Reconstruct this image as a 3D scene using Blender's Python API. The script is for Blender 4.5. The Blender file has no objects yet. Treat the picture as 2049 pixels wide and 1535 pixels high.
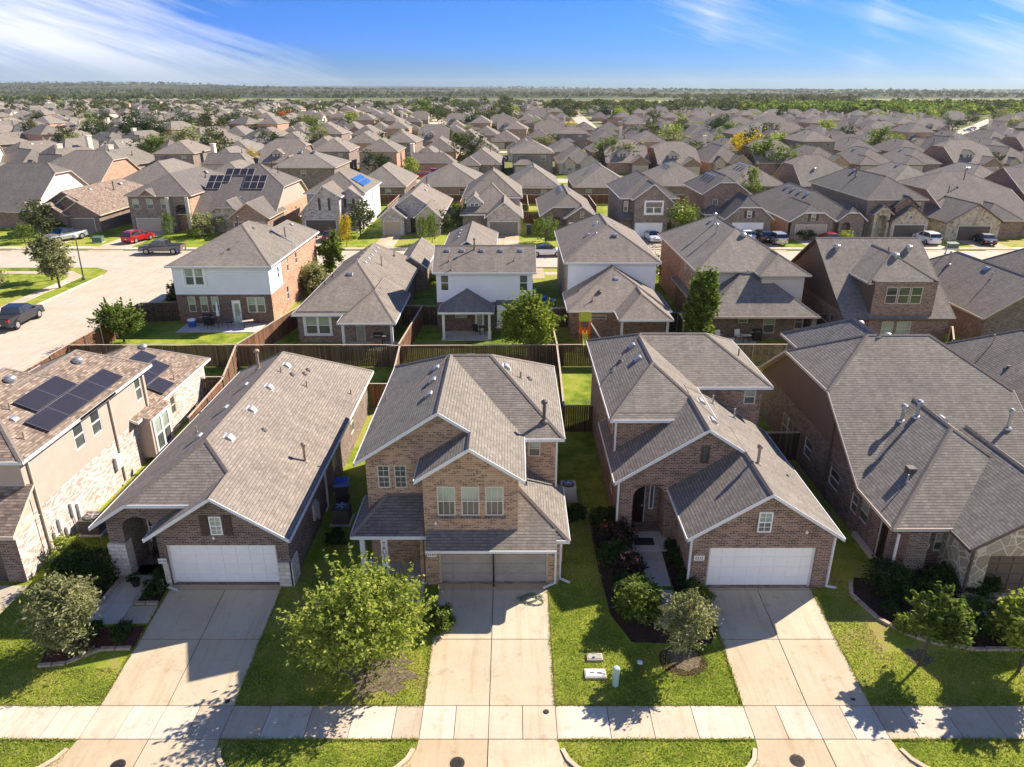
import bpy, math, random
import numpy as np
from math import radians, sin, cos, pi, tan
from mathutils import Vector
random.seed(7)
scene = bpy.context.scene
col = scene.collection

# ------------------------------------------------------------ camera
CF, CP, CH = 1460.0, radians(21.85), 20.6
cam_d = bpy.data.cameras.new('camera'); cam = bpy.data.objects.new('camera', cam_d); col.objects.link(cam)
cam.location = (0, 0, CH); cam.rotation_euler = (pi/2 - CP, 0, 0)
cam_d.sensor_width = 36.0; cam_d.lens = 36.0*CF/2049.0
cam_d.clip_start = 0.5; cam_d.clip_end = 30000
scene.camera = cam
scene.render.resolution_x = 1024; scene.render.resolution_y = 767

# ------------------------------------------------------------ sun and sky
SD = Vector((1.10, 0.77, 1.0)).normalized()          # towards the sun
sun_d = bpy.data.lights.new('sun', 'SUN'); sun = bpy.data.objects.new('sun', sun_d); col.objects.link(sun)
sun.rotation_euler = SD.to_track_quat('Z', 'Y').to_euler()
sun_d.energy = 5.0; sun_d.angle = radians(0.5); sun_d.color = (1.0, 0.88, 0.73)
world = bpy.data.worlds.new('World'); scene.world = world; world.use_nodes = True
wn = world.node_tree.nodes; wl = world.node_tree.links; wn.clear()
w_out = wn.new('ShaderNodeOutputWorld'); w_bg = wn.new('ShaderNodeBackground')
sky = wn.new('ShaderNodeTexSky'); sky.sky_type = 'NISHITA'; sky.sun_disc = False
sky.sun_elevation = math.asin(SD.z); sky.sun_rotation = math.atan2(SD.x, SD.y)
sky.air_density = 1.0; sky.dust_density = 0.35; sky.ozone_density = 3.0; sky.altitude = 200
hs = wn.new('ShaderNodeHueSaturation'); hs.inputs['Saturation'].default_value = 1.4; hs.inputs['Value'].default_value = 0.82
wl.new(sky.outputs[0], hs.inputs['Color'])
# thin cirrus: noise in direction space
tc = wn.new('ShaderNodeTexCoord')
sep = wn.new('ShaderNodeSeparateXYZ'); wl.new(tc.outputs['Generated'], sep.inputs[0])
def wmath(op, a, b=None, c=None, clamp=False):
    n = wn.new('ShaderNodeMath'); n.operation = op; n.use_clamp = clamp
    for i, v in enumerate((a, b, c)):
        if v is None: continue
        if isinstance(v, (int, float)): n.inputs[i].default_value = v
        else: wl.new(v, n.inputs[i])
    return n.outputs[0]
az = wmath('ARCTAN2', sep.outputs[0], sep.outputs[1])       # 0 = straight ahead, + right
el = wmath('ARCSINE', sep.outputs[2])
def wnoise(vec, scale, detail, rough, dist=0.0):
    n = wn.new('ShaderNodeTexNoise'); n.inputs['Scale'].default_value = scale
    n.inputs['Detail'].default_value = detail; n.inputs['Roughness'].default_value = rough
    n.inputs['Distortion'].default_value = dist
    wl.new(vec, n.inputs['Vector']); return n.outputs[0]
cv = wn.new('ShaderNodeCombineXYZ')
# streaks run down to the right
u_ = wmath('ADD', wmath('MULTIPLY', az, 3.0), wmath('MULTIPLY', el, 5.0))
v_ = wmath('SUBTRACT', wmath('MULTIPLY', el, 14.0), wmath('MULTIPLY', az, -4.0))
wl.new(u_, cv.inputs[0]); wl.new(v_, cv.inputs[1])
cn = wnoise(cv.outputs[0], 1.1, 9, 0.62, 0.35)
cn2 = wnoise(cv.outputs[0], 4.5, 6, 0.6, 0.2)
def band(center, width):      # soft window in azimuth
    return wmath('SUBTRACT', 1.0, wmath('DIVIDE', wmath('ABSOLUTE', wmath('SUBTRACT', az, center)), width), clamp=True)
# big bank at left, dropping towards the right
left = wmath('MULTIPLY', wmath('SUBTRACT', -0.12, wmath('ADD', az, wmath('MULTIPLY', el, 1.9))), 4.8, clamp=True)
right = wmath('MULTIPLY', wmath('SUBTRACT', wmath('ADD', az, wmath('MULTIPLY', el, 1.2)), 0.50), 5.0, clamp=True)
faint = wmath('ADD', wmath('MULTIPLY', band(0.24, 0.14), 0.42), wmath('MULTIPLY', band(0.42, 0.06), 0.3))
cov = wmath('ADD', wmath('ADD', left, wmath('MULTIPLY', right, 1.0)), faint)
cl = wmath('ADD', wmath('MULTIPLY', cn, 1.25), wmath('MULTIPLY', cn2, 0.55))
cl = wmath('MULTIPLY', wmath('SUBTRACT', wmath('ADD', cl, wmath('MULTIPLY', cov, 0.50)), 1.03), 2.3, clamp=True)
cl = wmath('MULTIPLY', cl, wmath('MINIMUM', wmath('MULTIPLY', cov, 2.2), 1.0), clamp=True)
cl = wmath('MULTIPLY', cl, wmath('MULTIPLY', wmath('ADD', el, 0.01), 18.0, clamp=True))
cl = wmath('MULTIPLY', cl, wmath('MULTIPLY', wmath('SUBTRACT', 0.45, el), 5.0, clamp=True))
cl = wmath('MULTIPLY', cl, wmath('MULTIPLY', wmath('SUBTRACT', 1.5, wmath('ABSOLUTE', az)), 2.0, clamp=True))
mixc = wn.new('ShaderNodeMixRGB'); mixc.inputs[2].default_value = (8.6, 9.0, 9.8, 1)
tint = wn.new('ShaderNodeValToRGB'); te = tint.color_ramp.elements
wl.new(wmath('MULTIPLY', el, 2.0, clamp=True), tint.inputs[0])
te[0].position = 0.0; te[0].color = (0.30, 0.60, 1.25, 1); te[1].position = 1.0; te[1].color = (0.75, 1.15, 1.6, 1)
e_ = te.new(0.12); e_.color = (0.235, 0.60, 1.85, 1); e_ = te.new(0.21); e_.color = (0.28, 0.66, 1.5, 1); e_ = te.new(0.45); e_.color = (0.9, 1.2, 1.6, 1)
tm_ = wn.new('ShaderNodeMixRGB'); tm_.blend_type = 'MULTIPLY'; tm_.inputs[0].default_value = 1.0
wl.new(hs.outputs[0], tm_.inputs[1]); wl.new(tint.outputs[0], tm_.inputs[2])
wl.new(cl, mixc.inputs[0]); wl.new(tm_.outputs[0], mixc.inputs[1])
# unseen broken white cloud, added behind the viewer to brighten shaded fronts
bk = wmath('MULTIPLY', wmath('SUBTRACT', wmath('MULTIPLY', sep.outputs[1], -1.0), 0.05), 2.0, clamp=True)
bn = wmath('MULTIPLY', wmath('SUBTRACT', wnoise(tc.outputs['Generated'], 2.6, 7, 0.6), 0.40), 5.0, clamp=True)
bk = wmath('MULTIPLY', wmath('MULTIPLY', bk, bn), wmath('MULTIPLY', wmath('MULTIPLY', wmath('SUBTRACT', el, 0.02), 8.0, clamp=True), wmath('MULTIPLY', wmath('SUBTRACT', 0.75, el), 4.0, clamp=True)))
mb_ = wn.new('ShaderNodeMixRGB'); mb_.inputs[2].default_value = (14.8, 14.4, 14.2, 1)
wl.new(wmath('MULTIPLY', bk, 0.95), mb_.inputs[0]); wl.new(mixc.outputs[0], mb_.inputs[1])
wl.new(mb_.outputs[0], w_bg.inputs[0]); w_bg.inputs[1].default_value = 0.05
wl.new(w_bg.outputs[0], w_out.inputs[0])
scene.view_settings.view_transform = 'Standard'; scene.view_settings.look = 'None'
scene.view_settings.exposure = 1.16; scene.view_settings.gamma = 1.0
try:
    scene.cycles.max_bounces = 6; scene.cycles.diffuse_bounces = 3; scene.cycles.transparent_max_bounces = 8
    scene.cycles.volume_bounces = 0
except Exception: pass

# ------------------------------------------------------------ helpers
def at(px, py, z=0.0):
    """ground position of a point of known height"""
    a = (px-1024.5)/CF; b = (767.5-py)/CF
    dy = cos(CP)+b*sin(CP); dz = -sin(CP)+b*cos(CP)
    t = (z-CH)/dz
    return (a*t, dy*t)
def gz(y):
    if y >= 26.9: return 0.0
    if y <= 20.64: return -0.55
    return -0.55*(26.9-y)/6.26

def tag(o, label=None, cat=None, group=None, kind=None):
    if label: o['label'] = label
    if cat: o['category'] = cat
    if group: o['group'] = group
    if kind: o['kind'] = kind
    return o
def empty(name, loc=(0,0,0), rz=0.0):
    o = bpy.data.objects.new(name, None); col.objects.link(o); o.location = loc; o.rotation_euler = (0,0,rz)
    o.empty_display_size = 0.2
    return o
def copy_tree(o, parent=None):
    c = o.copy(); col.objects.link(c)
    c.parent = parent
    for ch in o.children: copy_tree(ch, c)
    return c

class MB:
    def __init__(s): s.v = []; s.f = []; s.m = []
    def poly(s, pts, mi=0):
        i = len(s.v); s.v += [tuple(p) for p in pts]; s.f.append(list(range(i, i+len(pts)))); s.m.append(mi)
    def box(s, x0, x1, y0, y1, z0, z1, mi=0, skip=''):
        if x0 > x1: x0, x1 = x1, x0
        if y0 > y1: y0, y1 = y1, y0
        if z0 > z1: z0, z1 = z1, z0
        P = [(x0,y0,z0),(x1,y0,z0),(x1,y1,z0),(x0,y1,z0),(x0,y0,z1),(x1,y0,z1),(x1,y1,z1),(x0,y1,z1)]
        i = len(s.v); s.v += P
        for n, q in (('b',(0,3,2,1)),('t',(4,5,6,7)),('f',(0,1,5,4)),('r',(1,2,6,5)),('k',(2,3,7,6)),('l',(3,0,4,7))):
            if n in skip: continue
            s.f.append([i+k for k in q]); s.m.append(mi)
    def obox(s, P, ax, ay, az_, mi=0):
        """box from a corner and three edge vectors"""
        P = Vector(P); ax = Vector(ax); ay = Vector(ay); az_ = Vector(az_)
        c = [P, P+ax, P+ax+ay, P+ay]; c += [q+az_ for q in c]
        i = len(s.v); s.v += [tuple(q) for q in c]
        for q in ((0,3,2,1),(4,5,6,7),(0,1,5,4),(1,2,6,5),(2,3,7,6),(3,0,4,7)):
            s.f.append([i+k for k in q]); s.m.append(mi)
    def tube(s, p, q, r0, r1=None, n=8, mi=0, cap=True):
        p = Vector(p); q = Vector(q); r1 = r0 if r1 is None else r1
        d = (q-p).normalized(); a = d.orthogonal().normalized(); b = d.cross(a)
        i = len(s.v)
        for c, r in ((p, r0), (q, r1)):
            for k in range(n):
                t = 2*pi*k/n; s.v.append(tuple(c + a*(r*cos(t)) + b*(r*sin(t))))
        for k in range(n):
            k2 = (k+1) % n; s.f.append([i+k, i+k2, i+n+k2, i+n+k]); s.m.append(mi)
        if cap:
            s.f.append([i+k for k in range(n)][::-1]); s.m.append(mi)
            s.f.append([i+n+k for k in range(n)]); s.m.append(mi)
    def lathe(s, c, prof, n=16, mi=0):
        c = Vector(c); i = len(s.v)
        for r, z in prof:
            for k in range(n):
                t = 2*pi*k/n; s.v.append((c.x+r*cos(t), c.y+r*sin(t), c.z+z))
        for j in range(len(prof)-1):
            for k in range(n):
                k2 = (k+1) % n
                s.f.append([i+j*n+k, i+j*n+k2, i+(j+1)*n+k2, i+(j+1)*n+k]); s.m.append(mi)
        s.f.append([i+(len(prof)-1)*n+k for k in range(n)]); s.m.append(mi)
    def build(s, name, mats, parent=None, origin=(0,0,0), smooth=False):
        if not isinstance(mats, (list, tuple)): mats = [mats]
        me = bpy.data.meshes.new(name)
        o0 = Vector(origin)
        me.from_pydata([(x-o0.x, y-o0.y, z-o0.z) for x, y, z in s.v], [], s.f)
        for m in mats: me.materials.append(m)
        me.polygons.foreach_set('material_index', s.m)
        if smooth: me.polygons.foreach_set('use_smooth', [True]*len(s.f))
        me.update()
        uvl = me.uv_layers.new(name='UVMap')
        Z = Vector((0,0,1))
        uv = np.empty(len(me.loops)*2, dtype=np.float32)
        for p in me.polygons:
            n = p.normal
            if abs(n.z) > 0.999:
                for li in p.loop_indices:
                    c = s.v[me.loops[li].vertex_index]; uv[2*li] = c[0]; uv[2*li+1] = c[1]
            else:
                t = Z.cross(n).normalized(); b = n.cross(t)
                for li in p.loop_indices:
                    c = Vector(s.v[me.loops[li].vertex_index]); uv[2*li] = c.dot(t); uv[2*li+1] = c.dot(b)
        uvl.data.foreach_set('uv', uv)
        o = bpy.data.objects.new(name, me); col.objects.link(o)
        if parent is not None: o.parent = parent
        else: o.location = origin
        return o

def np_mesh(name, verts, quads, mat, parent=None, n=4):
    me = bpy.data.meshes.new(name)
    nv = len(verts); nf = len(quads)
    me.vertices.add(nv); me.vertices.foreach_set('co', np.asarray(verts, dtype=np.float32).ravel())
    me.loops.add(nf*n); me.loops.foreach_set('vertex_index', np.asarray(quads, dtype=np.int32).ravel())
    me.polygons.add(nf); me.polygons.foreach_set('loop_start', np.arange(0, nf*n, n, dtype=np.int32))
    me.polygons.foreach_set('loop_total', np.full(nf, n, dtype=np.int32))
    me.update(calc_edges=True); me.materials.append(mat)
    o = bpy.data.objects.new(name, me); col.objects.link(o)
    if parent is not None: o.parent = parent
    return o

# ------------------------------------------------------------ materials
class NT:
    def __init__(s, name, rough=0.85, spec=0.25):
        s.m = bpy.data.materials.new(name); s.m.use_nodes = True
        s.n = s.m.node_tree.nodes; s.l = s.m.node_tree.links
        s.b = s.n['Principled BSDF']; s.b.inputs['Roughness'].default_value = rough
        s.b.inputs['Specular IOR Level'].default_value = spec
    def new(s, t, **kw):
        n = s.n.new(t)
        for k, v in kw.items(): setattr(n, k, v)
        return n
    def set(s, node, **kw):
        for k, v in kw.items():
            k = k.replace('_', ' ')
            if hasattr(v, 'is_output') or hasattr(v, 'links'): s.l.new(v, node.inputs[k])
            else: node.inputs[k].default_value = v
        return node
    def uv(s): return s.new('ShaderNodeUVMap').outputs[0]
    def obj(s): return s.new('ShaderNodeTexCoord').outputs['Object']
    def pos(s): return s.new('ShaderNodeNewGeometry').outputs['Position']
    def noise(s, vec, scale, detail=4, rough=0.55, dist=0):
        n = s.new('ShaderNodeTexNoise'); s.l.new(vec, n.inputs['Vector'])
        n.inputs['Scale'].default_value = scale; n.inputs['Detail'].default_value = detail
        n.inputs['Roughness'].default_value = rough; n.inputs['Distortion'].default_value = dist
        return n.outputs[0]
    def math(s, op, a, b=None, clamp=False, c=None):
        n = s.new('ShaderNodeMath', operation=op, use_clamp=clamp)
        for i, v in enumerate((a, b, c)):
            if v is None: continue
            if isinstance(v, (int, float)): n.inputs[i].default_value = v
            else: s.l.new(v, n.inputs[i])
        return n.outputs[0]
    def mix(s, f, a, b, mode='MIX'):
        n = s.new('ShaderNodeMixRGB', blend_type=mode)
        for i, v in enumerate((f, a, b)):
            if isinstance(v, (int, float)): n.inputs[i].default_value = v
            elif isinstance(v, tuple): n.inputs[i].default_value = v if len(v) == 4 else v+(1,)
            else: s.l.new(v, n.inputs[i])
        return n.outputs[0]
    def ramp(s, f, stops):
        n = s.new('ShaderNodeValToRGB'); s.l.new(f, n.inputs[0]); e = n.color_ramp.elements
        while len(e) < len(stops): e.new(0.5)
        for k, (p, c) in enumerate(stops): e[k].position = p; e[k].color = c if len(c) == 4 else tuple(c)+(1,)
        return n.outputs[0]
    def bump(s, h, strength=0.4, dist=0.02):
        n = s.new('ShaderNodeBump'); n.inputs['Strength'].default_value = strength; n.inputs['Distance'].default_value = dist
        s.l.new(h, n.inputs['Height']); s.l.new(n.outputs[0], s.b.inputs['Normal'])
    def base(s, c):
        if isinstance(c, tuple): s.b.inputs['Base Color'].default_value = c if len(c) == 4 else c+(1,)
        else: s.l.new(c, s.b.inputs['Base Color'])
        return s.m
def k3(c, f): return tuple(min(1, x*f) for x in c)

def shingle(name, c, spread=0.12, row=0.145, warm=None):
    t = NT(name, 0.95, 0.15); uv = t.uv()
    br = t.new('ShaderNodeTexBrick'); t.l.new(uv, br.inputs['Vector'])
    t.set(br, Color1=k3(c, 1-spread)+(1,), Color2=k3(c, 1+spread)+(1,), Mortar=k3(c, 0.72)+(1,), Scale=1.0,
          Mortar_Size=0.008, Mortar_Smooth=0.1, Bias=0.0, Brick_Width=0.31, Row_Height=row)
    br.offset = 0.37; br.squash = 1.0
    br2 = t.new('ShaderNodeTexBrick'); t.l.new(uv, br2.inputs['Vector'])
    t.set(br2, Color1=(0.90,0.90,0.90,1), Color2=(1.09,1.08,1.07,1) if warm is None else warm+(1,), Mortar=(1,1,1,1), Scale=1.0,
          Mortar_Size=0.0, Bias=0.0, Brick_Width=0.17, Row_Height=row)
    br2.offset = 0.61
    cc = t.mix(1.0, br.outputs[0], br2.outputs[0], 'MULTIPLY')
    st = t.ramp(t.noise(uv, 0.35, 5, 0.6), [(0.3, (0.90,0.90,0.91)), (0.7, (1.09,1.08,1.07))])
    cc = t.mix(1.0, cc, st, 'MULTIPLY')
    mp = t.new('ShaderNodeMapping'); t.l.new(uv, mp.inputs[0]); mp.inputs['Scale'].default_value = (1.6, 0.12, 1)
    cc = t.mix(1.0, cc, t.ramp(t.noise(mp.outputs[0], 1.0, 5, 0.7), [(0.4, (1.05,1.05,1.05)), (0.7, (0.84,0.84,0.85))]), 'MULTIPLY')
    gr = t.ramp(t.noise(uv, 60, 2, 0.5), [(0.3, (0.8,0.8,0.8)), (0.7, (1.2,1.2,1.2))])
    cc = t.mix(1.0, cc, gr, 'MULTIPLY')
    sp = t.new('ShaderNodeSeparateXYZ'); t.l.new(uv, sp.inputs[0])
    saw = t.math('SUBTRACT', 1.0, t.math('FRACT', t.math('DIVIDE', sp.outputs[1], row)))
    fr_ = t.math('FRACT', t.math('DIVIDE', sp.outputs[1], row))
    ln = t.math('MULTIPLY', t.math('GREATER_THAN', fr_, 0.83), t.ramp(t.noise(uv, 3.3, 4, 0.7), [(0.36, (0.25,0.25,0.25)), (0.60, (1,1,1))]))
    cc = t.mix(t.math('MULTIPLY', ln, 0.85), cc, k3(c, 0.22))  # shadow line under each shingle course, painted into the colour
    tab = t.math('ADD', t.math('MULTIPLY', saw, 0.75), t.math('MULTIPLY', t.noise(uv, 9, 3), 0.5))
    t.bump(tab, 0.9, 0.02)
    return t.base(cc)
def brick(name, a, b, c, mortar, scale=1.0):
    t = NT(name, 0.9, 0.2); uv = t.uv()
    br = t.new('ShaderNodeTexBrick'); t.l.new(uv, br.inputs['Vector'])
    t.set(br, Color1=a+(1,), Color2=b+(1,), Mortar=mortar+(1,), Scale=scale, Mortar_Size=0.009, Mortar_Smooth=0.1,
          Bias=-0.1, Brick_Width=0.235, Row_Height=0.088)
    w = t.new('ShaderNodeTexWhiteNoise', noise_dimensions='2D')
    sp = t.new('ShaderNodeSeparateXYZ'); t.l.new(uv, sp.inputs[0])
    cx = t.new('ShaderNodeCombineXYZ')
    rowi = t.math('FLOOR', t.math('DIVIDE', sp.outputs[1], 0.088))
    t.l.new(t.math('FLOOR', t.math('ADD', t.math('DIVIDE', sp.outputs[0], 0.235), t.math('MULTIPLY', rowi, 0.5))), cx.inputs[0])
    t.l.new(rowi, cx.inputs[1]); t.l.new(cx.outputs[0], w.inputs['Vector'])
    f = t.math('GREATER_THAN', w.outputs[0], 0.72)
    f = t.math('MULTIPLY', f, t.math('SUBTRACT', 1.0, br.outputs['Fac']))
    cc = t.mix(f, br.outputs[0], c)
    v = t.ramp(t.noise(uv, 0.9, 5, 0.65), [(0.3, (0.8,0.8,0.8)), (0.7, (1.15,1.15,1.15))])
    cc = t.mix(1.0, cc, v, 'MULTIPLY')
    t.bump(t.math('SUBTRACT', 1.0, br.outputs['Fac']), 0.5, 0.012)
    return t.base(cc)
def siding(name, c):
    t = NT(name, 0.6, 0.3); uv = t.uv()
    sp = t.new('ShaderNodeSeparateXYZ'); t.l.new(uv, sp.inputs[0])
    fr = t.math('FRACT', t.math('DIVIDE', sp.outputs[1], 0.19))
    saw = t.math('SUBTRACT', 1.0, fr)
    t.bump(saw, 0.8, 0.03)
    v = t.ramp(t.noise(uv, 0.6, 5, 0.65), [(0.3, k3(c, 0.9)), (0.7, c)])
    return t.base(v)
def plain(name, c, rough=0.6, spec=0.3, var=0.1, scale=3.0, metal=0.0, bump=0.0):
    t = NT(name, rough, spec); t.b.inputs['Metallic'].default_value = metal
    v = t.ramp(t.noise(t.pos(), scale, 5, 0.65), [(0.3, k3(c, 1-var)), (0.7, k3(c, 1+var))])
    if bump: t.bump(t.noise(t.pos(), scale*14, 3), bump, 0.01)
    return t.base(v)
def stonework(name, tones, mortar, scale=2.6):
    t = NT(name, 0.9, 0.2); uv = t.uv()
    vo = t.new('ShaderNodeTexVoronoi', feature='DISTANCE_TO_EDGE'); t.l.new(uv, vo.inputs['Vector']); vo.inputs['Scale'].default_value = scale
    v2 = t.new('ShaderNodeTexVoronoi'); t.l.new(uv, v2.inputs['Vector']); v2.inputs['Scale'].default_value = scale
    bw = t.new('ShaderNodeSeparateXYZ'); t.l.new(v2.outputs['Color'], bw.inputs[0])
    c = t.ramp(bw.outputs[0], [(i/(len(tones)-1), x) for i, x in enumerate(tones)])
    nz = t.ramp(t.noise(uv, 7, 5, 0.65), [(0.3, (0.8,0.8,0.8)), (0.7, (1.15,1.15,1.15))])
    c = t.mix(1.0, c, nz, 'MULTIPLY')
    e = t.math('GREATER_THAN', vo.outputs[0], 0.045)
    t.bump(e, 0.6, 0.02)
    return t.base(t.mix(e, mortar, c))
def leafmat(name, a, b, c=None, transl=0.35):
    t = NT(name, 0.75, 0.08)
    g = t.new('ShaderNodeNewGeometry')
    n = t.noise(t.obj(), 0.9, 3, 0.6)
    f = t.math('ADD', t.math('MULTIPLY', g.outputs['Random Per Island'], 0.55), t.math('MULTIPLY', n, 0.55))
    cc = t.ramp(f, [(0.2, a), (0.55, b), (0.9, c or k3(b, 1.35))])
    t.base(cc)
    tr = t.new('ShaderNodeBsdfTranslucent'); t.l.new(t.mix(1.0, cc, (1.35, 1.45, 0.8), 'MULTIPLY'), tr.inputs[0])
    mx = t.new('ShaderNodeMixShader'); mx.inputs[0].default_value = transl
    t.l.new(t.b.outputs[0], mx.inputs[1]); t.l.new(tr.outputs[0], mx.inputs[2])
    t.l.new(mx.outputs[0], t.n['Material Output'].inputs[0])
    return t.m
def concrete(name, c, stain=(0.30, 0.20, 0.11), amt=0.5, rnd=True):
    t = NT(name, 0.9, 0.2); p = t.pos()
    v = t.ramp(t.noise(p, 0.45, 6, 0.65), [(0.25, k3(c, 0.86)), (0.5, c), (0.75, k3(c, 1.1))])
    s = t.ramp(t.noise(p, 0.22, 5, 0.7, 0.6), [(0.45, (0,0,0)), (0.72, (1,1,1))])
    v = t.mix(t.math('MULTIPLY', s, amt), v, tuple((x+y)/2 for x, y in zip(c, stain)))
    if rnd:
        g = t.new('ShaderNodeNewGeometry')
        q = t.ramp(g.outputs['Random Per Island'], [(0.0, (0.80,0.78,0.76)), (0.3, (0.97,0.92,0.85)), (0.6, (1.0,1.0,1.0)), (1.0, (1.08,1.10,1.14))])
        v = t.mix(1.0, v, q, 'MULTIPLY')
    fn = t.ramp(t.noise(p, 14, 4, 0.7), [(0.3, (0.93,0.93,0.93)), (0.7, (1.05,1.05,1.05))])
    v = t.mix(1.0, v, fn, 'MULTIPLY')
    dk = t.ramp(t.noise(p, 1.7, 6, 0.75), [(0.56, (1,1,1)), (0.74, (0.74,0.70,0.66))])
    mp = t.new('ShaderNodeMapping'); t.l.new(p, mp.inputs[0]); mp.inputs['Scale'].default_value = (3.2, 0.22, 1)
    tr_ = t.ramp(t.noise(mp.outputs[0], 1.0, 5, 0.7), [(0.5, (1,1,1)), (0.72, (0.86,0.80,0.72))]); v = t.mix(1.0, v, tr_, 'MULTIPLY')
    v = t.mix(1.0, v, dk, 'MULTIPLY')
    t.bump(t.noise(p, 30, 3), 0.15, 0.01)
    return t.base(v)
def ashlar(name):
    t = NT(name, 0.9, 0.2); uv = t.uv(); br = t.new('ShaderNodeTexBrick'); t.l.new(uv, br.inputs['Vector'])
    t.set(br, Color1=(0.60,0.55,0.48,1), Color2=(0.78,0.75,0.69,1), Mortar=(0.38,0.34,0.30,1), Scale=1.0, Mortar_Size=0.012, Bias=0.0, Brick_Width=0.42, Row_Height=0.2)
    t.bump(t.math('SUBTRACT', 1.0, br.outputs['Fac']), 0.6, 0.015)
    return t.base(t.mix(1.0, br.outputs[0], t.ramp(t.noise(uv, 6, 5, 0.7), [(0.3, (0.85,0.85,0.85)), (0.7, (1.1,1.1,1.1))]), 'MULTIPLY'))
def wood(name, a, b, step=0.14):
    t = NT(name, 0.9, 0.15); uv = t.uv()
    sp = t.new('ShaderNodeSeparateXYZ'); t.l.new(uv, sp.inputs[0])
    w = t.new('ShaderNodeTexWhiteNoise', noise_dimensions='1D'); t.l.new(t.math('FLOOR', t.math('DIVIDE', sp.outputs[0], step)), w.inputs['W'])
    mp = t.new('ShaderNodeMapping'); t.l.new(uv, mp.inputs[0]); mp.inputs['Scale'].default_value = (8, 0.9, 1)
    g = t.noise(mp.outputs[0], 1.0, 5, 0.7)
    f = t.math('ADD', t.math('MULTIPLY', w.outputs[0], 0.55), t.math('MULTIPLY', g, 0.6))
    c = t.ramp(f, [(0.15, k3(a, 0.6)), (0.5, a), (0.9, b)])
    wf = t.ramp(t.noise(uv, 0.25, 4, 0.6), [(0.35, (0.75,0.75,0.78)), (0.65, (1.15,1.1,1.05))])
    return t.base(t.mix(1.0, c, wf, 'MULTIPLY'))

M = {}
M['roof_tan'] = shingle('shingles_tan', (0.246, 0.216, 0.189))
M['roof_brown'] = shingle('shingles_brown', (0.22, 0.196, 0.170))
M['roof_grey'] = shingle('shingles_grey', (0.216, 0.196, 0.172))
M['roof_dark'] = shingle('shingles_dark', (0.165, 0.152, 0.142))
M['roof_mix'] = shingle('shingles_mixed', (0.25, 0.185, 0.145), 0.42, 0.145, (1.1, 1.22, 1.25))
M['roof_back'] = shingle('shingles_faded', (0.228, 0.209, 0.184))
M['cap'] = plain('ridge_cap_shingle', (0.19, 0.165, 0.145), 0.95, 0.1, 0.2, 9)
M['brick_dark'] = brick('brick_dark', (0.155,0.105,0.087), (0.225,0.165,0.135), (0.095,0.065,0.058), (0.36,0.32,0.285))
M['brick_deep'] = brick('brick_deep_brown', (0.13,0.078,0.06), (0.19,0.125,0.098), (0.08,0.05,0.043), (0.27,0.235,0.205))  # deeper brown brick of the lower back walls
M['brick_tan'] = brick('brick_tan', (0.38,0.225,0.14), (0.48,0.32,0.215), (0.22,0.135,0.10), (0.48,0.41,0.33))
M['brick_red'] = brick('brick_brown_red', (0.22,0.125,0.092), (0.32,0.205,0.155), (0.13,0.08,0.068), (0.42,0.37,0.32))
M['brick_orange'] = brick('brick_orange', (0.44,0.21,0.125), (0.55,0.32,0.21), (0.30,0.15,0.10), (0.55,0.46,0.38))
M['brick_white'] = brick('brick_whitewashed', (0.52,0.44,0.40), (0.64,0.58,0.54), (0.38,0.26,0.21), (0.62,0.58,0.55))
M['brick_pale'] = brick('brick_pale_grey', (0.40,0.34,0.33), (0.58,0.53,0.51), (0.24,0.20,0.20), (0.60,0.56,0.53))
M['brick_grey'] = brick('brick_grey_brown', (0.20,0.155,0.13), (0.29,0.235,0.20), (0.13,0.095,0.085), (0.36,0.32,0.28))
M['siding_white'] = siding('siding_white', (0.78, 0.80, 0.82))
M['siding_beige'] = siding('siding_beige', (0.52, 0.49, 0.45))
M['stucco_beige'] = plain('stucco_beige', (0.43, 0.355, 0.305), 0.9, 0.1, 0.06, 1.5, 0, 0.2)
M['stucco_cream'] = plain('stucco_cream', (0.72, 0.63, 0.52), 0.9, 0.1, 0.05, 1.5, 0, 0.2)
M['stucco_brown'] = plain('stucco_brown', (0.165, 0.115, 0.085), 0.9, 0.1, 0.08, 1.2, 0, 0.2)
M['stone_white'] = stonework('stone_white', [(0.62,0.57,0.50),(0.74,0.70,0.64),(0.66,0.60,0.52),(0.8,0.77,0.72)], (0.50,0.46,0.40), 2.0)
M['stone_cream'] = stonework('stone_cream', [(0.34,0.28,0.21),(0.42,0.37,0.28),(0.30,0.25,0.19),(0.46,0.40,0.31)], (0.62,0.56,0.46), 1.9)
M['stone_multi'] = stonework('stone_multi', [(0.24,0.18,0.13),(0.48,0.43,0.34),(0.55,0.49,0.39),(0.30,0.24,0.18)], (0.45,0.40,0.32), 3.0)
M['ashlar'] = ashlar('white_stone_blocks')
M['mulch_dry'] = plain('dry_mulch', (0.17, 0.13, 0.105), 0.95, 0.05, 0.5, 8, 0, 0.9)
M['trim_white'] = plain('trim_white', (0.66, 0.67, 0.68), 0.5, 0.3, 0.04)
M['trim_tan'] = plain('trim_tan', (0.50, 0.43, 0.36), 0.6, 0.3, 0.06)
M['trim_brown'] = plain('trim_brown', (0.13, 0.095, 0.075), 0.6, 0.3, 0.06)
M['door_white'] = plain('garage_white', (0.88, 0.87, 0.87), 0.45, 0.35, 0.03)
M['door_tan'] = plain('garage_tan', (0.44, 0.37, 0.31), 0.5, 0.3, 0.04)
M['door_screen'] = plain('garage_screen', (0.34, 0.31, 0.29), 0.7, 0.1, 0.15, 0.8)
M['door_brown'] = plain('garage_brown', (0.12, 0.095, 0.08), 0.5, 0.3, 0.06)
M['door_grey'] = plain('garage_grey', (0.20, 0.18, 0.17), 0.5, 0.3, 0.05)
M['door_dark'] = plain('door_dark', (0.028, 0.016, 0.014), 0.35, 0.4, 0.2)
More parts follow.
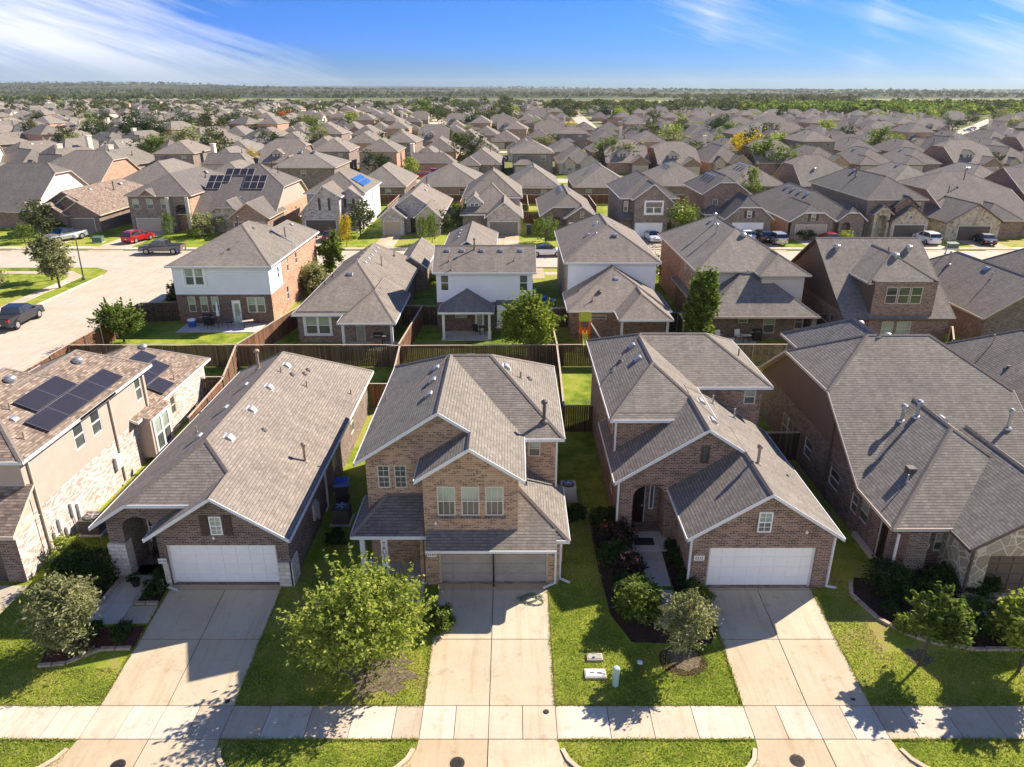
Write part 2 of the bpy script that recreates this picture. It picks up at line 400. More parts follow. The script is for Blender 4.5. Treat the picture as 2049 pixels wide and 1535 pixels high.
M['frame'] = plain('window_frame_almond', (0.60, 0.55, 0.47), 0.5, 0.3, 0.03)
M['frame_white'] = plain('window_frame_white', (0.80, 0.80, 0.80), 0.5, 0.3, 0.03)
M['shutter'] = plain('shutter_brown', (0.085, 0.062, 0.052), 0.6, 0.25, 0.1)
M['metal'] = plain('metal_galvanised', (0.42, 0.42, 0.42), 0.4, 0.5, 0.12, 6, 0.6)
M['vent_grey'] = plain('vent_grey', (0.55, 0.55, 0.54), 0.5, 0.4, 0.1, 5)
M['pipe_dark'] = plain('pipe_dark', (0.10, 0.09, 0.085), 0.6, 0.3, 0.15, 8)
M['pipe_tan'] = plain('pipe_tan', (0.30, 0.23, 0.18), 0.6, 0.3, 0.15, 8)
def glass(name, c, rough=0.08):
    t = NT(name, rough, 0.9); v = t.ramp(t.noise(t.pos(), 1.2, 3), [(0.3, k3(c, 0.75)), (0.7, k3(c, 1.25))]); return t.base(v)
M['glass'] = glass('glass_dark', (0.05, 0.06, 0.06))
M['blind'] = glass('glass_with_pale_blind', (0.30, 0.36, 0.30), 0.2)
M['screen'] = glass('glass_behind_screen', (0.085, 0.095, 0.09), 0.35)
M['solar'] = plain('solar_cell', (0.028, 0.026, 0.034), 0.35, 0.35, 0.1, 2)
M['solar_blue'] = glass('solar_cell_blue', (0.03, 0.10, 0.30), 0.12)
M['solar_frame'] = plain('solar_frame', (0.16, 0.16, 0.19), 0.4, 0.5, 0.05, 4, 0.5)
M['concrete'] = concrete('driveway_concrete', (0.50, 0.43, 0.315), (0.42, 0.27, 0.13), 0.75)
M['sidewalk'] = concrete('sidewalk_concrete', (0.53, 0.475, 0.39), (0.42, 0.27, 0.13), 0.6)
M['road'] = concrete('road_concrete', (0.48, 0.42, 0.34), (0.42, 0.30, 0.18), 0.4, False)
M['patio'] = concrete('patio_concrete', (0.55, 0.51, 0.46), (0.4,0.34,0.27), 0.3, False)
M['joint'] = plain('joint_dirt', (0.075, 0.06, 0.048), 0.95, 0.05, 0.3, 5)
M['mulch'] = plain('mulch', (0.055, 0.034, 0.026), 0.95, 0.05, 0.55, 9, 0, 0.9)
M['mulch_red'] = plain('mulch_red', (0.10, 0.045, 0.035), 0.95, 0.05, 0.55, 9, 0, 0.9)
M['edging'] = plain('edging_stone', (0.42, 0.33, 0.25), 0.9, 0.1, 0.3, 4, 0, 0.5)
M['fence'] = wood('fence_weathered', (0.082, 0.057, 0.043), (0.14, 0.103, 0.08))
M['fence_red'] = wood('fence_cedar', (0.15, 0.08, 0.05), (0.24, 0.13, 0.082))
M['fence_tan'] = wood('fence_tan', (0.20, 0.155, 0.105), (0.30, 0.24, 0.17))
M['rail'] = plain('fence_cap', (0.42, 0.35, 0.28), 0.9, 0.1, 0.2, 4)
M['bark'] = plain('bark', (0.10, 0.078, 0.06), 0.95, 0.05, 0.3, 12, 0, 0.6)
M['black'] = plain('black_plastic', (0.025, 0.025, 0.027), 0.5, 0.3, 0.1)
M['white'] = plain('white_paint', (0.8, 0.8, 0.8), 0.4, 0.4, 0.03)
M['rubber'] = plain('rubber', (0.02, 0.02, 0.02), 0.8, 0.2, 0.1)
M['iron'] = plain('cast_iron', (0.045, 0.038, 0.034), 0.7, 0.4, 0.4, 12, 0.3, 0.8)
# grass
def grassmat():
    t = NT('lawn_grass', 0.95, 0.1); p = t.pos()
    big = t.noise(p, 0.09, 5, 0.65, 0.4); mid = t.noise(p, 0.7, 5, 0.7); fine = t.noise(p, 9, 4, 0.75)
    f = t.math('SUBTRACT', t.math('ADD', t.math('ADD', t.math('MULTIPLY', big, 0.75), t.math('MULTIPLY', mid, 0.62)), t.math('MULTIPLY', fine, 0.42)), 0.395)
    c = t.ramp(f, [(0.34, (0.085,0.135,0.015)), (0.47, (0.21,0.275,0.028)), (0.55, (0.31,0.345,0.05)), (0.66, (0.35,0.275,0.115))])
    # far country: dry pasture and scrub
    sp = t.new('ShaderNodeSeparateXYZ'); t.l.new(p, sp.inputs[0])
    far = t.math('MULTIPLY', t.math('SUBTRACT', sp.outputs[1], 150), 0.01, clamp=True)
    fn = t.noise(p, 0.012, 6, 0.7, 0.5)
    fc = t.ramp(fn, [(0.38, (0.05,0.065,0.022)), (0.52, (0.10,0.115,0.045)), (0.62, (0.20,0.19,0.095))])
    c = t.mix(t.math('MULTIPLY', far, 0.85), c, fc)
    t.bump(t.math('ADD', t.noise(p, 22, 4, 0.8), t.math('MULTIPLY', mid, 0.6)), 0.9, 0.07)
    return t.base(c)
M['grass'] = grassmat()
def blademat():
    m = leafmat('grass_blades', (0.12,0.165,0.024), (0.265,0.31,0.05), (0.58,0.52,0.22), 0.4)
    nt = m.node_tree; t = NT.__new__(NT); t.m = m; t.n = nt.nodes; t.l = nt.links
    b = nt.nodes['Principled BSDF']; src = b.inputs['Base Color'].links[0].from_socket
    p = t.new('ShaderNodeNewGeometry').outputs['Position']
    f = t.ramp(t.math('ADD', t.math('MULTIPLY', t.noise(p, 0.55, 5, 0.7), 0.6), t.math('MULTIPLY', t.noise(p, 2.2, 4, 0.7), 0.4)), [(0.47, (0,0,0)), (0.60, (1,1,1))])
    t.l.new(t.mix(t.math('MULTIPLY', f, 0.9), src, (0.36,0.29,0.13)), b.inputs['Base Color'])
    return m
M['blade'] = blademat() if True else leafmat('grass_blades', (0.12,0.19,0.02), (0.28,0.37,0.04), (0.60,0.56,0.18), 0.4)
# ------------------------------------------------------------ house building
SIDES = ('F', 'B', 'L', 'R')
def loc3(side, plane, a, d, z):
    """a along the wall, d outward from the wall plane"""
    if side == 'F': return (a, plane-d, z)
    if side == 'B': return (a, plane+d, z)
    if side == 'L': return (plane-d, a, z)
    return (plane+d, a, z)
def lbox(mb, side, plane, a0, a1, d0, d1, z0, z1, mi=0):
    p = loc3(side, plane, a0, d0, z0); q = loc3(side, plane, a1, d1, z1)
    mb.box(p[0], q[0], p[1], q[1], p[2], q[2], mi)

class House:
    def __init__(s, name, label, cat, org=(0,0), group=None, z=0.0, detail=2):
        s.root = empty(name, (org[0], org[1], z)); tag(s.root, label, cat, group)
        s.o = (org[0], org[1], z); s.wall = MB(); s.wm = []; s.roof = MB(); s.rm = []; s.trim = MB(); s.tm = []
        s.items = []; s.rsub = []; s.detail = detail; s.cap = MB()
    def mi(s, lst, key):
        m = M[key] if isinstance(key, str) else key
        if m not in lst: lst.append(m)
        return lst.index(m)
    def part(s, mb, name, mats, parent=None):
        o = mb.build(name, mats, None, s.o)
        p = parent or s.root
        o.parent = p
        o.location = (0,0,0)
        return o
    # ---- roof
    def mass(s, ax, a0, a1, b0, b1, ze, p=0.65, roof='roof_grey', wall='brick_dark', z0=0.0, r=None, zr=None, ze1=None,
             c0=None, c1=None, hp0=None, hp1=None, oh=0.42, rh=0.35, trim='trim_white', fh=0.145, ops=None, bands=None,
             walls='FBLR', gable=None, tb1=True, e1=None, cl=None, wb0=None, wb1=None, caps=True, gap0=None, gap1=None):
        """ridge along b; eaves at a0/a1 (heights ze, ze1); c0/c1: None gable, 'hip', or clip height"""
        ze1 = ze if ze1 is None else ze1
        if r is None:
            if zr is None: r = (a0+a1)/2
            else: r = (a0+a1)/2
        if zr is None: zr = ze+p*(r-a0)
        P = (lambda a, b, z: (a, b, z)) if ax == 'y' else (lambda a, b, z: (b, a, z))
        sl0 = (zr-ze)/(r-a0); sl1 = (zr-ze1)/(a1-r)
        ends = []
        for b, c, hp, sg in ((b0, c0, hp0, 1), (b1, c1, hp1, -1)):
            if c is None: ends.append((b, zr, r, r, b, True)); continue
            zc = ze if c == 'hip' else c
            aL = a0+(zc-ze)/sl0; aR = a1-(zc-ze1)/sl1
            h = hp if hp else (sl0+sl1)/2
            ends.append((b, zc, aL, aR, b+sg*(zr-zc)/h, False))
        (B0, zc0, aL0, aR0, rb0, g0), (B1, zc1, aL1, aR1, rb1, g1) = ends
        if rb1 < rb0: rb0 = rb1 = (rb0+rb1)/2
        E1L, E1R = e1 if e1 else (B1, B1)
        def dedup(pts):
            out = []
            for q in pts:
                if not out or (Vector(q)-Vector(out[-1])).length > 1e-4: out.append(q)
            if (Vector(out[0])-Vector(out[-1])).length < 1e-4: out.pop()
            return out
        faces = []
        L = [P(a0,B0,ze)] + ([] if g0 else [P(aL0,B0,zc0)]) + [P(r,rb0,zr), P(r,rb1,zr)] + ([] if g1 else [P(aL1,B1,zc1)]) + [P(a0,E1L,ze)]
        R = [P(a1,B0,ze1)] + ([] if g0 else [P(aR0,B0,zc0)]) + [P(r,rb0,zr), P(r,rb1,zr)] + ([] if g1 else [P(aR1,B1,zc1)]) + [P(a1,E1R,ze1)]
        L = dedup(L); R = dedup(R)
        if ax == 'y': L = L[::-1]
        else: R = R[::-1]
        faces += [L, R]
        if not g0: faces.append(dedup([P(aL0,B0,zc0), P(aR0,B0,zc0), P(r,rb0,zr)]))
        if not g1: faces.append(dedup([P(aR1,B1,zc1), P(aL1,B1,zc1), P(r,rb1,zr)]))
        ri = s.mi(s.rm, roof); ti = s.mi(s.tm, trim)
        for f in faces:
            v = [Vector(q) for q in f]; n = (v[1]-v[0]).cross(v[2]-v[1])
            if n.z < 0: f = f[::-1]
            s.roof.poly(f, ri)
            s.trim.poly([(x, y, z-fh) for x, y, z in f[::-1]], ti)
        # perimeter band
        per = [P(a0,B0,ze)] + ([P(r,B0,zr)] if g0 else [P(aL0,B0,zc0), P(aR0,B0,zc0)]) + [P(a1,B0,ze1), P(a1,E1R,ze1)] + \
              ([P(r,B1,zr)] if g1 else [P(aR1,B1,zc1), P(aL1,B1,zc1)]) + [P(a0,E1L,ze)]
        per = dedup(per)
        for i in range(len(per)):
            q, w = per[i], per[(i+1) % len(per)]
            # a slightly proud board: outer face pushed out a little
            cx = (a0+a1)/2 if ax == 'y' else (b0+b1)/2; cy = (b0+b1)/2 if ax == 'y' else (a0+a1)/2
            d = Vector((w[0]-q[0], w[1]-q[1], 0))
            if d.length < 1e-6: continue
            bi = 1 if ax == 'y' else 0
            RE = Vector(P(r,B1,zr))
            if not tb1 and g1 and ((Vector(q)-RE).length < 1e-3 or (Vector(w)-RE).length < 1e-3): continue
            n = Vector((d.y, -d.x, 0)).normalized()
            m = Vector(((q[0]+w[0])/2-cx, (q[1]+w[1])/2-cy, 0))
            if n.dot(m) < 0: n = -n
            t = 0.035
            A = Vector(q); Bv = Vector(w); off = n*t; dz = Vector((0,0,fh)); up = Vector((0,0,0.012))
            A1 = A+off; B1v = Bv+off
            s.trim.poly([A1-dz, B1v-dz, B1v+up, A1+up], ti)
            s.trim.poly([A1+up, B1v+up, Bv+up, A+up], ti)
            s.trim.poly([A-dz, Bv-dz, B1v-dz, A1-dz], ti)
            s.trim.poly([A+up, Bv+up, Bv-dz, A-dz], ti)
        if caps and s.detail >= 1:
            segs = []
            def fn(f):
                v = [Vector(q) for q in f]; n = (v[1]-v[0]).cross(v[2]-v[1]).normalized()
                return n if n.z > 0 else -n
            nL, nR = fn(L), fn(R)
            if (Vector(P(r,rb0,zr))-Vector(P(r,rb1,zr))).length > 0.05: segs.append((P(r,rb0,zr), P(r,rb1 if cl is None else cl,zr), nL, nR))
            if not g0:
                nh = fn(faces[2]); segs += [(P(r,rb0,zr), P(aL0,B0,zc0), nL, nh), (P(r,rb0,zr), P(aR0,B0,zc0), nR, nh)]
            if not g1:
                nh = fn(faces[-1]); segs += [(P(r,rb1,zr), P(aL1,B1,zc1), nL, nh), (P(r,rb1,zr), P(aR1,B1,zc1), nR, nh)]
            for p_, q_, n1, n2 in segs:
                p_, q_ = Vector(p_), Vector(q_); d = (q_-p_).normalized()
                for n in (n1, n2):
                    sd = n.cross(d).normalized()
                    if sd.z > 0: sd = -sd
                    w = 0.125
                    a_ = [p_+Vector((0,0,0.035)), q_+Vector((0,0,0.035)), q_+sd*w+n*0.022, p_+sd*w+n*0.022]
                    if (a_[1]-a_[0]).cross(a_[2]-a_[1]).z < 0: a_ = a_[::-1]
                    s.cap.poly(a_)
        # ---- walls
        wa0, wa1 = a0+oh, a1-oh
        wb0 = b0+rh if wb0 is None else wb0; wb1 = b1-rh if wb1 is None else wb1
        if gap0 is not None: wa0 = a0+gap0
        if gap1 is not None: wa1 = a1-gap1
        zt0 = ze+sl0*(wa0-a0)-0.05; zt1 = ze1+sl1*(a1-wa1)-0.05
        bands = bands or []
        ops = ops or {}
        base = s.mi(s.wm, wall); gm = s.mi(s.wm, gable or (bands[-1][1] if bands else wall))
        if ax == 'y': W = {'F': ('F', wb0, wa0, wa1, 'g0'), 'B': ('B', wb1, wa0, wa1, 'g1'), 'L': ('L', wa0, wb0, wb1, zt0), 'R': ('R', wa1, wb0, wb1, zt1)}
        else: W = {'L': ('L', wb0, wa0, wa1, 'g0'), 'R': ('R', wb1, wa0, wa1, 'g1'), 'F': ('F', wa0, wb0, wb1, zt0), 'B': ('B', wa1, wb0, wb1, zt1)}
        for side in walls:
            sd, plane, l0, l1, top = W[side]
            zt = min(zt0, zt1) if isinstance(top, str) else top
            if isinstance(top, str):
                e = ends[0] if top == 'g0' else ends[1]
                if not e[5] and e[1] <= max(ze, ze1)+0.01: zt = zt  # full hip
            s.wallgrid(sd, plane, l0, l1, z0, zt, ops.get(side, []), base, bands)
            if isinstance(top, str):
                e = ends[0] if top == 'g0' else ends[1]
                g = e[5]
                zc = e[1]
                pts = [loc3(sd, plane, l0, 0, zt), loc3(sd, plane, l1, 0, zt)]
                if zt1 > zt+1e-3: pts.append(loc3(sd, plane, l1, 0, zt1))
                if g: pts.append(loc3(sd, plane, r, 0, zr-0.05))
                elif zc > zt+0.05:
                    pts += [loc3(sd, plane, e[3], 0, zc-0.05), loc3(sd, plane, e[2], 0, zc-0.05)]
                if zt0 > zt+1e-3: pts.append(loc3(sd, plane, l0, 0, zt0))
                if len(pts) > 2:
                    if sd in ('B', 'L'): pts = pts[::-1]
                    s.wall.poly(pts, gm)
    def wallgrid(s, side, plane, l0, l1, z0, z1, ops, base, bands):
        D = 0.13
        xs = sorted(set([l0, l1]+[v for o in ops if o[4] != 'on' for v in (o[0], o[1]) if l0 < v < l1]))
        zs = sorted(set([z0, z1]+[v for o in ops if o[4] != 'on' for v in (o[2], o[3]) if z0 < v < z1]+[b[0] for b in bands if z0 < b[0] < z1]))
        for i in range(len(xs)-1):
            for j in range(len(zs)-1):
                cx, cz = (xs[i]+xs[i+1])/2, (zs[j]+zs[j+1])/2
                if any(o[4] != 'on' and o[0] < cx < o[1] and o[2] < cz < o[3] for o in ops): continue
                mi = base
                for bz, bm in bands:
                    if cz > bz: mi = s.mi(s.wm, bm)
                q = [loc3(side, plane, xs[i], 0, zs[j]), loc3(side, plane, xs[i+1], 0, zs[j]), loc3(side, plane, xs[i+1], 0, zs[j+1]), loc3(side, plane, xs[i], 0, zs[j+1])]
                if side in ('B', 'L'): q = q[::-1]
                s.wall.poly(q, mi)
        for o in ops:
            a0, a1, q0, q1, k = o[:5]; opt = o[5] if len(o) > 5 else {}
            if k == 'on':
                s.window(side, plane, a0, a1, q0, q1, 0.015, opt); continue
            d = opt.get('depth', D)
            mi = base
            for bz, bm in bands:
                if (q0+q1)/2 > bz: mi = s.mi(s.wm, bm)
            for A, B in (((a0,q0),(a0,q1)), ((a1,q1),(a1,q0)), ((a0,q1),(a1,q1)), ((a1,q0),(a0,q0))):
                s.wall.poly([loc3(side, plane, A[0], 0, A[1]), loc3(side, plane, B[0], 0, B[1]), loc3(side, plane, B[0], -d, B[1]), loc3(side, plane, A[0], -d, A[1])], mi)
            if k == 'w': s.window(side, plane, a0, a1, q0, q1, -0.07, opt)
            elif k == 'g': s.garage(side, plane, a0, a1, q0, q1, -d, opt)
            elif k == 'd': s.door(side, plane, a0, a1, q0, q1, -d, opt)
            elif k == 'o':      # recess with an interior
                s.wall.poly([loc3(side, plane, a0, -d, q0), loc3(side, plane, a1, -d, q0), loc3(side, plane, a1, -d, q1), loc3(side, plane, a0, -d, q1)], mi)
                if opt.get('arch'):
                    am = s.mi(s.wm, opt.get('archmat', 'brick_dark')); n = 10; h = opt['arch']; w = (a1-a0)/2; c = (a0+a1)/2
                    for sg in (-1, 1):
                        for kk in range(n):
                            t0, t1 = kk/n, (kk+1)/n
                            f = lambda t: q1-h+h*math.sqrt(max(0, 1-t*t))
                            x0, x1 = c+sg*w*t0, c+sg*w*t1
                            s.wall.poly([loc3(side, plane, x0, 0, f(t0)), loc3(side, plane, x1, 0, f(t1)), loc3(side, plane, x1, 0, q1), loc3(side, plane, x0, 0, q1)], am)
                            s.wall.poly([loc3(side, plane, x0, 0, f(t0)), loc3(side, plane, x1, 0, f(t1)), loc3(side, plane, x1, -0.3, f(t1)), loc3(side, plane, x0, -0.3, f(t0))], am)
                for oo in opt.get('inner', []):
                    if oo[4] == 'd': s.door(side, plane-0 if False else plane, oo[0], oo[1], oo[2], oo[3], -d+0.06, oo[5] if len(oo) > 5 else {})
                    else: s.window(side, plane, oo[0], oo[1], oo[2], oo[3], -d+0.02, oo[5] if len(oo) > 5 else {})
    def window(s, side, plane, a0, a1, z0, z1, d, opt):
        fr = M[opt.get('frame', 'frame')]; n = opt.get('n', 1); style = opt.get('style', 'hung')
        pane = MB(); f = MB(); w = 0.055
        top = opt.get('top', random.choice(['blind', 'glass', 'screen'])); bot = opt.get('bot', 'screen')
        trimw = opt.get('trim', 0)
        if trimw:
            for q in ((a0-trimw, a1+trimw, z1+0.002, z1+trimw), (a0-trimw, a1+trimw, z0-trimw, z0-0.002), (a0-trimw, a0-0.002, z0-0.002, z1+0.002), (a1+0.002, a1+trimw, z0-0.002, z1+0.002)):
                lbox(f, side, plane, q[0], q[1], 0.003, 0.06, q[2], q[3])
        W = (a1-a0)/n; zm = (z0+z1)/2
        for i in range(n):
            x0, x1 = a0+i*W, a0+(i+1)*W
            g = 0.04 if n > 1 else 0
            for q in ((x0, x0+w+g, z0, z1), (x1-w-g, x1, z0, z1), (x0+w+g, x1-w-g, z0, z0+w), (x0+w+g, x1-w-g, z1-w, z1)):
                lbox(f, side, plane, q[0], q[1], d, d+0.055, q[2], q[3])
            if style != 'fixed': lbox(f, side, plane, x0+w+g, x1-w-g, d, d+0.06, zm-0.028, zm+0.028)
            if opt.get('grid'):
                gx, gy = opt['grid']
                for k in range(1, gx): lbox(f, side, plane, x0+(x1-x0)*k/gx-0.012, x0+(x1-x0)*k/gx+0.012, d+0.01, d+0.035, z0+w, z1-w)
                for k in range(1, gy):
                    zz = z0+(z1-z0)*k/gy
                    if abs(zz-zm) > 0.05: lbox(f, side, plane, x0+w, x1-w, d+0.01, d+0.033, zz-0.012, zz+0.012)
            pane.poly([loc3(side, plane, x0+0.02, d+0.012, zm), loc3(side, plane, x1-0.02, d+0.012, zm), loc3(side, plane, x1-0.02, d+0.012, z1-0.02), loc3(side, plane, x0+0.02, d+0.012, z1-0.02)][::(1 if side in 'FR' else -1)], 0)
            pane.poly([loc3(side, plane, x0+0.02, d+0.012, z0+0.02), loc3(side, plane, x1-0.02, d+0.012, z0+0.02), loc3(side, plane, x1-0.02, d+0.012, zm), loc3(side, plane, x0+0.02, d+0.012, zm)][::(1 if side in 'FR' else -1)], 1)
        wo = s.part(f, 'window', [fr])
        s.part(pane, 'pane', [M[top], M[bot]], wo)
        if opt.get('shutters'):
            for x0, x1 in ((a0-0.42, a0-0.06), (a1+0.06, a1+0.42)):
                sh = MB(); lbox(sh, side, plane, x0, x1, 0.004, 0.05, z0-0.03, z1+0.03)
                for k in range(6):
                    zz = z0+(z1-z0)*(k+0.5)/6; lbox(sh, side, plane, x0+0.05, x1-0.05, 0.052, 0.066, zz-0.05, zz+0.05)
                s.part(sh, 'shutter', [M[opt['shutters']]])
    def garage(s, side, plane, a0, a1, z0, z1, d, opt):
        m = MB(); pn = opt.get('split', 1)
        for q in range(pn):
            x0 = a0+(a1-a0)*q/pn; x1 = a0+(a1-a0)*(q+1)/pn
            lbox(m, side, plane, x0+0.004, x1-0.004, d-0.04, d+0.02, z0+0.01, z1)
            if s.detail >= 1:
                nx = opt.get('cols', 8)//pn; nz = 4
                for i in range(nx):
                    for j in range(nz):
                        c0, c1 = x0+(x1-x0)*i/nx+0.05, x0+(x1-x0)*(i+1)/nx-0.05; e0, e1 = z0+(z1-z0)*j/nz+0.045, z0+(z1-z0)*(j+1)/nz-0.045
                        lbox(m, side, plane, c0, c1, d+0.022, d+0.045, e0, e1)
        g = s.part(m, 'garage_door', [M[opt.get('mat', 'door_white')]])
        f = MB(); t = 0.09
        for q in ((a0-0.0, a0+t, z0, z1), (a1-t, a1, z0, z1), (a0+t, a1-t, z1-t, z1)):
            lbox(f, side, plane, q[0], q[1], d+0.022, d+0.10, q[2], q[3])
        s.part(f, 'door_frame', [M[opt.get('frame', 'trim_white')]], g)
    def door(s, side, plane, a0, a1, z0, z1, d, opt):
        m = MB(); lbox(m, side, plane, a0+0.05, a1-0.05, d-0.05, d, z0, z1-0.05)
        for j in range(3):
            e0 = z0+0.15+j*(z1-z0-0.2)/3; e1 = e0+(z1-z0-0.2)/3-0.1
            for i in range(2):
                c0 = a0+0.13+i*(a1-a0-0.2)/2; lbox(m, side, plane, c0, c0+(a1-a0-0.36)/2, d+0.002, d+0.018, e0, e1)
        dd = s.part(m, 'door', [M[opt.get('mat', 'door_dark')]])
        f = MB()
        for q in ((a0, a0+0.05, z0, z1), (a1-0.05, a1, z0, z1), (a0+0.05, a1-0.05, z1-0.05, z1)):
            lbox(f, side, plane, q[0], q[1], d-0.05, d+0.05, q[2], q[3])
        s.part(f, 'door_frame', [M[opt.get('frame', 'frame')]], dd)
        if opt.get('lite'):
            g = MB(); lbox(g, side, plane, a0+0.2, a1-0.2, d+0.02, d+0.028, z0+0.3, z1-0.35)
            s.part(g, 'pane', [M['blind']], dd)
        h = MB(); lbox(h, side, plane, a1-0.18, a1-0.12, d+0.02, d+0.08, z0+0.95, z0+1.05); s.part(h, 'handle', [M['metal']], dd)
    # ---- roof fittings
    def vent(s, x, y, z, dirx=1, diry=0, sl=0.65, kind='slant', k=1.0):
        k *= 0.74
        """roof vent; (dirx,diry) points down the slope"""
        m = MB(); d = Vector((dirx, diry, -sl)).normalized(); side = Vector((-diry, dirx, 0)); n = side.cross(d)
        if n.z < 0: n = -n
        c = Vector((x, y, z))
        if kind == 'slant':
            prof = [(-0.26,0.0),(-0.2,0.13),(-0.08,0.17),(0.1,0.15),(0.26,0.09),(0.27,0.0)]
            hw = 0.27*k
            L = [c+d*(a*k)+n*(b*k)-side*hw for a, b in prof]; R = [c+d*(a*k)+n*(b*k)+side*hw for a, b in prof]
            for i in range(len(prof)-1): m.poly([L[i], R[i], R[i+1], L[i+1]])
            m.poly(L); m.poly(R[::-1])
            e = [c+d*(-0.36*k)+n*0.012-side*0.36*k, c+d*(-0.36*k)+n*0.012+side*0.36*k, c+d*(0.36*k)+n*0.012+side*0.36*k, c+d*(0.36*k)+n*0.012-side*0.36*k]
            m.poly(e)
            s.rsub.append((m, 'roof_vent', 'metal'))
        elif kind == 'dome':
            m.lathe(c+Vector((0,0,-0.12)), [(0.34*k,0),(0.34*k,0.2),(0.42*k,0.2),(0.40*k,0.30),(0.28*k,0.38),(0.10*k,0.42)], 18)
            s.rsub.append((m, 'roof_vent', 'metal'))
        elif kind == 'turbine':
            m.lathe(c+Vector((0,0,-0.15)), [(0.20*k,0),(0.20*k,0.3),(0.30*k,0.32),(0.33*k,0.45),(0.30*k,0.58),(0.18*k,0.66)], 16)
            s.rsub.append((m, 'roof_vent', 'metal'))
    def pipe(s, x, y, z, h=0.45, r=0.045, mat='pipe_dark', cap=False):
        m = MB(); m.tube((x,y,z-0.15), (x,y,z+h), r, n=8)
        m.lathe((x,y,z-0.06), [(r*2.6,0.0),(r*2.2,0.08),(r*1.2,0.14)], 10)
        if cap: m.lathe((x,y,z+h-0.02), [(r*1.9,0.0),(r*1.9,0.1),(r*0.8,0.18)], 10)
        s.rsub.append((m, 'vent_pipe', mat))
    def post(s, x, y, z0, z1, w=0.2, mat='trim_white', name='porch_post'):
        m = MB(); m.box(x-w/2, x+w/2, y-w/2, y+w/2, z0, z1); m.box(x-w/2-0.03, x+w/2+0.03, y-w/2-0.03, y+w/2+0.03, z0, z0+0.2); 
        return s.part(m, name, [M[mat]])
    def downspout(s, x, y, z0, z1, mat='trim_white', toe=(0,-0.5)):
        m = MB(); m.box(x-0.045, x+0.045, y-0.045, y+0.045, z0+0.12, z1)
        P0 = Vector((x, y, z0+0.14)); P1 = P0+Vector((toe[0], toe[1], -0.08))
        m.tube(P0, P1, 0.055, n=4)
        return s.part(m, 'downspout', [M[mat]])
    def panels(s, org, du, dv, cells, mat='solar', fr='solar_frame', size=(1.0, 1.65), name='solar_panel'):
        """modules on a slope: org corner, du/dv unit vectors, cells list of (i,j)"""
        du = Vector(du).normalized(); dv = Vector(dv).normalized(); n = du.cross(dv); n = n if n.z > 0 else -n
        for i, j in cells:
            P = Vector(org)+du*(i*(size[0]+0.03))+dv*(j*(size[1]+0.03))+n*0.11
            m = MB(); m.obox(P, du*size[0], dv*size[1], n*0.035)
            o = s.part(m, name, [M[fr]])
            g = MB(); Q = P+n*0.037+du*0.025+dv*0.025
            g.poly([Q, Q+du*(size[0]-0.05), Q+du*(size[0]-0.05)+dv*(size[1]-0.05), Q+dv*(size[1]-0.05)])
            s.part(g, 'cell_face', [M[mat]], o)
    def done(s):
        s.part(s.wall, 'wall', s.wm)
        r = s.part(s.roof, 'roof', s.rm)
        if s.cap.f: s.part(s.cap, 'ridge_cap', [M['cap']], r)
        if s.trim.f: s.part(s.trim, 'fascia', s.tm)
        for m, n, mt in s.rsub: s.part(m, n, [M[mt]], r)
        return s.root
W = lambda a, b, z0, z1, **k: (a, b, z0, z1, 'w', k)
ON = lambda a, b, z0, z1, **k: (a, b, z0, z1, 'on', k)
G = lambda a, b, z0, z1, **k: (a, b, z0, z1, 'g', k)
DR = lambda a, b, z0, z1, **k: (a, b, z0, z1, 'd', k)
OP = lambda a, b, z0, z1, **k: (a, b, z0, z1, 'o', k)
def text_mesh(txt, size, name, mat, loc, rot, parent=None, org=None, depth=0.004, vertical=False):
    cu = bpy.data.curves.new(name, 'FONT'); cu.body = txt; cu.size = size; cu.extrude = depth
    cu.align_x = 'CENTER'; cu.align_y = 'CENTER'
    if vertical: cu.space_line = 0.85
    ob = bpy.data.objects.new(name, cu); col.objects.link(ob)
    bpy.context.view_layer.update()
    dg = bpy.context.evaluated_depsgraph_get()
    me = bpy.data.meshes.new_from_object(ob.evaluated_get(dg)); bpy.data.objects.remove(ob)
    me.materials.clear(); me.materials.append(mat)
    o = bpy.data.objects.new(name, me); col.objects.link(o)
    o.location = loc; o.rotation_euler = rot
    if parent is not None: o.parent = parent
    return o
def plaque(h, x, y, z, num, w=0.46):
    m = MB(); m.box(x-w/2, x+w/2, y-0.04, y-0.003, z-0.12, z+0.12)
    o = h.part(m, 'house_number_plaque', [M['white']])
    text_mesh(num, 0.18, 'house_number', M['black'], (x-h.o[0], y-0.045-h.o[1], z-h.o[2]), (pi/2, 0, 0), o)
# ------------------------------------------------------------ ground, roads and paving
def sheet(poly, name, mat, off, kind='structure', label=None, cat=None, group=None):
    """flat polygon draped on the ground; split where the front slope changes"""
    o = MB()
    for lo, hi in ((-1e6, 20.64), (20.64, 26.9), (26.9, 1e6)):
        pts = clip(clip(poly, 1, lo, 1), 1, hi, -1)
        if len(pts) >= 3:
            pts = [(x, y, gz(y)+off) for x, y in pts]
            ar = sum(pts[i][0]*pts[(i+1)%len(pts)][1]-pts[(i+1)%len(pts)][0]*pts[i][1] for i in range(len(pts)))
            if ar < 0: pts = pts[::-1]
            o.poly(pts)
    ob = o.build(name, mat); tag(ob, label, cat, group, kind); return ob
def clip(poly, ax, v, sg):
    out = []
    for i in range(len(poly)):
        p, q = poly[i], poly[(i+1) % len(poly)]
        a, b = (p[ax]-v)*sg, (q[ax]-v)*sg
        if a >= 0: out.append(p)
        if (a > 0 and b < 0) or (a < 0 and b > 0):
            t = a/(a-b); out.append((p[0]+(q[0]-p[0])*t, p[1]+(q[1]-p[1])*t))
    return out
g = MB()
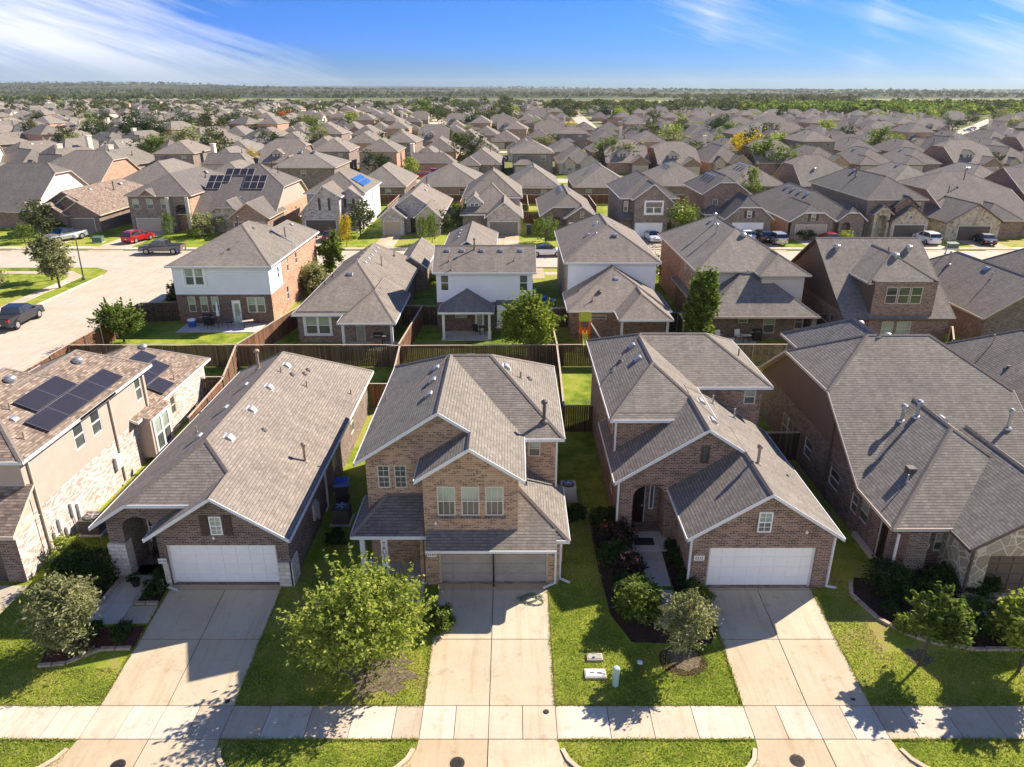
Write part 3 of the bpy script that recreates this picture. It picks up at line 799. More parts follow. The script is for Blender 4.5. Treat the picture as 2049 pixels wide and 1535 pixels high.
xs = [-9600, -3000, -700, -200, -60, 0, 60, 200, 700, 3000, 9600]; ys = [-60, 0, 17.3, 20.64, 26.9, 60, 120, 300, 700, 1500, 3000, 6000, 9700]
for i in range(len(xs)-1):
    for j in range(len(ys)-1):
        g.poly([(xs[i], ys[j], gz(ys[j])), (xs[i+1], ys[j], gz(ys[j])), (xs[i+1], ys[j+1], gz(ys[j+1])), (xs[i], ys[j+1], gz(ys[j+1]))])
tag(g.build('ground', M['grass']), kind='structure')

def rect(x0, x1, y0, y1): return [(x0,y0),(x1,y0),(x1,y1),(x0,y1)]
class Slabs:
    """paving made of slabs with narrow joints over dark bedding"""
    def __init__(s): s.m = MB(); s.b = MB()
    def base(s, poly, off=0.004):
        for lo, hi in ((-1e6, 20.64), (20.64, 26.9), (26.9, 1e6)):
            pts = clip(clip(poly, 1, lo, 1), 1, hi, -1)
            if len(pts) >= 3: s.b.poly([(x, y, gz(y)+off) for x, y in pts])
    def slab(s, poly, gap=0.016, off=0.02):
        cx = sum(p[0] for p in poly)/len(poly); cy = sum(p[1] for p in poly)/len(poly)
        xs_ = [p[0] for p in poly]; ys_ = [p[1] for p in poly]
        wx = max(xs_)-min(xs_); wy = max(ys_)-min(ys_)
        pp = [(cx+(x-cx)*(1-2*gap/wx), cy+(y-cy)*(1-2*gap/wy)) for x, y in poly]
        pts = [(x, y, gz(y)+off) for x, y in pp]
        s.m.poly(pts)
        for i in range(len(pts)):
            a, b = pts[i], pts[(i+1) % len(pts)]
            s.m.poly([(a[0],a[1],a[2]-0.03), (b[0],b[1],b[2]-0.03), b, a])
    def build(s, name, mat):
        a = s.m.build(name, mat); tag(a, kind='structure')
        if s.b.f: tag(s.b.build(name+'_joints', M['joint']), kind='structure')
        return a
# driveways of the front row
DW = [(-15.25, -10.28), (-3.27, 1.60), (8.55, 13.30), (21.3, 26.3)]
for x0, x1 in DW:
    s = Slabs(); s.base(rect(x0, x1, 17.0, 27.2))
    xm = (x0+x1)/2; yy = [20.64, 23.85, 26.72, 27.35]
    for j in range(2):
        s.slab(rect(x0, xm, yy[j], yy[j+1])); s.slab(rect(xm, x1, yy[j], yy[j+1]))
    s.slab(rect(x0-0.05, x1+0.05, yy[2], yy[3]))
    # apron with flared sides
    fl = [(0.0, 19.14), (0.05, 18.7), (0.22, 18.25), (0.55, 17.85), (1.0, 17.55), (1.5, 17.42)]
    s.slab([(xm, 17.42), (xm, 19.14)]+[(x0-dx, y) for dx, y in fl])
    s.slab([(x1+dx, y) for dx, y in fl]+[(xm, 17.42), (xm, 19.14)][::1])
    s.base([(x0-dx, y) for dx, y in fl]+[(x0, 17.42)]); s.base([(x1+dx, y) for dx, y in fl]+[(x1, 17.42)])
    s.build('driveway', M['concrete'])
    # curved kerb beside the apron
    for sg, xe in ((-1, x0), (1, x1)):
        k = MB()
        pts = [(xe+sg*(dx+0.02), y) for dx, y in fl]
        for i in range(1, len(pts)-1):
            p, q = pts[i], pts[i+1]; h0 = 0.13*(i/5.0); h1 = 0.13*((i+1)/5.0)
            d = Vector((q[0]-p[0], q[1]-p[1])).normalized(); n = Vector((-d.y, d.x))*0.15
            if n.x*sg < 0: n = -n
            zz = -0.55
            k.poly([(p[0],p[1],zz+0.025+h0), (q[0],q[1],zz+0.025+h1), (q[0]+n.x,q[1]+n.y,zz+0.03+h1), (p[0]+n.x,p[1]+n.y,zz+0.03+h0)])
            k.poly([(p[0],p[1],zz), (q[0],q[1],zz), (q[0],q[1],zz+0.025+h1), (p[0],p[1],zz+0.025+h0)])
        tag(k.build('kerb', M['concrete']), kind='structure')
# sidewalk
s = Slabs()
s.base(rect(-32, 34, 19.16, 20.62), 0.003)
edges = [-32]
x = -30.6
while x < 34:
    edges.append(x); x += 1.55
for x0, x1 in DW:
    edges = [e for e in edges if not (x0-0.5 < e < x1+0.5)]+[x0, (x0*3+x1)/4, (x0+x1)/2, (x0+x1*3)/4, x1]
edges = sorted(edges)
for i in range(len(edges)-1):
    s.slab(rect(edges[i], edges[i+1], 19.14, 20.64), 0.012, 0.022)
s.build('sidewalk', M['sidewalk'])
# street in front, below the frame
sheet(rect(-60, 60, 8.5, 17.4), 'front_road', M['road'], 0.006)
kb = MB(); kb.box(-60, 60, 17.25, 17.40, -0.6, -0.42)
# raised parkway kerb only between driveways
kb = MB(); last = -40
for x0, x1 in DW+[(60, 61)]:
    kb.box(last, x0-1.5, 17.27, 17.42, -0.60, -0.41); last = x1+1.5
tag(kb.build('street_kerb', M['sidewalk']), kind='structure')
# entry walks
s = Slabs(); 
for p in ([(-17.62,28.6),(-16.35,28.6),(-16.35,27.2),(-17.75,27.2)], [(-17.75,27.2),(-16.35,27.2),(-16.45,25.9),(-17.95,25.9)], [(-17.95,25.9),(-16.45,25.9),(-16.5,24.7),(-18.0,24.6)],
          [(-18.6,25.9),(-17.95,25.9),(-18.0,24.6),(-18.6,24.6)], [(-16.45,25.75),(-15.27,25.75),(-15.27,24.72),(-16.5,24.7)]): s.slab(p, 0.015)
s.slab([(-6.9,27.1),(-3.9,27.1),(-3.9,25.6),(-6.9,25.6)])
for p in ([(6.0,30.4),(7.25,30.4),(7.2,28.9),(6.0,28.9)], [(6.0,28.9),(7.2,28.9),(7.15,27.3),(6.0,27.3)], [(6.0,27.3),(7.15,27.3),(7.1,25.9),(5.95,25.9)], [(5.95,25.9),(7.1,25.9),(7.1,24.9),(5.95,24.6)], [(7.1,25.9),(8.53,25.9),(8.53,24.9),(7.1,24.9)]): s.slab(p, 0.015)
for p in ([(17.0,27.3),(18.0,27.3),(18.1,26.0),(17.5,26.0)], [(17.5,26.0),(18.1,26.0),(19.6,25.9),(19.6,25.0),(17.7,25.0)], [(19.6,25.9),(21.28,25.9),(21.28,25.0),(19.6,25.0)]): s.slab(p, 0.015)
s.slab([(-25.5, 27.0), (-21.6, 27.0), (-22.6, 20.7), (-27.4, 20.7)], 0.02)
s.build('garden_path', M['sidewalk'])
# planting beds
def bed(poly, mat='mulch', off=0.012): sheet(poly, 'mulch_bed', M[mat], off)
bed([(-18.9,28.2),(-17.78,27.9),(-17.85,26.0),(-18.2,25.1),(-19.4,25.6),(-19.6,27.3)])
bed([(-16.3,27.9),(-15.5,27.9),(-15.32,25.85),(-16.4,25.85)])
bed([(-18.6,24.45),(-15.3,24.6),(-15.3,23.4),(-16.6,23.3),(-17.6,22.6),(-18.6,22.5),(-18.8,23.4)], 'mulch_red')
bed([(4.0,33.0),(5.9,32.5),(5.95,24.5),(7.9,24.6),(8.45,24.3),(8.1,23.6),(6.8,23.6),(4.9,23.7),(4.2,25.2),(4.0,28)])
bed([(7.2,30.3),(8.2,30.3),(8.45,26.0),(7.2,26.0)])
bed([(15.6,27.6),(16.9,27.4),(17.9,25.0),(19.8,24.9),(25,24.9),(25,23.4),(18.6,23.3),(17.0,23.7),(15.5,25.0),(15.0,26.4)])
bed([(18.05,27.1),(21.2,27.0),(21.2,26.0),(18.2,26.1)])
def disc(cx, cy, r, n=22, j=0.08): return [(cx+r*cos(2*pi*k/n)*(1+random.uniform(-j,j)), cy+0.8*r*sin(2*pi*k/n)*(1+random.uniform(-j,j))) for k in range(n)]
bed(disc(6.75, 22.75, 0.95, 26, 0.06)); bed(disc(6.85, 22.85, 0.68, 26, 0.15), 'mulch_dry', 0.018); bed(disc(16.2, 22.9, 0.55, 20, 0.25), 'mulch_dry')
bed(disc(-5.2, 22.2, 1.35, 30, 0.3), 'mulch_dry')
# edging stones
def edging(pts, label, w=0.16, L=0.42, mat='edging'):
    root = MB()
    for i in range(len(pts)-1):
        p, q = Vector(pts[i]), Vector(pts[i+1]); d = (q-p); n = max(1, int(d.length/L)); u = d/n; t = Vector((-u.y, u.x)).normalized()*w
        for k in range(n):
            a = p+u*(k+0.03); b = p+u*(k+0.95)
            h = 0.10+random.uniform(-0.02, 0.02)
            root.obox((a.x-t.x/2, a.y-t.y/2, gz(a.y)), (b.x-a.x, b.y-a.y, gz(b.y)-gz(a.y)), (t.x, t.y, 0), (0,0,h))
    tag(root.build('garden_edging', M[mat]), label, 'garden edging', 'stone edging round the flower beds')
edging([(-17.72,27.9),(-17.85,26.0),(-18.25,25.0)], 'stone edging left of the short path to the arched porch', 0.2, 0.6, 'edging')
edging([(-16.32,27.6),(-16.42,25.88),(-15.35,25.86)], 'stone edging between the short path and the driveway at left')
edging([(-18.6,22.45),(-17.6,22.6),(-16.6,23.3),(-15.35,23.35)], 'curved pinkish stone edging below the silvery tree at left')
edging([(15.3,27.3),(14.95,26.4),(15.5,25.0),(16.2,24.2),(17.0,23.7),(18.6,23.3),(21,23.3),(25,23.35)], 'long curved stone edging round the bed at far right')
edging([(18.2,26.05),(21.2,25.98)], 'straight stone edging in front of the bushes by the brown garage')
# ---- back streets
rm = MB()
def road(poly, z): rm.poly([(x, y, z) for x, y in poly])
road([(-160, 90.3), (-52, 90.3), (-49.8, 88.6), (-49.0, 86), (-49.0, 40), (-37.0, 40), (-37.0, 82), (-36.2, 87), (-34, 90.3), (140, 90.3), (140, 100.2), (-160, 101.2)], 0.03)
tag(rm.build('back_street', M['road']), kind='structure')
s = Slabs()
for a, b, y0, y1 in ((-160, -55, 102.4, 103.9), (-55, 140, 101.8, 103.2), (-32, 140, 86.6, 88.0)):
    x = a
    while x < b: s.slab(rect(x, min(x+4, b), y0, y1), 0.02, 0.025); x += 4
for y in range(44, 84, 4): s.slab(rect(-52.6, -51.2, y, y+4), 0.02, 0.025)
s.slab([(-52.6,84),(-51.2,84),(-51.4,86),(-54,88.5),(-70,88.5),(-70,87.1),(-54.5,87.1),(-53,85.8)], 0.02, 0.025)
s.build('back_sidewalk', M['sidewalk'])
k = MB()
for a, b, y0, y1 in ((-160, 140, 101.2, 101.35), (-34, 140, 90.15, 90.3)): k.box(a, b, y0, y1, 0, 0.15)
k.box(-49.15, -49.0, 40, 86, 0, 0.15); k.box(-37.0, -36.85, 40, 82, 0, 0.15)
tag(k.build('back_kerb', M['sidewalk']), kind='structure')
# ------------------------------------------------------------ front row of houses
GR = 'houses of the front row'
# --- far left: stucco over white brick, solar panels
h = House('house', 'two storey house with beige stucco over whitewashed brick and solar panels at far left', 'house', (-26, 34), GR)
h.mass('y', -30.3, -21.5, 28.4, 36.5, 5.5, tb1=False, r=-25.9, zr=7.48, roof='roof_mix', wall='brick_white', trim='trim_white', c0='hip', c1='hip', hp1=1.2, oh=0.4, wb1=36.5,
       bands=[(2.75, 'stucco_beige')], ops={'R': [W(32.85,33.75,3.75,5.1,frame='trim_white',top='glass',bot='screen'), W(34.45,35.35,3.75,5.1,frame='trim_white',top='glass',bot='screen')],
       'F': [W(-26.9,-25.9,3.6,4.9), W(-24.5,-23.3,3.5,4.9)]})
h.mass('y', -28.0, -21.5, 33, 40.8, 5.488, r=-24.75, zr=6.95, roof='roof_mix', wall='brick_white', c1='hip', hp1=0.9, oh=0.392, wb0=36.5, bands=[(2.75, 'stucco_beige')],
       ops={'R': [W(39.2,39.9,3.7,5.15,frame='trim_white',top='glass',bot='screen')]}, walls='BLR')
h.mass('y', -29.7, -21.5, 38, 48.9, 2.95, r=-25.6, zr=4.8, roof='roof_mix', wall='brick_white', c1='hip', hp1=0.7, oh=0.41, wb0=40.3,
       ops={'R': [W(42.95,43.6,1.15,2.35,frame='trim_tan',top='screen',bot='screen')]}, walls='BLR')
ri = h.mi(h.rm,'roof_mix'); h.roof.poly([(-29.5,26.85,2.7),(-21.6,26.85,2.7),(-21.6,28.85,4.15),(-29.5,28.85,4.15)], ri)
h.trim.box(-29.5,-21.57,26.8,26.86,2.52,2.7,h.mi(h.tm,'trim_tan')); h.trim.poly([(-21.58,26.85,2.55),(-21.58,28.85,4.0),(-21.58,28.85,4.16),(-21.58,26.85,2.71)],h.mi(h.tm,'trim_tan')); h.trim.poly([(-29.5,26.85,2.52),(-29.5,28.8,2.6),(-21.6,28.8,2.6),(-21.6,26.85,2.52)],h.mi(h.tm,'trim_tan'))
h.wallgrid('F', 27.3, -29.1, -21.9, 0, 2.75, [G(-27.2,-22.75,0.02,2.2,mat='door_brown',frame='trim_brown',depth=0.3)], h.mi(h.wm,'brick_dark'), [])
h.wallgrid('R', -21.9, 27.3, 28.8, 0, 2.75, [], h.mi(h.wm,'brick_white'), []); h.wall.poly([(-21.9,27.3,2.75),(-21.9,28.8,2.75),(-21.9,28.8,4.0),(-21.9,27.3,2.95)], h.mi(h.wm,'stucco_beige'))
b = MB(); b.box(-21.9, -21.15, 38.7, 41.2, 0.35, 2.85); o = h.part(b, 'bay', [M['stucco_beige']])
h.window('R', -21.15, 39.0, 40.9, 0.55, 2.6, 0.01, {'frame': 'trim_white', 'n': 2, 'top': 'blind', 'bot': 'screen', 'trim': 0.08})
b = MB(); b.poly([(-21.0,38.6,2.84),(-21.0,41.3,2.84),(-21.95,41.3,3.1),(-21.95,38.6,3.1)]); h.part(b, 'bay_roof', [M['roof_mix']])
for y in (29.2, 36.3, 40.1): h.downspout(-21.83, y, 0.0, 5.3 if y < 40.5 else 2.8, 'trim_tan', (0, -0.4))
m = MB(); m.box(-21.895, -21.72, 35.6, 36.3, 1.15, 1.9); h.part(m, 'meter_box', [M['vent_grey']])
m = MB()
for y, z0, z1 in ((29.6,0.5,1.1),(30.1,0.9,1.5),(30.5,0.3,0.8),(31.2,1.0,1.7),(31.7,0.2,1.4)): m.box(-21.895,-21.76,y,y+0.22,z0,z1)
for y in (29.7,30.2,31.3): m.tube((-21.83,y,0.0),(-21.83,y,1.4),0.03,n=6)
h.part(m, 'utility_meters', [M['vent_grey']])
sl = 0.45; dvx = (-1, 0, sl)
def zr1(x): return 5.5+0.45*(-21.5-x)
h.panels((-21.8, 31.0, zr1(-21.8)), (0,1,0), dvx, [(0,0),(1,0),(2,0),(3,0)], size=(1.74, 1.17))
h.panels((-22.93, 32.15, zr1(-22.93)), (0,1,0), dvx, [(0,0),(1,0)], size=(1.74, 1.17))
def zr2(x): return 2.95+0.45*(-21.5-x)
h.panels((-21.7, 41.8, zr2(-21.7)), (0,1,0), dvx, [(0,0)], size=(1.72, 1.1))
h.panels((-22.75, 42.0, zr2(-22.75)), (0,1,0), dvx, [(0,0),(1,0)], size=(1.72, 1.1))
h.panels((-23.8, 44.3, zr2(-23.8)), (0,1,0), dvx, [(0,0)], size=(1.72, 1.1))
h.vent(-25.1, 33.95, zr1(-25.1), 1, 0, sl, 'dome', 0.95); h.vent(-24.05, 37.97, zr1(-24.05), 1, 0, sl, 'dome', 0.95)
h.vent(-24.9, 46.6, zr2(-24.9), 1, 0, sl, 'dome', 0.9)
h.pipe(-23.83, 31.7, zr1(-23.83), 0.35, 0.04, 'pipe_tan'); h.pipe(-22.28, 30.0, zr1(-22.28), 0.35, 0.04, 'pipe_tan'); h.pipe(-22.0, 44.2, zr2(-22), 0.3, 0.04, 'pipe_tan')
h.vent(-23.34, 31.1, zr1(-23.34), 1, 0, sl, 'slant', 0.8)
h.done()
# --- left: one storey, white double garage
h = House('house', 'one storey dark brick house with large tan roof and white garage door at left', 'house', (-14, 34), GR)
h.mass('y', -18.47, -9.45, 27.2, 46.5, 2.9, 0.655, 'roof_tan', 'brick_dark', c0=4.05, c1='hip', wb0=27.75, rh=0.5,
       bands=[], ops={'F': [OP(-17.35,-15.95,0.02,3.1,depth=1.7,arch=0.55,archmat='brick_dark',inner=[W(-17.15,-16.2,0.75,2.35,frame='frame_white',grid=(3,4),top='glass',bot='screen')])],
       'R': [W(35.6,36.5,1.0,2.3,top='screen'), W(40.5,41.4,0.9,2.3,top='screen',frame='frame')]})
m = MB(); m.box(-18.12, -17.32, 27.62, 28.2, 0, 1.75); h.part(m, 'stone_pier', [M['ashlar']])
h.mass('y', -15.66, -9.44, 26.25, 33.0, 2.925, 0.655, 'roof_tan', 'brick_dark', tb1=False, zr=4.965, r=-12.55, cl=28.3, oh=0.36, rh=0.55, wb0=27.05, walls='FLR',
       ops={'F': [G(-15.22,-10.38,0.02,2.12,mat='door_white',depth=0.22), ON(-13.08,-12.55,2.68,3.6,frame='frame_white',grid=(2,4),top='blind',bot='blind',shutters='shutter')]})
for x0, x1 in ((-15.42,-15.24),(-10.36,-9.76)):
    m = MB(); m.box(x0, x1, 26.93, 27.08, 0, 1.25); h.part(m, 'stone_pier', [M['ashlar']])
m = MB(); m.box(-9.83,-9.72,26.93,27.9,0,1.25); h.part(m, 'stone_pier', [M['ashlar']])
plaque(h, -15.42, 26.97, 1.36, '5536', 0.36)
sl = 0.655
zp = lambda x: 2.9+sl*(-9.45-x) if x > -13.96 else 2.9+sl*(x+18.47)
for x, y in ((-13.37,40.6),(-13.36,37.2),(-13.34,34.2),(-13.32,30.95)): h.vent(x, y, zp(x), 1, 0, sl)
for x, y in ((-15.1,38.3),(-15.0,34.95),(-15.1,31.7)): h.vent(x, y, zp(x), -1, 0, sl)
for x, y, hh, r_, mt in ((-13.38,39.5,.3,.04,'pipe_tan'),(-11.99,39.5,.35,.04,'pipe_tan'),(-9.95,41.6,.3,.04,'pipe_tan'),(-12.93,39.9,.1,.08,'pipe_dark'),(-12.47,40.8,.1,.08,'pipe_dark'),(-12.45,41.5,.1,.08,'pipe_dark'),(-12.45,33.0,.1,.08,'pipe_dark'),(-15.97,33.4,.35,.04,'pipe_tan')): h.pipe(x, y, zp(x), hh, r_, mt)
h.pipe(-15.43, 41.6, zp(-15.43), 1.1, 0.09, 'pipe_tan', True); h.pipe(-10.3, 32.3, zp(-10.3), 0.9, 0.07, 'pipe_tan', True)
h.downspout(-15.58, 26.86, 0.0, 0.45, toe=(0.75, -0.25)); h.downspout(-9.76, 33.6, 0, 2.7)
m = MB(); m.box(-9.87,-9.7,30.9,31.5,0.9,1.8); m.box(-9.87,-9.74,31.7,31.95,0.5,1.4); h.part(m, 'meter_box', [M['vent_grey']])
m = MB(); m.lathe((-13.0,27.0,2.45),[(0.05,0),(0.07,0.08),(0.02,0.14)],8); h.part(m, 'wall_lamp', [M['white']])
h.done()
# --- centre: two storey tan brick
h = House('house', 'two storey tan brick house with three upper windows and screened garage doors', 'house', (-2.2, 34), GR)
h.mass('x', 30.7, 40.45, -6.9, 2.47, 5.5, zr=7.95, roof='roof_grey', wall='brick_tan', c0='hip', c1='hip', hp0=0.669, hp1=0.69, oh=0.42, rh=0.4,
       ops={'F': [W(0.78,1.36,4.35,5.2,top='blind',bot='screen')], 'R': [W(34,34.9,3.9,5.1), W(33.5,34.3,1.0,2.4)]})
h.mass('y', -6.9, 0.57, 28.2, 35.5, 5.525, tb1=False, r=-3.165, zr=7.972, roof='roof_grey', wall='brick_tan', oh=0.408, rh=0.45,
       ops={'F': [W(-6.0,-5.45,4.05,5.2,grid=(2,4),top='screen',bot='screen'), W(-5.25,-4.7,4.05,5.2,grid=(2,4),top='screen',bot='screen')]}, walls='FLR', z0=0.0)
h.mass('y', -4.09, 0.56, 26.62, 31.5, 5.545, r=-1.765, zr=7.067, cl=28.2, roof='roof_grey', wall='brick_tan', oh=0.3, rh=0.42, walls='FLR', z0=2.5, tb1=False,
       ops={'F': [W(-3.2,-2.42,3.62,5.05,top='blind',bot='screen',grid=(3,2)), W(-2.17,-1.39,3.62,5.05,top='blind',bot='screen',grid=(3,2)), W(-1.14,-0.36,3.62,5.05,top='blind',bot='screen',grid=(3,2)),
            G(-3.28,1.6,0.02,2.0,mat='door_screen',split=2)]} if False else
       {'F': [W(-3.2,-2.42,3.62,5.05,top='blind',bot='screen',grid=(3,2)), W(-2.17,-1.39,3.62,5.05,top='blind',bot='screen',grid=(3,2)), W(-1.14,-0.36,3.62,5.05,top='blind',bot='screen',grid=(3,2))]})
for x in (-2.81, -1.78, -0.75):
    m = MB(); m.box(x-0.46, x+0.46, 26.96, 27.08, 3.5, 3.6); h.part(m, 'window_sill', [M['brick_dark']])
# garage body and low roofs
h.mass('y', -1.9, 2.5, 26.75, 31.3, 2.55, 0.65, 'roof_grey', 'brick_tan', tb1=False, c0='hip', oh=0.4, rh=0.3, wb0=27.25, walls='R', caps=True)
h.wallgrid('F', 27.1, -3.85, 2.1, 0, 2.5, [G(-3.25,1.62,0.02,2.05,mat='door_screen',split=2,frame='trim_tan',depth=0.2)], h.mi(h.wm, 'brick_tan'), [])
m = h.roof; ri = h.mi(h.rm, 'roof_grey')
m.poly([(-3.7,26.2,2.42),(1.9,26.2,2.42),(1.9,27.08,2.93),(-3.7,27.08,2.93)], ri)
h.trim.box(-3.7,1.9,26.16,26.22,2.30,2.42,h.mi(h.tm,'trim_white')); h.trim.poly([(-3.7,26.2,2.3),(-3.7,27.1,2.3),(1.9,27.1,2.3),(1.9,26.2,2.3)],0)
m.poly([(-3.7,26.2,2.42),(-3.7,27.08,2.93),(-3.7,27.08,2.3),(-3.7,26.2,2.3)], ri)
# porch roof at left
h.mass('x', 27.0, 30.4, -7.04, -3.72, 2.6, zr=3.85, r=28.75, roof='roof_dark', wall='brick_tan', c0='hip', hp0=0.82, walls='', oh=0.3, rh=0.3, tb1=False, cl=-4.0)
h.wallgrid('F', 28.95, -6.5, -3.85, 0, 2.75, [DR(-5.0,-4.15,0.03,2.15,mat='door_dark',depth=0.1)], h.mi(h.wm, 'brick_tan'), [])
m = MB(); m.box(-6.9,-3.86,27.12,28.94,0.0,0.06); h.part(m, 'porch_floor', [M['patio']])
h.post(-6.62, 27.35, 0.02, 2.42, 0.2); h.post(-4.0, 27.35, 0.02, 2.42, 0.16, 'brick_tan')
m = MB(); m.box(-5.78,-5.50,27.2,27.24,0.1,2.35); sg = h.part(m, 'porch_sign', [M['white']])
text_mesh('T\nR\nU\nS\nT\n \nI\nN', 0.27, 'sign_lettering', M['black'], (-5.64+2.2, 27.19-34, 1.27), (pi/2,0,0), sg, vertical=True)
plaque(h, -3.55, 27.1, 1.62, '5534', 0.42)
for x in (-2.9,-1.9,-0.7,-0.45,0.4,1.2):
    m = MB(); m.box(x-0.015,x+0.015,27.02,27.06,1.7,2.04); h.part(m, 'screen_strap', [M['black']])
m = MB(); m.box(-0.86,-0.78,26.9,26.96,0.02,2.3); h.part(m, 'screen_post', [M['black']])
sl=0.656
zl = lambda x: 5.5+sl*(x+6.9)
for x, y in ((-3.84,34.7),(-3.84,33.0),(-3.83,31.2)): h.vent(x, y, zl(x), -1, 0, sl)
h.vent(-0.28, 35.16, 7.41, 1, 0, 0.69); h.vent(-2.2, 36.3, 7.6, 0, 1, 0.5)
h.pipe(-6.5, 34.7, zl(-6.5), 0.35, 0.04, 'pipe_tan'); h.pipe(0.45, 34.95, 6.9, 0.35, 0.04, 'pipe_tan'); h.pipe(0.88, 35.6, 6.6, 0.1, 0.08)
h.pipe(1.53, 31.6, 6.0, 0.95, 0.08, 'pipe_dark', True)
h.downspout(1.93, 27.03, 0.0, 2.3, toe=(-0.55,-0.25)); h.downspout(2.16, 27.35, 0, 2.45, toe=(0.45,-0.2)); h.downspout(2.12, 30.98, 2.4, 5.3, toe=(0,0))
m = MB(); m.box(2.1,2.28,28.0,28.4,0.6,1.4); m.tube((2.2,28.2,0),(2.2,28.2,1.5),0.04); h.part(m, 'meter_box', [M['vent_grey']])
m = MB(); m.lathe((-3.3,27.0,3.2),[(0.05,0),(0.07,0.08),(0.02,0.14)],8); h.part(m, 'wall_lamp', [M['white']])
h.done()
# --- right: red-brown brick, arched entry, white garage
h = House('house', 'two storey brown brick house with arched entry and white garage door', 'house', (9, 35), GR)
h.mass('y', 4.85, 10.15, 32.8, 41.0, 5.5, tb1=False, zr=7.22, roof='roof_grey', wall='brick_red', c0='hip', hp0=0.47, oh=0.42, rh=0.42, walls='FL', ops={'L': [W(34.4,35.0,3.6,4.7), W(38,38.8,3.6,4.8), W(36,36.6,1.0,2.2)]})
h.mass('x', 37.1, 45.3, 4.86, 14.34, 5.51, zr=7.3, roof='roof_grey', wall='brick_red', c0='hip', c1='hip', hp0=0.65, hp1=0.62, oh=0.42, rh=0.4, ops={'F': [W(12.95,13.6,4.3,5.2,top='blind',bot='screen')]})
h.mass('y', 4.85, 14.2, 30.25, 37.0, 3.42, r=9.07, zr=6.2, ze1=2.86, gap1=0.25, roof='roof_grey', wall='brick_red', c1=4.4, hp1=1.4, oh=0.36, rh=0.48, wb1=37.4,
       ops={'F': [OP(5.86,7.42,0.03,3.0,depth=1.5,arch=0.6,archmat='brick_red',inner=[DR(5.95,6.75,0.05,2.35,mat='door_dark'), W(6.95,7.2,0.8,2.4,style='fixed',frame='frame_white',top='screen',bot='screen')]),
            ON(8.92,9.3,4.25,5.1,frame='shutter',top='screen',bot='screen',style='fixed')], 'L': [W(33.2,33.9,1.0,2.2)]}, walls='FLR')
h.mass('y', 7.49, 14.2, 26.4, 33.0, 2.86, tb1=False, r=10.85, zr=5.06, ze1=2.88, cl=30.3, roof='roof_grey', wall='brick_red', oh=0.38, gap1=0.25, rh=0.45, wb0=26.85,
       ops={'F': [G(8.62,13.3,0.02,2.12,mat='door_white',depth=0.2), ON(10.55,11.15,2.95,3.95,frame='frame_white',grid=(2,4),top='blind',bot='screen')]}, walls='FLR')
m = MB(); m.box(5.6,7.65,29.6,31.2,0.0,0.1); h.part(m, 'porch_floor', [M['patio']])
plaque(h, 8.2, 26.85, 1.6, '5532')
m = MB(); m.lathe((12.7,26.78,2.9),[(0.05,0),(0.07,0.08),(0.02,0.14)],8); h.part(m, 'wall_lamp', [M['white']])
zl = lambda x: 5.5+0.65*(x-4.85)
for x, y in ((6.97,40.07),(6.98,37.9)): h.vent(x, y, zl(x), -1, 0, 0.65)
zr_ = lambda x: 2.86+0.651*(14.2-x)
for x, y in ((9.72,34.4),(9.72,32.1)): h.vent(x, y, zr_(x), 1, 0, 0.65)
h.pipe(10.67, 35.6, zr_(10.67), 0.5, 0.045, 'metal'); h.pipe(11.87, 35.5, zr_(11.87), 0.55, 0.05, 'metal'); h.pipe(11.2, 29.5, zr_(11.2), 0.85, 0.07, 'pipe_tan', True)
h.pipe(6.2, 38.9, zl(6.2), 0.1, 0.09); h.pipe(5.7, 38.2, zl(5.7), 0.2, 0.04, 'metal'); h.pipe(13.3, 40.4, 6.1, 0.5, 0.05, 'pipe_tan')
h.pipe(13.1, 30.6, zr_(13.1), 0.1, 0.04)
h.downspout(7.78, 26.78, 0.0, 2.8, toe=(0.35,-0.3)); h.downspout(5.12, 30.65, 0.0, 3.2, toe=(-0.4,-0.2)); h.downspout(5.2, 33.1, 3.2, 5.3, toe=(0,0)); h.downspout(13.98, 26.8, 0, 2.7, toe=(0.45,0))
h.done()
# --- far right: big grey roof, stucco gable, stone garage
h = House('house', 'large brown brick and stucco house with broad grey roof and stone garage gable', 'house', (21, 35), GR)
h.mass('x', 30.7, 46.82, 16.64, 26.42, 2.85, zr=8.0, roof='roof_back', wall='brick_dark', trim='trim_tan', c0=5.95, c1=5.95, hp0=0.652, hp1=0.652, oh=0.42, rh=0.42, gable='stucco_brown',
       ops={'L': [W(40.1,41.9,0.35,1.95,frame='trim_tan',top='screen',bot='screen',n=2), W(37.1,38.2,0.9,2.0), W(33.4,34.6,1.0,2.0), W(31.2,31.9,1.0,2.0)]})
h.mass('y', 16.63, 25.37, 27.2, 35.14, 2.87, tb1=False, e1=(30.72,30.72), wb1=31.0, zr=5.69, roof='roof_back', wall='brick_dark', trim='trim_tan', c0='hip', oh=0.5, rh=0.6, wb0=28.1, gap0=0.54, walls='FLR',
       ops={'F': [W(19.2,19.95,1.1,2.05,top='blind',bot='glass')], 'L': [DR(28.4,29.25,0.1,2.15,mat='door_dark'), W(30.3,31.2,1.0,2.05)]})
m = MB(); m.box(17.5,18.4,27.25,28.1,0,2.62); h.part(m, 'brick_pier', [M['brick_dark']])
m = MB(); m.box(16.95,17.15,27.4,31.0,0.0,0.25); h.part(m, 'plinth', [M['trim_tan']])
h.mass('y', 19.15, 26.2, 25.7, 33.0, 2.82, tb1=False, zr=5.1, roof='roof_back', wall='stone_cream', trim='trim_brown', oh=0.4, rh=0.5, walls='FLR', ops={'F': [G(20.45,25.3,0.02,2.15,mat='door_brown',frame='brick_dark',depth=0.3)]})
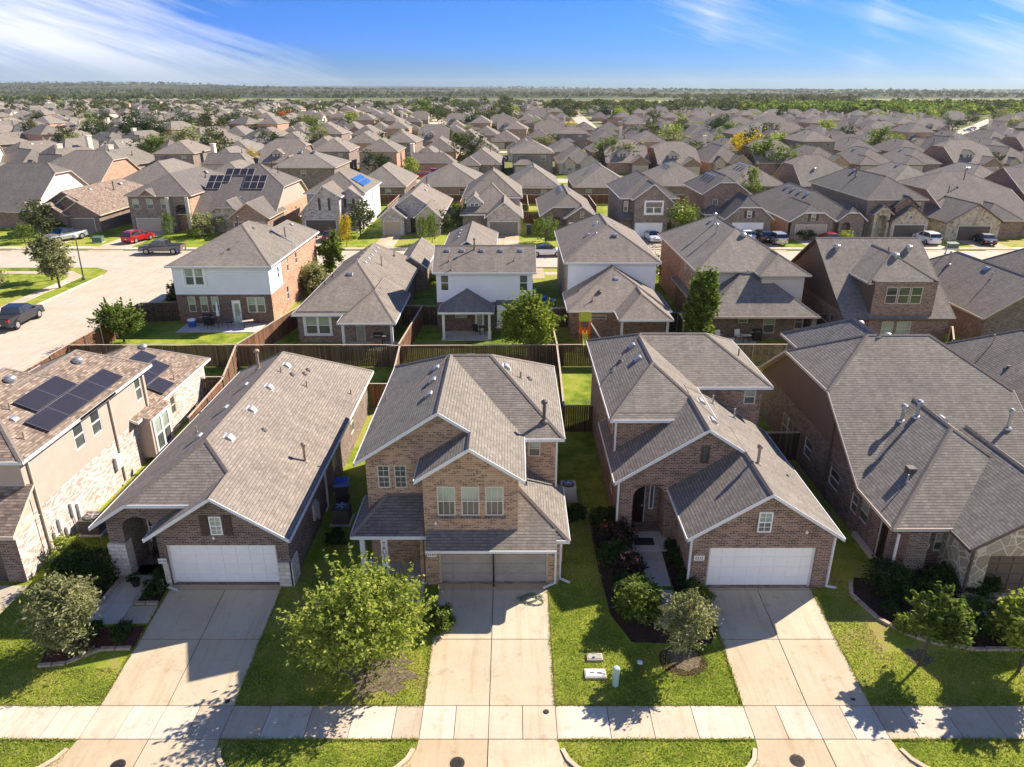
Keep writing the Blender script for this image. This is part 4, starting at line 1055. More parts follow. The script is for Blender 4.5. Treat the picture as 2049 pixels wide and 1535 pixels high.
h.mass('y', 17.6, 23.2, 38.6, 45.6, 5.9, r=20.4, zr=8.02, roof='roof_back', wall='brick_dark', trim='trim_tan', c1='hip', hp1=0.57, oh=0.4, rh=0.4, walls='BLR', tb1=False, z0=3.0)
plaque(h, 18.77, 28.1, 1.38, '5530')
zf = lambda y: 2.85+0.639*(y-30.7)
zl = lambda x: 2.84+0.653*(x-16.63)
h.pipe(19.9, 33.9, zl(19.9), 0.75, 0.09, 'metal', True); h.pipe(20.45, 33.6, zl(20.45), 0.75, 0.09, 'metal', True)
m = MB(); m.box(18.4,18.75,29.85,30.25,zl(18.5)-0.05,zl(18.75)+0.14); h.rsub.append((m, 'roof_vent', 'pipe_dark')); h.pipe(18.2, 29.5, zl(18.2), 0.4, 0.035, 'metal')
h.vent(21.35, 32.9, 5.5, 1, 0, 0.65, 'slant', 1.0)
h.pipe(25.2, 33.6, zf(33.6), 0.9, 0.08, 'metal', True)
h.vent(21.6, 43.4, 7.1, 1, 0, 0.7, 'dome', 0.8); h.vent(21.3, 39.4, 7.6, 0, 1, 0.6, 'dome', 0.8)
h.downspout(17.0, 34.9, 0, 5.4, 'trim_brown'); h.downspout(17.05, 27.35, 0, 2.5, 'trim_white', (-0.7,-0.25)); h.downspout(19.62, 26.1, 0, 2.5, 'trim_brown')
h.done()
# --- sliver of the next house at the right edge
h = House('house', 'grey hipped roof house cut off by the right edge beside the large grey roof', 'house', (33, 43), GR)
h.mass('y', 27.9, 38.5, 33.0, 50.5, 2.8, zr=6.3, roof='roof_grey', wall='brick_dark', trim='trim_tan', c0='hip', c1='hip', oh=0.42, rh=0.4)
h.pipe(31.6, 45.5, 5.1, 0.7, 0.04, 'metal'); h.pipe(30.8, 42.4, 4.6, 0.2, 0.1); h.pipe(31.9, 40.6, 5.3, 0.25, 0.1)
h.done()

# ------------------------------------------------------------ second row (backs towards us)
GB = 'houses backing onto the long fence'
h = House('house', 'two storey corner house with white siding over dark brick beside the side street', 'house', (-27, 74), GB)
h.mass('y', -32.0, -22.2, 66.3, 81.7, 5.6, zr=8.2, roof='roof_grey', wall='brick_orange', c0='hip', c1='hip', hp0=0.34, hp1=0.45, oh=0.42, rh=0.42,
       bands=[(2.8, 'siding_white')], walls='BL')
h.wallgrid('F', 66.72, -31.58, -22.62, 0, 5.75, [W(-31.1,-29.6,3.7,5.3,n=2,frame='frame_white',top='blind',bot='screen') if False else W(-30.5,-28.7,3.75,5.35,n=2,frame='frame_white',top='blind',bot='screen',trim=0.2),
     W(-30.55,-29.85,1.15,2.65,top='blind',bot='screen'), W(-29.4,-28.7,1.15,2.65,top='blind',bot='screen'), W(-28.35,-27.65,1.15,2.65,top='blind',bot='screen'),
     DR(-26.5,-25.65,0.05,2.3,mat='door_white',lite=True,frame='frame_white'), W(-25.0,-23.3,1.1,2.6,n=2,top='blind',bot='screen')], h.mi(h.wm,'brick_deep'), [(2.85,'siding_white')])
h.wallgrid('R', -22.62, 66.72, 70.6, 0, 5.75, [W(69.3,69.9,3.7,4.9,frame='frame_white')], h.mi(h.wm,'brick_orange'), [(2.85,'siding_white')])
h.wallgrid('R', -22.62, 70.6, 81.3, 0, 5.75, [W(72.4,73.0,3.7,5.1), W(68,69,1,2), W(71.5,72.2,1.0,2.4), W(75.5,76.2,3.8,5.0)], h.mi(h.wm,'brick_orange'), [])
h.mass('y', -27.6, -22.21, 76.0, 84.5, 5.59, zr=7.35, roof='roof_grey', wall='brick_orange', c1='hip', oh=0.42, rh=0.4, walls='BLR')
for x, y, dx in ((-26.0,77.0,1),(-25.2,79.2,1),(-24.3,81.0,1)): h.vent(x, y, 7.0, 1, 0, 0.5)
h.pipe(-27.4, 73.6, 8.0, 0.9, 0.09, 'pipe_dark', True); h.pipe(-23.6, 76.2, 6.5, 1.0, 0.06); h.pipe(-26.4,70.6,6.9,0.3,0.04,'pipe_tan'); h.pipe(-27.2,68.6,6.3,0.3,0.04,'pipe_tan'); h.pipe(-26.9,69.3,6.6,0.12,0.1)
h.pipe(-24.9, 75.5, 7.0, 0.12, 0.1); h.pipe(-26.2,74.3,7.7,0.12,0.1); h.done()
h = House('house', 'one storey brown hipped house with white framed double window and small back porch', 'house', (-14.7, 70), GB)
h.mass('y', -19.13, -10.3, 60.8, 82.0, 2.6, zr=5.6, roof='roof_brown', wall='brick_grey', c0='hip', hp0=0.38, c1='hip', oh=0.4, rh=0.4,
       ops={'F': [W(-18.1,-15.9,0.75,2.35,n=2,frame='frame_white',top='blind',bot='screen',trim=0.14), DR(-13.7,-12.9,0.05,2.1,mat='door_tan',lite=True,frame='frame_white')], 'R': [W(66,66.8,0.9,2.2), W(70,70.8,0.9,2.2)], 'L': [W(66,67,1,2.2)]})
h.mass('y', -14.65, -9.75, 58.4, 68.0, 2.59, zr=4.18, roof='roof_brown', wall='brick_grey', c0='hip', hp0=0.33, walls='', oh=0.3, rh=0.3)
h.mass('y', -12.9, -9.3, 79.0, 90.0, 2.6, zr=3.9, roof='roof_brown', wall='brick_grey', oh=0.3, rh=0.3)
h.post(-14.25, 58.8, 0.0, 2.4, 0.22); h.post(-10.15, 58.8, 0, 2.4, 0.22)
m = MB(); m.box(-14.5,-9.9,58.6,61.15,0,0.07); h.part(m, 'patio_slab', [M['patio']])
h.vent(-15.0, 66.6, 4.85, 0, -1, 0.38, 'slant', 1.1)
for k in range(5): h.vent(-14.2, 69.8+1.75*k, 5.2, 1, 0, 0.66)
for k in range(4): h.vent(-15.2, 70.8+1.75*k, 5.2, -1, 0, 0.66)
h.pipe(-13.0, 72.0, 4.5, 0.9, 0.06, 'pipe_tan'); h.pipe(-12.6, 77.5, 4.3, 0.4, 0.05); h.pipe(-11.9,64.5,3.8,0.35,0.04,'pipe_tan'); h.pipe(-17.6,70.5,3.7,0.2,0.08); h.pipe(-17.9,68.5,3.5,0.2,0.08)
h.done()
h = House('house', 'narrow two storey house with white siding, five white roof vents and small hipped porch', 'house', (-2.5, 68), GB)
h.mass('x', 63.84, 72.6, -7.1, 2.15, 5.6, zr=7.4, r=67.2, ze1=4.9, roof='roof_brown', wall='siding_white', oh=0.4, rh=0.3, bands=[], walls='BR')
h.wallgrid('L', -6.8, 64.24, 72.2, 0, 5.6, [W(67,67.8,3.7,4.9)], h.mi(h.wm,'siding_white'), [])
h.wallgrid('F', 64.24, -6.8, 1.85, 0, 5.7, [W(-6.42,-5.68,3.85,5.3,frame='frame_white',top='screen',bot='glass'), W(0.66,1.42,3.85,5.3,frame='frame_white',top='screen',bot='glass'),
     W(-5.2,-4.1,1.3,1.85,style='fixed',top='blind',bot='blind'), DR(-3.4,-2.55,0.05,2.1,mat='door_white',lite=True,frame='frame_white'), ], h.mi(h.wm,'brick_deep'), [(2.8,'siding_white')])
h.mass('y', -6.5, -1.6, 61.5, 64.2, 2.6, zr=4.1, roof='roof_tan', wall='brick_dark', c0='hip', hp0=0.62, walls='', oh=0.3, rh=0.3)
h.post(-6.05, 61.85, 0, 2.4, 0.22); h.post(-2.0, 61.85, 0, 2.4, 0.22)
m = MB(); m.box(-6.3,-1.85,61.6,64.2,0,0.07); h.part(m, 'patio_slab', [M['patio']])
m = MB(); m.box(-1.35,1.3,63.6,64.25,0.5,2.75); h.part(m, 'bay', [M['siding_white']])
h.window('F', 63.6, -0.95, 0.85, 0.8, 2.3, 0.005, {'frame': 'frame_white', 'n': 2, 'top': 'screen', 'bot': 'glass', 'trim': 0.1})
m = MB(); m.poly([(-1.45,63.5,2.74),(1.4,63.5,2.74),(1.4,64.26,3.0),(-1.45,64.26,3.0)]); h.part(m, 'bay_roof', [M['roof_dark']])
h.mass('y', -7.1, -1.6, 70.0, 84.0, 5.58, zr=7.3, roof='roof_brown', wall='siding_white', c1='hip', oh=0.4, rh=0.3, walls='BLR')
h.mass('y', -7.1, 2.1, 72.0, 82.0, 2.7, zr=4.9, roof='roof_brown', wall='brick_grey', c1='hip', oh=0.4, rh=0.3)
for x in (-5.9,-4.55,-2.75,-1.0,0.8): h.vent(x, 66.5, 7.05, 0, -1, 0.5, 'slant', 0.85)
h.pipe(-3.45, 66.7, 7.1, 0.9, 0.06, 'pipe_dark', True); h.pipe(-5.7,65.2,6.4,0.35,0.04,'pipe_tan'); h.pipe(0.2,65.3,6.4,0.35,0.04,'pipe_tan'); h.pipe(-5.4,64.2,5.8,0.35,0.04,'pipe_tan')
h.vent(-5.6,75.5,6.55,-1,0,0.62); h.vent(-5.6,77.6,6.55,-1,0,0.62); h.vent(-5.6,79.4,6.55,-1,0,0.62)
h.done()
h = House('house', 'white sided two storey house with low hipped extension beside the orange play set', 'house', (9.5, 70), GB)
h.mass('y', 4.9, 14.1, 67.9, 85.0, 5.6, zr=8.3, roof='roof_brown', wall='brick_grey', c0='hip', hp0=0.5, c1='hip', oh=0.42, rh=0.42, walls='BLR')
h.wallgrid('F', 68.3, 5.32, 13.68, 0, 5.75, [], h.mi(h.wm,'siding_white'), [])
h.mass('y', 4.87, 14.1, 62.0, 68.28, 2.6, r=9.45, zr=5.3, roof='roof_tan', wall='brick_red', c0='hip', hp0=0.5, oh=0.4, rh=0.4, walls='FLR', ops={'F': [W(7.0,8.4,1.75,2.15,style='fixed')]})
h.mass('y', 9.04, 13.7, 59.3, 66.0, 2.59, zr=4.1, roof='roof_tan', wall='brick_red', c0='hip', hp0=0.5, walls='', oh=0.4, rh=0.4)
h.post(9.4, 59.75, 0, 2.4, 0.2); h.post(13.3, 59.75, 0, 2.4, 0.2)
h.vent(9.6, 65.9, 4.55, 0, -1, 0.5, 'slant', 1.0); h.vent(10.1, 71.6, 7.55, 0, -1, 0.5, 'slant', 1.0)
h.pipe(8.3,72.3,7.6,1.0,0.06,'metal',True); h.pipe(7.2,63.2,3.3,0.35,0.04,'pipe_tan'); h.pipe(7.9,64.2,3.8,0.15,0.1); h.pipe(6.2,66.0,3.4,0.15,0.08)
h.vent(7.6,73.5,7.2,-1,0,0.6); h.vent(8.6,76.5,7.7,-1,0,0.6); h.vent(10.6,75.0,7.6,1,0,0.6); h.vent(10.6,77.0,7.6,1,0,0.6); h.vent(10.6,79.0,7.6,1,0,0.6); h.pipe(6.2,71.5,6.4,0.4,0.04,'pipe_tan')
h.done()
h = House('house', 'wide two storey house with many hipped grey roofs and pale beige siding', 'house', (21.4, 70), GB)
h.mass('y', 16.5, 26.3, 64.4, 83.0, 5.6, zr=8.5, roof='roof_back', wall='brick_orange', trim='trim_tan', c0='hip', hp0=0.5, c1='hip', oh=0.42, rh=0.42, walls='BLR', ops={'L': [W(67,67.8,3.6,5.0), W(70,70.8,3.6,5.0), W(67,67.8,1,2.2)]})
h.wallgrid('F', 64.82, 16.92, 25.88, 2, 5.75, [], h.mi(h.wm,'siding_beige'), [])
h.mass('y', 21.7, 26.3, 62.9, 72.0, 5.59, zr=7.0, roof='roof_back', wall='siding_beige', trim='trim_tan', c0='hip', hp0=0.6, oh=0.42, rh=0.42, walls='FLR')
h.mass('y', 16.45, 26.35, 59.95, 74.0, 2.7, zr=6.0, roof='roof_back', wall='brick_dark', trim='trim_tan', c0='hip', hp0=0.62, oh=0.42, rh=0.42, wb0=62.2, walls='FLR',
       ops={'F': [W(20.1,20.95,1.45,2.2), W(22.35,23.4,0.5,2.1,top='blind',bot='screen'), W(25.1,25.85,0.9,2.2,top='screen')]})
h.post(17.0, 60.4, 0, 2.5, 0.25, 'trim_tan'); h.post(26.0, 60.4, 0, 2.5, 0.4, 'brick_dark')
m = MB(); m.box(17.0,21.5,60.2,62.15,0,0.07); h.part(m, 'patio_slab', [M['patio']])
h.vent(21.8,69.0,7.7,0,-1,0.5,'turbine',1.2); h.vent(20.6,76.5,8.0,-1,0,0.6,'slant',1.2)
h.pipe(20.6,75.0,8.0,1.0,0.1,'metal',True); h.pipe(20.0,71.8,7.6,0.9,0.08,'metal',True); h.pipe(21.2,64.5,5.5,0.2,0.1,'metal'); h.pipe(22.0,68.0,6.9,0.2,0.06)
h.done()
h = House('house', 'brown stucco gabled house with a big brick dormer of three windows', 'house', (33, 67), GB)
h.mass('x', 59.4, 75.8, 28.05, 37.6, 2.7, zr=8.05, roof='roof_back', wall='brick_red', trim='trim_brown', oh=0.42, rh=0.3, gable='stucco_brown', wb0=28.4,
       ops={'L': [W(62,62.8,1,2.2)], 'F': [W(31.55,32.65,0.9,2.3,top='blind',bot='blind'), W(32.95,34.2,0.9,2.3,top='blind',bot='blind')]})
h.mass('y', 30.0, 36.05, 60.1, 68.5, 5.6, zr=7.55, roof='roof_back', wall='stucco_brown', trim='trim_tan', c0='hip', oh=0.4, rh=0.4, walls='LR', wb0=59.75)
h.wallgrid('F', 59.72, 30.4, 35.65, 0, 5.8, [W(31.45,32.4,3.9,5.35,frame='frame',top='glass',bot='glass'), W(32.5,33.45,3.9,5.35,top='glass',bot='glass'), W(33.55,34.5,3.9,5.35,top='glass',bot='glass'),
      W(31.6,32.6,0.95,2.35,top='blind',bot='blind'), W(32.9,34.1,0.95,2.35,top='blind',bot='blind')], h.mi(h.wm,'brick_red'), [])
h.vent(29.6,66.3,7.15,0,-1,0.65,'turbine',1.25); h.vent(36.1,66.2,7.1,0,-1,0.65,'turbine',1.25); h.vent(33.2,62.7,7.1,0,-1,0.65,'turbine',1.25); h.pipe(34.2,66.0,7.0,0.5,0.05)
h.done()
h = House('house', 'low house with long grey ridge and covered patio under its right gable at right edge', 'house', (44.5, 67), GB)
h.mass('y', 39.9, 49.0, 59.4, 77.0, 2.7, zr=5.75, roof='roof_grey', wall='brick_dark', trim='trim_tan', c1='hip', oh=0.42, rh=0.35)
h.mass('x', 76, 84, 36.5, 45, 2.7, zr=4.8, roof='roof_grey', wall='brick_dark', trim='trim_tan', c0='hip', oh=0.4, rh=0.35)
h.pipe(43.0,71.0,4.8,1.1,0.09,'metal',True); h.pipe(43.9,73.5,5.3,1.1,0.06,'metal'); h.vent(43.9,66.5,5.3,-1,0,0.65,'slant',1.5); h.pipe(43.2,64.6,4.9,0.6,0.05,'metal')
h.done()
h = House('house', 'grey roofed house just entering the frame at the right edge behind the long ridge', 'house', (54, 70), GB)
h.mass('y', 50.5, 60, 64, 80, 2.8, zr=6.2, roof='roof_grey', wall='brick_dark', trim='trim_tan', c0='hip', c1='hip', oh=0.42, rh=0.35); h.done()
# ------------------------------------------------------------ fences
def fence(pts, label, mat='fence', h=1.83, rails=0, cap=True, posts=True):
    root = empty('wooden_fence', (pts[0][0], pts[0][1], 0)); tag(root, label, 'fence', 'wooden fences round the yards')
    o = (pts[0][0], pts[0][1], 0)
    def add(m, n, mt, par=root):
        b = m.build(n, mt, None, o); b.parent = par; b.location = (0,0,0); return b
    pk = MB(); cp = MB(); rl = MB(); np_ = 0
    for i in range(len(pts)-1):
        p, q = Vector(pts[i]), Vector(pts[i+1]); L = (q-p).length; u = (q-p)/L; t = Vector((-u.y, u.x))
        n = max(1, int(L/0.145)); hh = h
        for k in range(n):
            if k % 17 == 0: hh = h+random.uniform(-0.05, 0.05); lean = random.uniform(-0.03, 0.03)
            a = p+u*(L*k/n+0.006); w = L/n-0.012; dd = random.uniform(-0.008, 0.008)
            z1 = hh+random.uniform(-0.012, 0.012)
            pk.obox((a.x+t.x*dd, a.y+t.y*dd, 0.03), (u.x*w, u.y*w, 0), (t.x*0.02, t.y*0.02, 0), (t.x*lean, t.y*lean, z1-0.03))
        if cap: cp.obox((p.x-t.x*0.05, p.y-t.y*0.05, h+0.055), (u.x*L, u.y*L, 0), (t.x*0.13, t.y*0.13, 0), (0,0,0.03))
        for z in (0.35, 0.95, 1.55):
            if rails: rl.obox((p.x+t.x*0.022*rails, p.y+t.y*0.022*rails, z), (u.x*L, u.y*L, 0), (t.x*0.04*rails, t.y*0.04*rails, 0), (0,0,0.09))
        if posts and rails:
            m = max(1, int(L/2.4))
            for k in range(m+1):
                if np_ > 90: break
                c = p+u*(L*k/m)+t*0.09*rails; b = MB(); b.tube((c.x, c.y, 0), (c.x, c.y, h+0.02), 0.045, n=6); add(b, 'post', M['metal']); np_ += 1
    add(pk, 'panel', M[mat])
    if cap: add(cp, 'cap_rail', M['rail'])
    if rails: add(rl, 'rail', M[mat])
    return root
fence([(-35.2,54.9),(-22.0,54.9),(-10.0,54.9),(-9.2,54.7),(4.1,54.9)], 'long dark weathered fence between the left and centre back yards')
fence([(3.5,54.95),(16.6,54.95)], 'dark weathered fence behind the leafy yard tree and play set')
fence([(16.6,55.0),(27.0,55.0)], 'tan wooden fence with posts between the two right houses', 'fence_tan', rails=-1)
fence([(27.0,56.2),(33.2,56.2)], 'short tan fence behind the big grey roof at right', 'fence_tan', rails=-1)
fence([(37.7,59.8),(35.8,56.2)], 'orange brown fence panel beside the house with brick dormer', 'fence_red', rails=-1)
fence([(-35.2,40.0),(-35.3,54.9),(-35.4,67.0)], 'cedar fence running along the side street at left', 'fence_red', rails=-1)
fence([(-35.4,67.2),(-31.7,67.6)], 'dark fence joining the corner house to the side street fence', rails=-1)
fence([(-21.9,54.9),(-19.9,66.5)], 'reddish dividing fence between corner house and hipped brown house', 'fence_red', rails=1)
fence([(-21.9,54.8),(-20.3,47.5),(-20.0,41.0)], 'reddish dividing fence behind the solar panel house', 'fence_red', rails=1)
fence([(-22.0,47.9),(-20.3,47.9)], 'short dark gate fence beside the whitewashed brick wall', rails=-1)
fence([(-19.9,66.2),(-19.0,66.2)], 'narrow dark fence panel left of the hipped brown house')
fence([(-8.9,54.8),(-8.35,46.5)], 'reddish dividing fence behind tan roof and centre house', 'fence_red')
fence([(-9.9,46.6),(-8.4,46.6)], 'short cedar gate panel between tan roofed house and centre house', 'fence_red')
fence([(-9.0,55.0),(-8.4,66.2)], 'dividing fence left of the narrow white sided house', 'fence_red', rails=1)
fence([(-10.6,66.2),(-7.0,66.2)], 'dark cross fence between the hipped brown and white sided houses', rails=-1)
fence([(3.55,54.9),(3.45,49.0),(3.3,42.9)], 'dividing fence running back beside the bright green lawn patch', rails=0)
fence([(3.3,42.85),(5.2,42.85)], 'dark cross fence closing the side yard by the lawn patch')
fence([(1.9,65.4),(5.3,65.4)], 'dark cross fence behind the yard tree beside the bins', rails=-1)
fence([(3.6,55.0),(3.4,65.3)], 'dividing fence behind the yard tree', rails=1)
fence([(14.9,55.0),(15.2,64.0)], 'dividing fence left of the tall columnar tree', rails=1)
fence([(13.6,64.0),(16.9,64.0)], 'dark cross fence behind the columnar tree')
fence([(27.3,55.2),(27.5,63.5)], 'dividing fence left of the brown stucco gable', rails=1)
fence([(26.0,63.5),(28.4,63.5)], 'short cross fence left of the brown stucco gable')
fence([(14.0,38.9),(17.0,38.9)], 'short dark gate between brown brick house and large grey roof house')

# ------------------------------------------------------------ yard things
def lab(o, label, cat, group=None): return tag(o, label, cat, group)
def sub(root, m, name, mat, par=None):
    b = m.build(name, M[mat] if isinstance(mat, str) else mat, None, tuple(root.location)); b.parent = par or root; b.location = (0,0,0); return b
def ac_unit(x, y, z, label, s=0.8):
    r = empty('air_conditioner', (x, y, z)); lab(r, label, 'air conditioner', 'air conditioners beside the houses')
    m = MB(); m.box(x-s/2-0.1, x+s/2+0.1, y-s/2-0.1, y+s/2+0.1, z, z+0.08); sub(r, m, 'pad', 'patio')
    m = MB(); m.box(x-s/2, x+s/2, y-s/2, y+s/2, z+0.085, z+0.85)
    for k in range(9):
        q = -s/2+s*(k+0.5)/9
        for sx, sy in ((q, -s/2-0.012), (q, s/2+0.002)): m.box(x+sx-0.025, x+sx+0.025, y+sy, y+sy+0.01, z+0.15, z+0.8)
    sub(r, m, 'housing', 'vent_grey' if random.random() < 0.6 else 'pipe_dark')
    m = MB(); m.lathe((x,y,z+0.86),[(s*0.42,0),(s*0.42,0.05),(s*0.36,0.06)],20); sub(r, m, 'fan_grille', 'pipe_dark')
    m = MB()
    for k in range(5):
        a = 2*pi*k/5; m.obox((x,y,z+0.935),(cos(a)*s*0.33,sin(a)*s*0.33,0),(-sin(a)*0.09,cos(a)*0.09,0),(0,0,0.01))
    m.lathe((x,y,z+0.93),[(0.09,0),(0.09,0.04)],10); sub(r, m, 'fan', 'metal')
ac_unit(3.05, 34.6, 0, 'pale air conditioner on the grass right of the centre house')
ac_unit(-8.75, 32.3, 0, 'dark air conditioner in the shade behind the tan roofed house', 0.85)
ac_unit(-21.0, 31.4, 0, 'air conditioner beside the whitewashed brick wall', 0.95)
ac_unit(2.9, 65.9, 0, 'air conditioner behind the leafy yard tree')
ac_unit(4.3, 69.0, 0, 'air conditioner against the white sided house by the blue bins', 1.0)
def bin_(x, y, z, label, body, lid, rz=0.0, s=1.0):
    r = empty('wheelie_bin', (x, y, z)); lab(r, label, 'bin')
    m = MB(); b = [(-0.24,-0.26),(0.24,-0.26),(0.24,0.26),(-0.24,0.26)]; t = [(-0.31,-0.34),(0.31,-0.34),(0.31,0.36),(-0.31,0.36)]
    R = lambda p, zz: (x+s*(p[0]*cos(rz)-p[1]*sin(rz)), y+s*(p[0]*sin(rz)+p[1]*cos(rz)), z+zz*s)
    for i in range(4):
        j = (i+1) % 4; m.poly([R(b[i],0.06), R(b[j],0.06), R(t[j],0.98), R(t[i],0.98)])
    m.poly([R(p,0.06) for p in b[::-1]]); m.poly([R(p,0.98) for p in t]); sub(r, m, 'body', body)
    m = MB(); k = 1.07
    T = [R((p[0]*k,p[1]*k),0.985) for p in t]; U_ = [R((p[0]*0.9,p[1]*0.88),1.09) for p in t]
    for i in range(4): m.poly([T[i],T[(i+1)%4],U_[(i+1)%4],U_[i]])
    m.poly(U_); sub(r, m, 'lid', lid)
    for sx in (-0.25, 0.25):
        m = MB(); c = Vector(R((sx,0.3),0.12)); d = Vector((cos(rz),sin(rz),0))*0.04; m.tube(c-d, c+d, 0.12, n=12); sub(r, m, 'wheel', 'rubber')
M['bin_blue'] = plain('bin_blue', (0.03,0.10,0.38), 0.45, 0.4, 0.06)
M['bin_grey'] = plain('bin_dark_grey', (0.05,0.055,0.06), 0.5, 0.4, 0.06)
bin_(-9.1, 34.1, 0, 'dark bin with a bright blue lid behind the tan roofed house', 'bin_grey', 'bin_blue', 0.2, 1.25)
bin_(4.1, 71.5, 0, 'blue bin against the white sided house, nearer one', 'bin_grey', 'bin_blue', 0.1)
bin_(3.2, 72.6, 0, 'blue lidded bin behind the nearer one by the white sided house', 'bin_blue', 'bin_blue', 0.4)
bin_(-24.7, 101.0, 0, 'blue bin at the kerb across the back street', 'bin_blue', 'bin_grey', 0.1, 1.25)
bin_(2.6, 113.5, 0, 'dark green bin beside the grey brick garage across the street', 'bin_grey', 'bin_grey', 0.1, 1.4)
# utility things in the front lawn
r = empty('utility_pedestal', (3.95,21.6,-0.55)); lab(r, 'pale green cylindrical utility pedestal in the front lawn', 'utility pedestal')
M['pale_green'] = plain('pale_green_plastic', (0.36,0.52,0.46), 0.5, 0.3, 0.05)
m = MB(); m.lathe((3.95,21.6,-0.55),[(0.13,0),(0.13,0.86)],20); m.f.pop(); m.m.pop(); sub(r, m, 'tube', 'pale_green')
m = MB(); m.lathe((3.95,21.6,-0.55),[(0.14,0.80),(0.14,0.88),(0.11,0.93),(0.05,0.955)],20); sub(r, m, 'cap', M['pale_green'])
def box_lid(x0,x1,y0,y1,z,label,mat,marks=False):
    r = empty('utility_box', ((x0+x1)/2,(y0+y1)/2,z)); lab(r, label, 'utility box', 'utility boxes flush in the front lawn')
    m = MB(); m.box(x0,x1,y0,y1,z-0.05,z+0.10); sub(r, m, 'rim', 'sidewalk')
    m = MB(); m.box(x0+0.04,x1-0.04,y0+0.04,y1-0.04,z+0.102,z+0.12); l = sub(r, m, 'lid', mat)
    if marks:
        m = MB(); 
        for xx in (x0+0.2, x1-0.35): m.box(xx,xx+0.16,(y0+y1)/2-0.02,(y0+y1)/2+0.02,z+0.121,z+0.126)
        sub(r, m, 'lifting_slot', 'black', l)
M['lid_white'] = plain('lid_white', (0.62,0.58,0.58),0.8,0.2,0.1,6); M['lid_grey'] = plain('lid_grey', (0.36,0.34,0.30),0.9,0.2,0.15,6)
box_lid(2.82,3.65,21.85,22.32,gz(22.0)-0.02,'white utility box lid nearer the pavement','lid_white',True)
box_lid(2.98,3.6,22.72,23.08,gz(22.9)-0.02,'small grey utility box lid behind the white one','lid_grey')
m = MB(); m.lathe((5.05,22.65,gz(22.65)),[(0.11,0),(0.11,0.06),(0.07,0.07)],14); lab(m.build('cleanout_cap', M['white']), 'small round white cap in the lawn', 'drain cap')
def manhole(x,y,z,r_,label):
    r = empty('manhole_cover',(x,y,z)); lab(r,label,'manhole cover','manhole covers set in the driveways')
    m = MB(); m.lathe((x,y,z),[(r_,0),(r_,0.014),(r_*0.86,0.015)],28); sub(r,m,'rim','iron')
    m = MB(); m.lathe((x,y,z),[(r_*0.80,0.0),(r_*0.80,0.02)],28)
    for i in range(-3,4):
        w = math.sqrt(max(0,(r_*0.74)**2-(i*r_*0.2)**2)); m.box(x-w,x+w,y+i*r_*0.2-0.012,y+i*r_*0.2+0.012,z+0.0205,z+0.03)
    sub(r,m,'lid','iron')
manhole(-13.3,18.05,-0.53,0.25,'round iron manhole cover in the left driveway apron')
manhole(-1.85,18.15,-0.53,0.25,'round iron manhole cover in the centre driveway apron')
manhole(9.7,18.25,-0.53,0.25,'round iron manhole cover in the right driveway apron')
manhole(1.25,20.35,-0.53,0.11,'small brown cover at the right corner of the centre driveway')
manhole(-10.6,20.85,-0.53,0.12,'small iron cover at the right edge of the left driveway')
manhole(12.75,20.95,-0.53,0.12,'small iron cover at the right edge of the right driveway')
# garden hose
def curve_tube(name, pts, r_, mat, label, cat):
    m = MB(); P = [Vector(p) for p in pts]; n = 6; rings = []
    for i, p in enumerate(P):
        d = (P[min(i+1,len(P)-1)]-P[max(i-1,0)]).normalized(); a = Vector((0,0,1)).cross(d).normalized(); b = d.cross(a)
        i0 = len(m.v)
        for k in range(n): m.v.append(tuple(p+a*(r_*cos(2*pi*k/n))+b*(r_*sin(2*pi*k/n))))
        rings.append(i0)
    for i in range(len(P)-1):
        for k in range(n):
            k2=(k+1)%n; m.f.append([rings[i]+k,rings[i]+k2,rings[i+1]+k2,rings[i+1]+k]); m.m.append(0)
    return lab(m.build(name, M[mat], smooth=True), label, cat)
M['hose'] = plain('hose_green',(0.12,0.17,0.10),0.5,0.3,0.1)
pts = []
for k in range(170):
    a = k*0.25; rr = 0.42+0.10*sin(k*0.37)+0.05*sin(k*0.9)
    x = 0.85+rr*cos(a)+0.08*sin(k*0.11); y = 26.1+0.6*rr*sin(a)+0.06*cos(k*0.13); pts.append((x,y,gz(y)+0.035+0.008*sin(k*0.5)+0.0003*k))
for k in range(14):
    t = k/13; pts.append((1.25+0.95*t, 26.2+0.9*t+0.12*sin(t*7), gz(26.2)+0.05+0.2*t*t))
curve_tube('garden_hose', pts, 0.012, 'hose', 'coiled green garden hose at the corner of the centre driveway', 'hose')
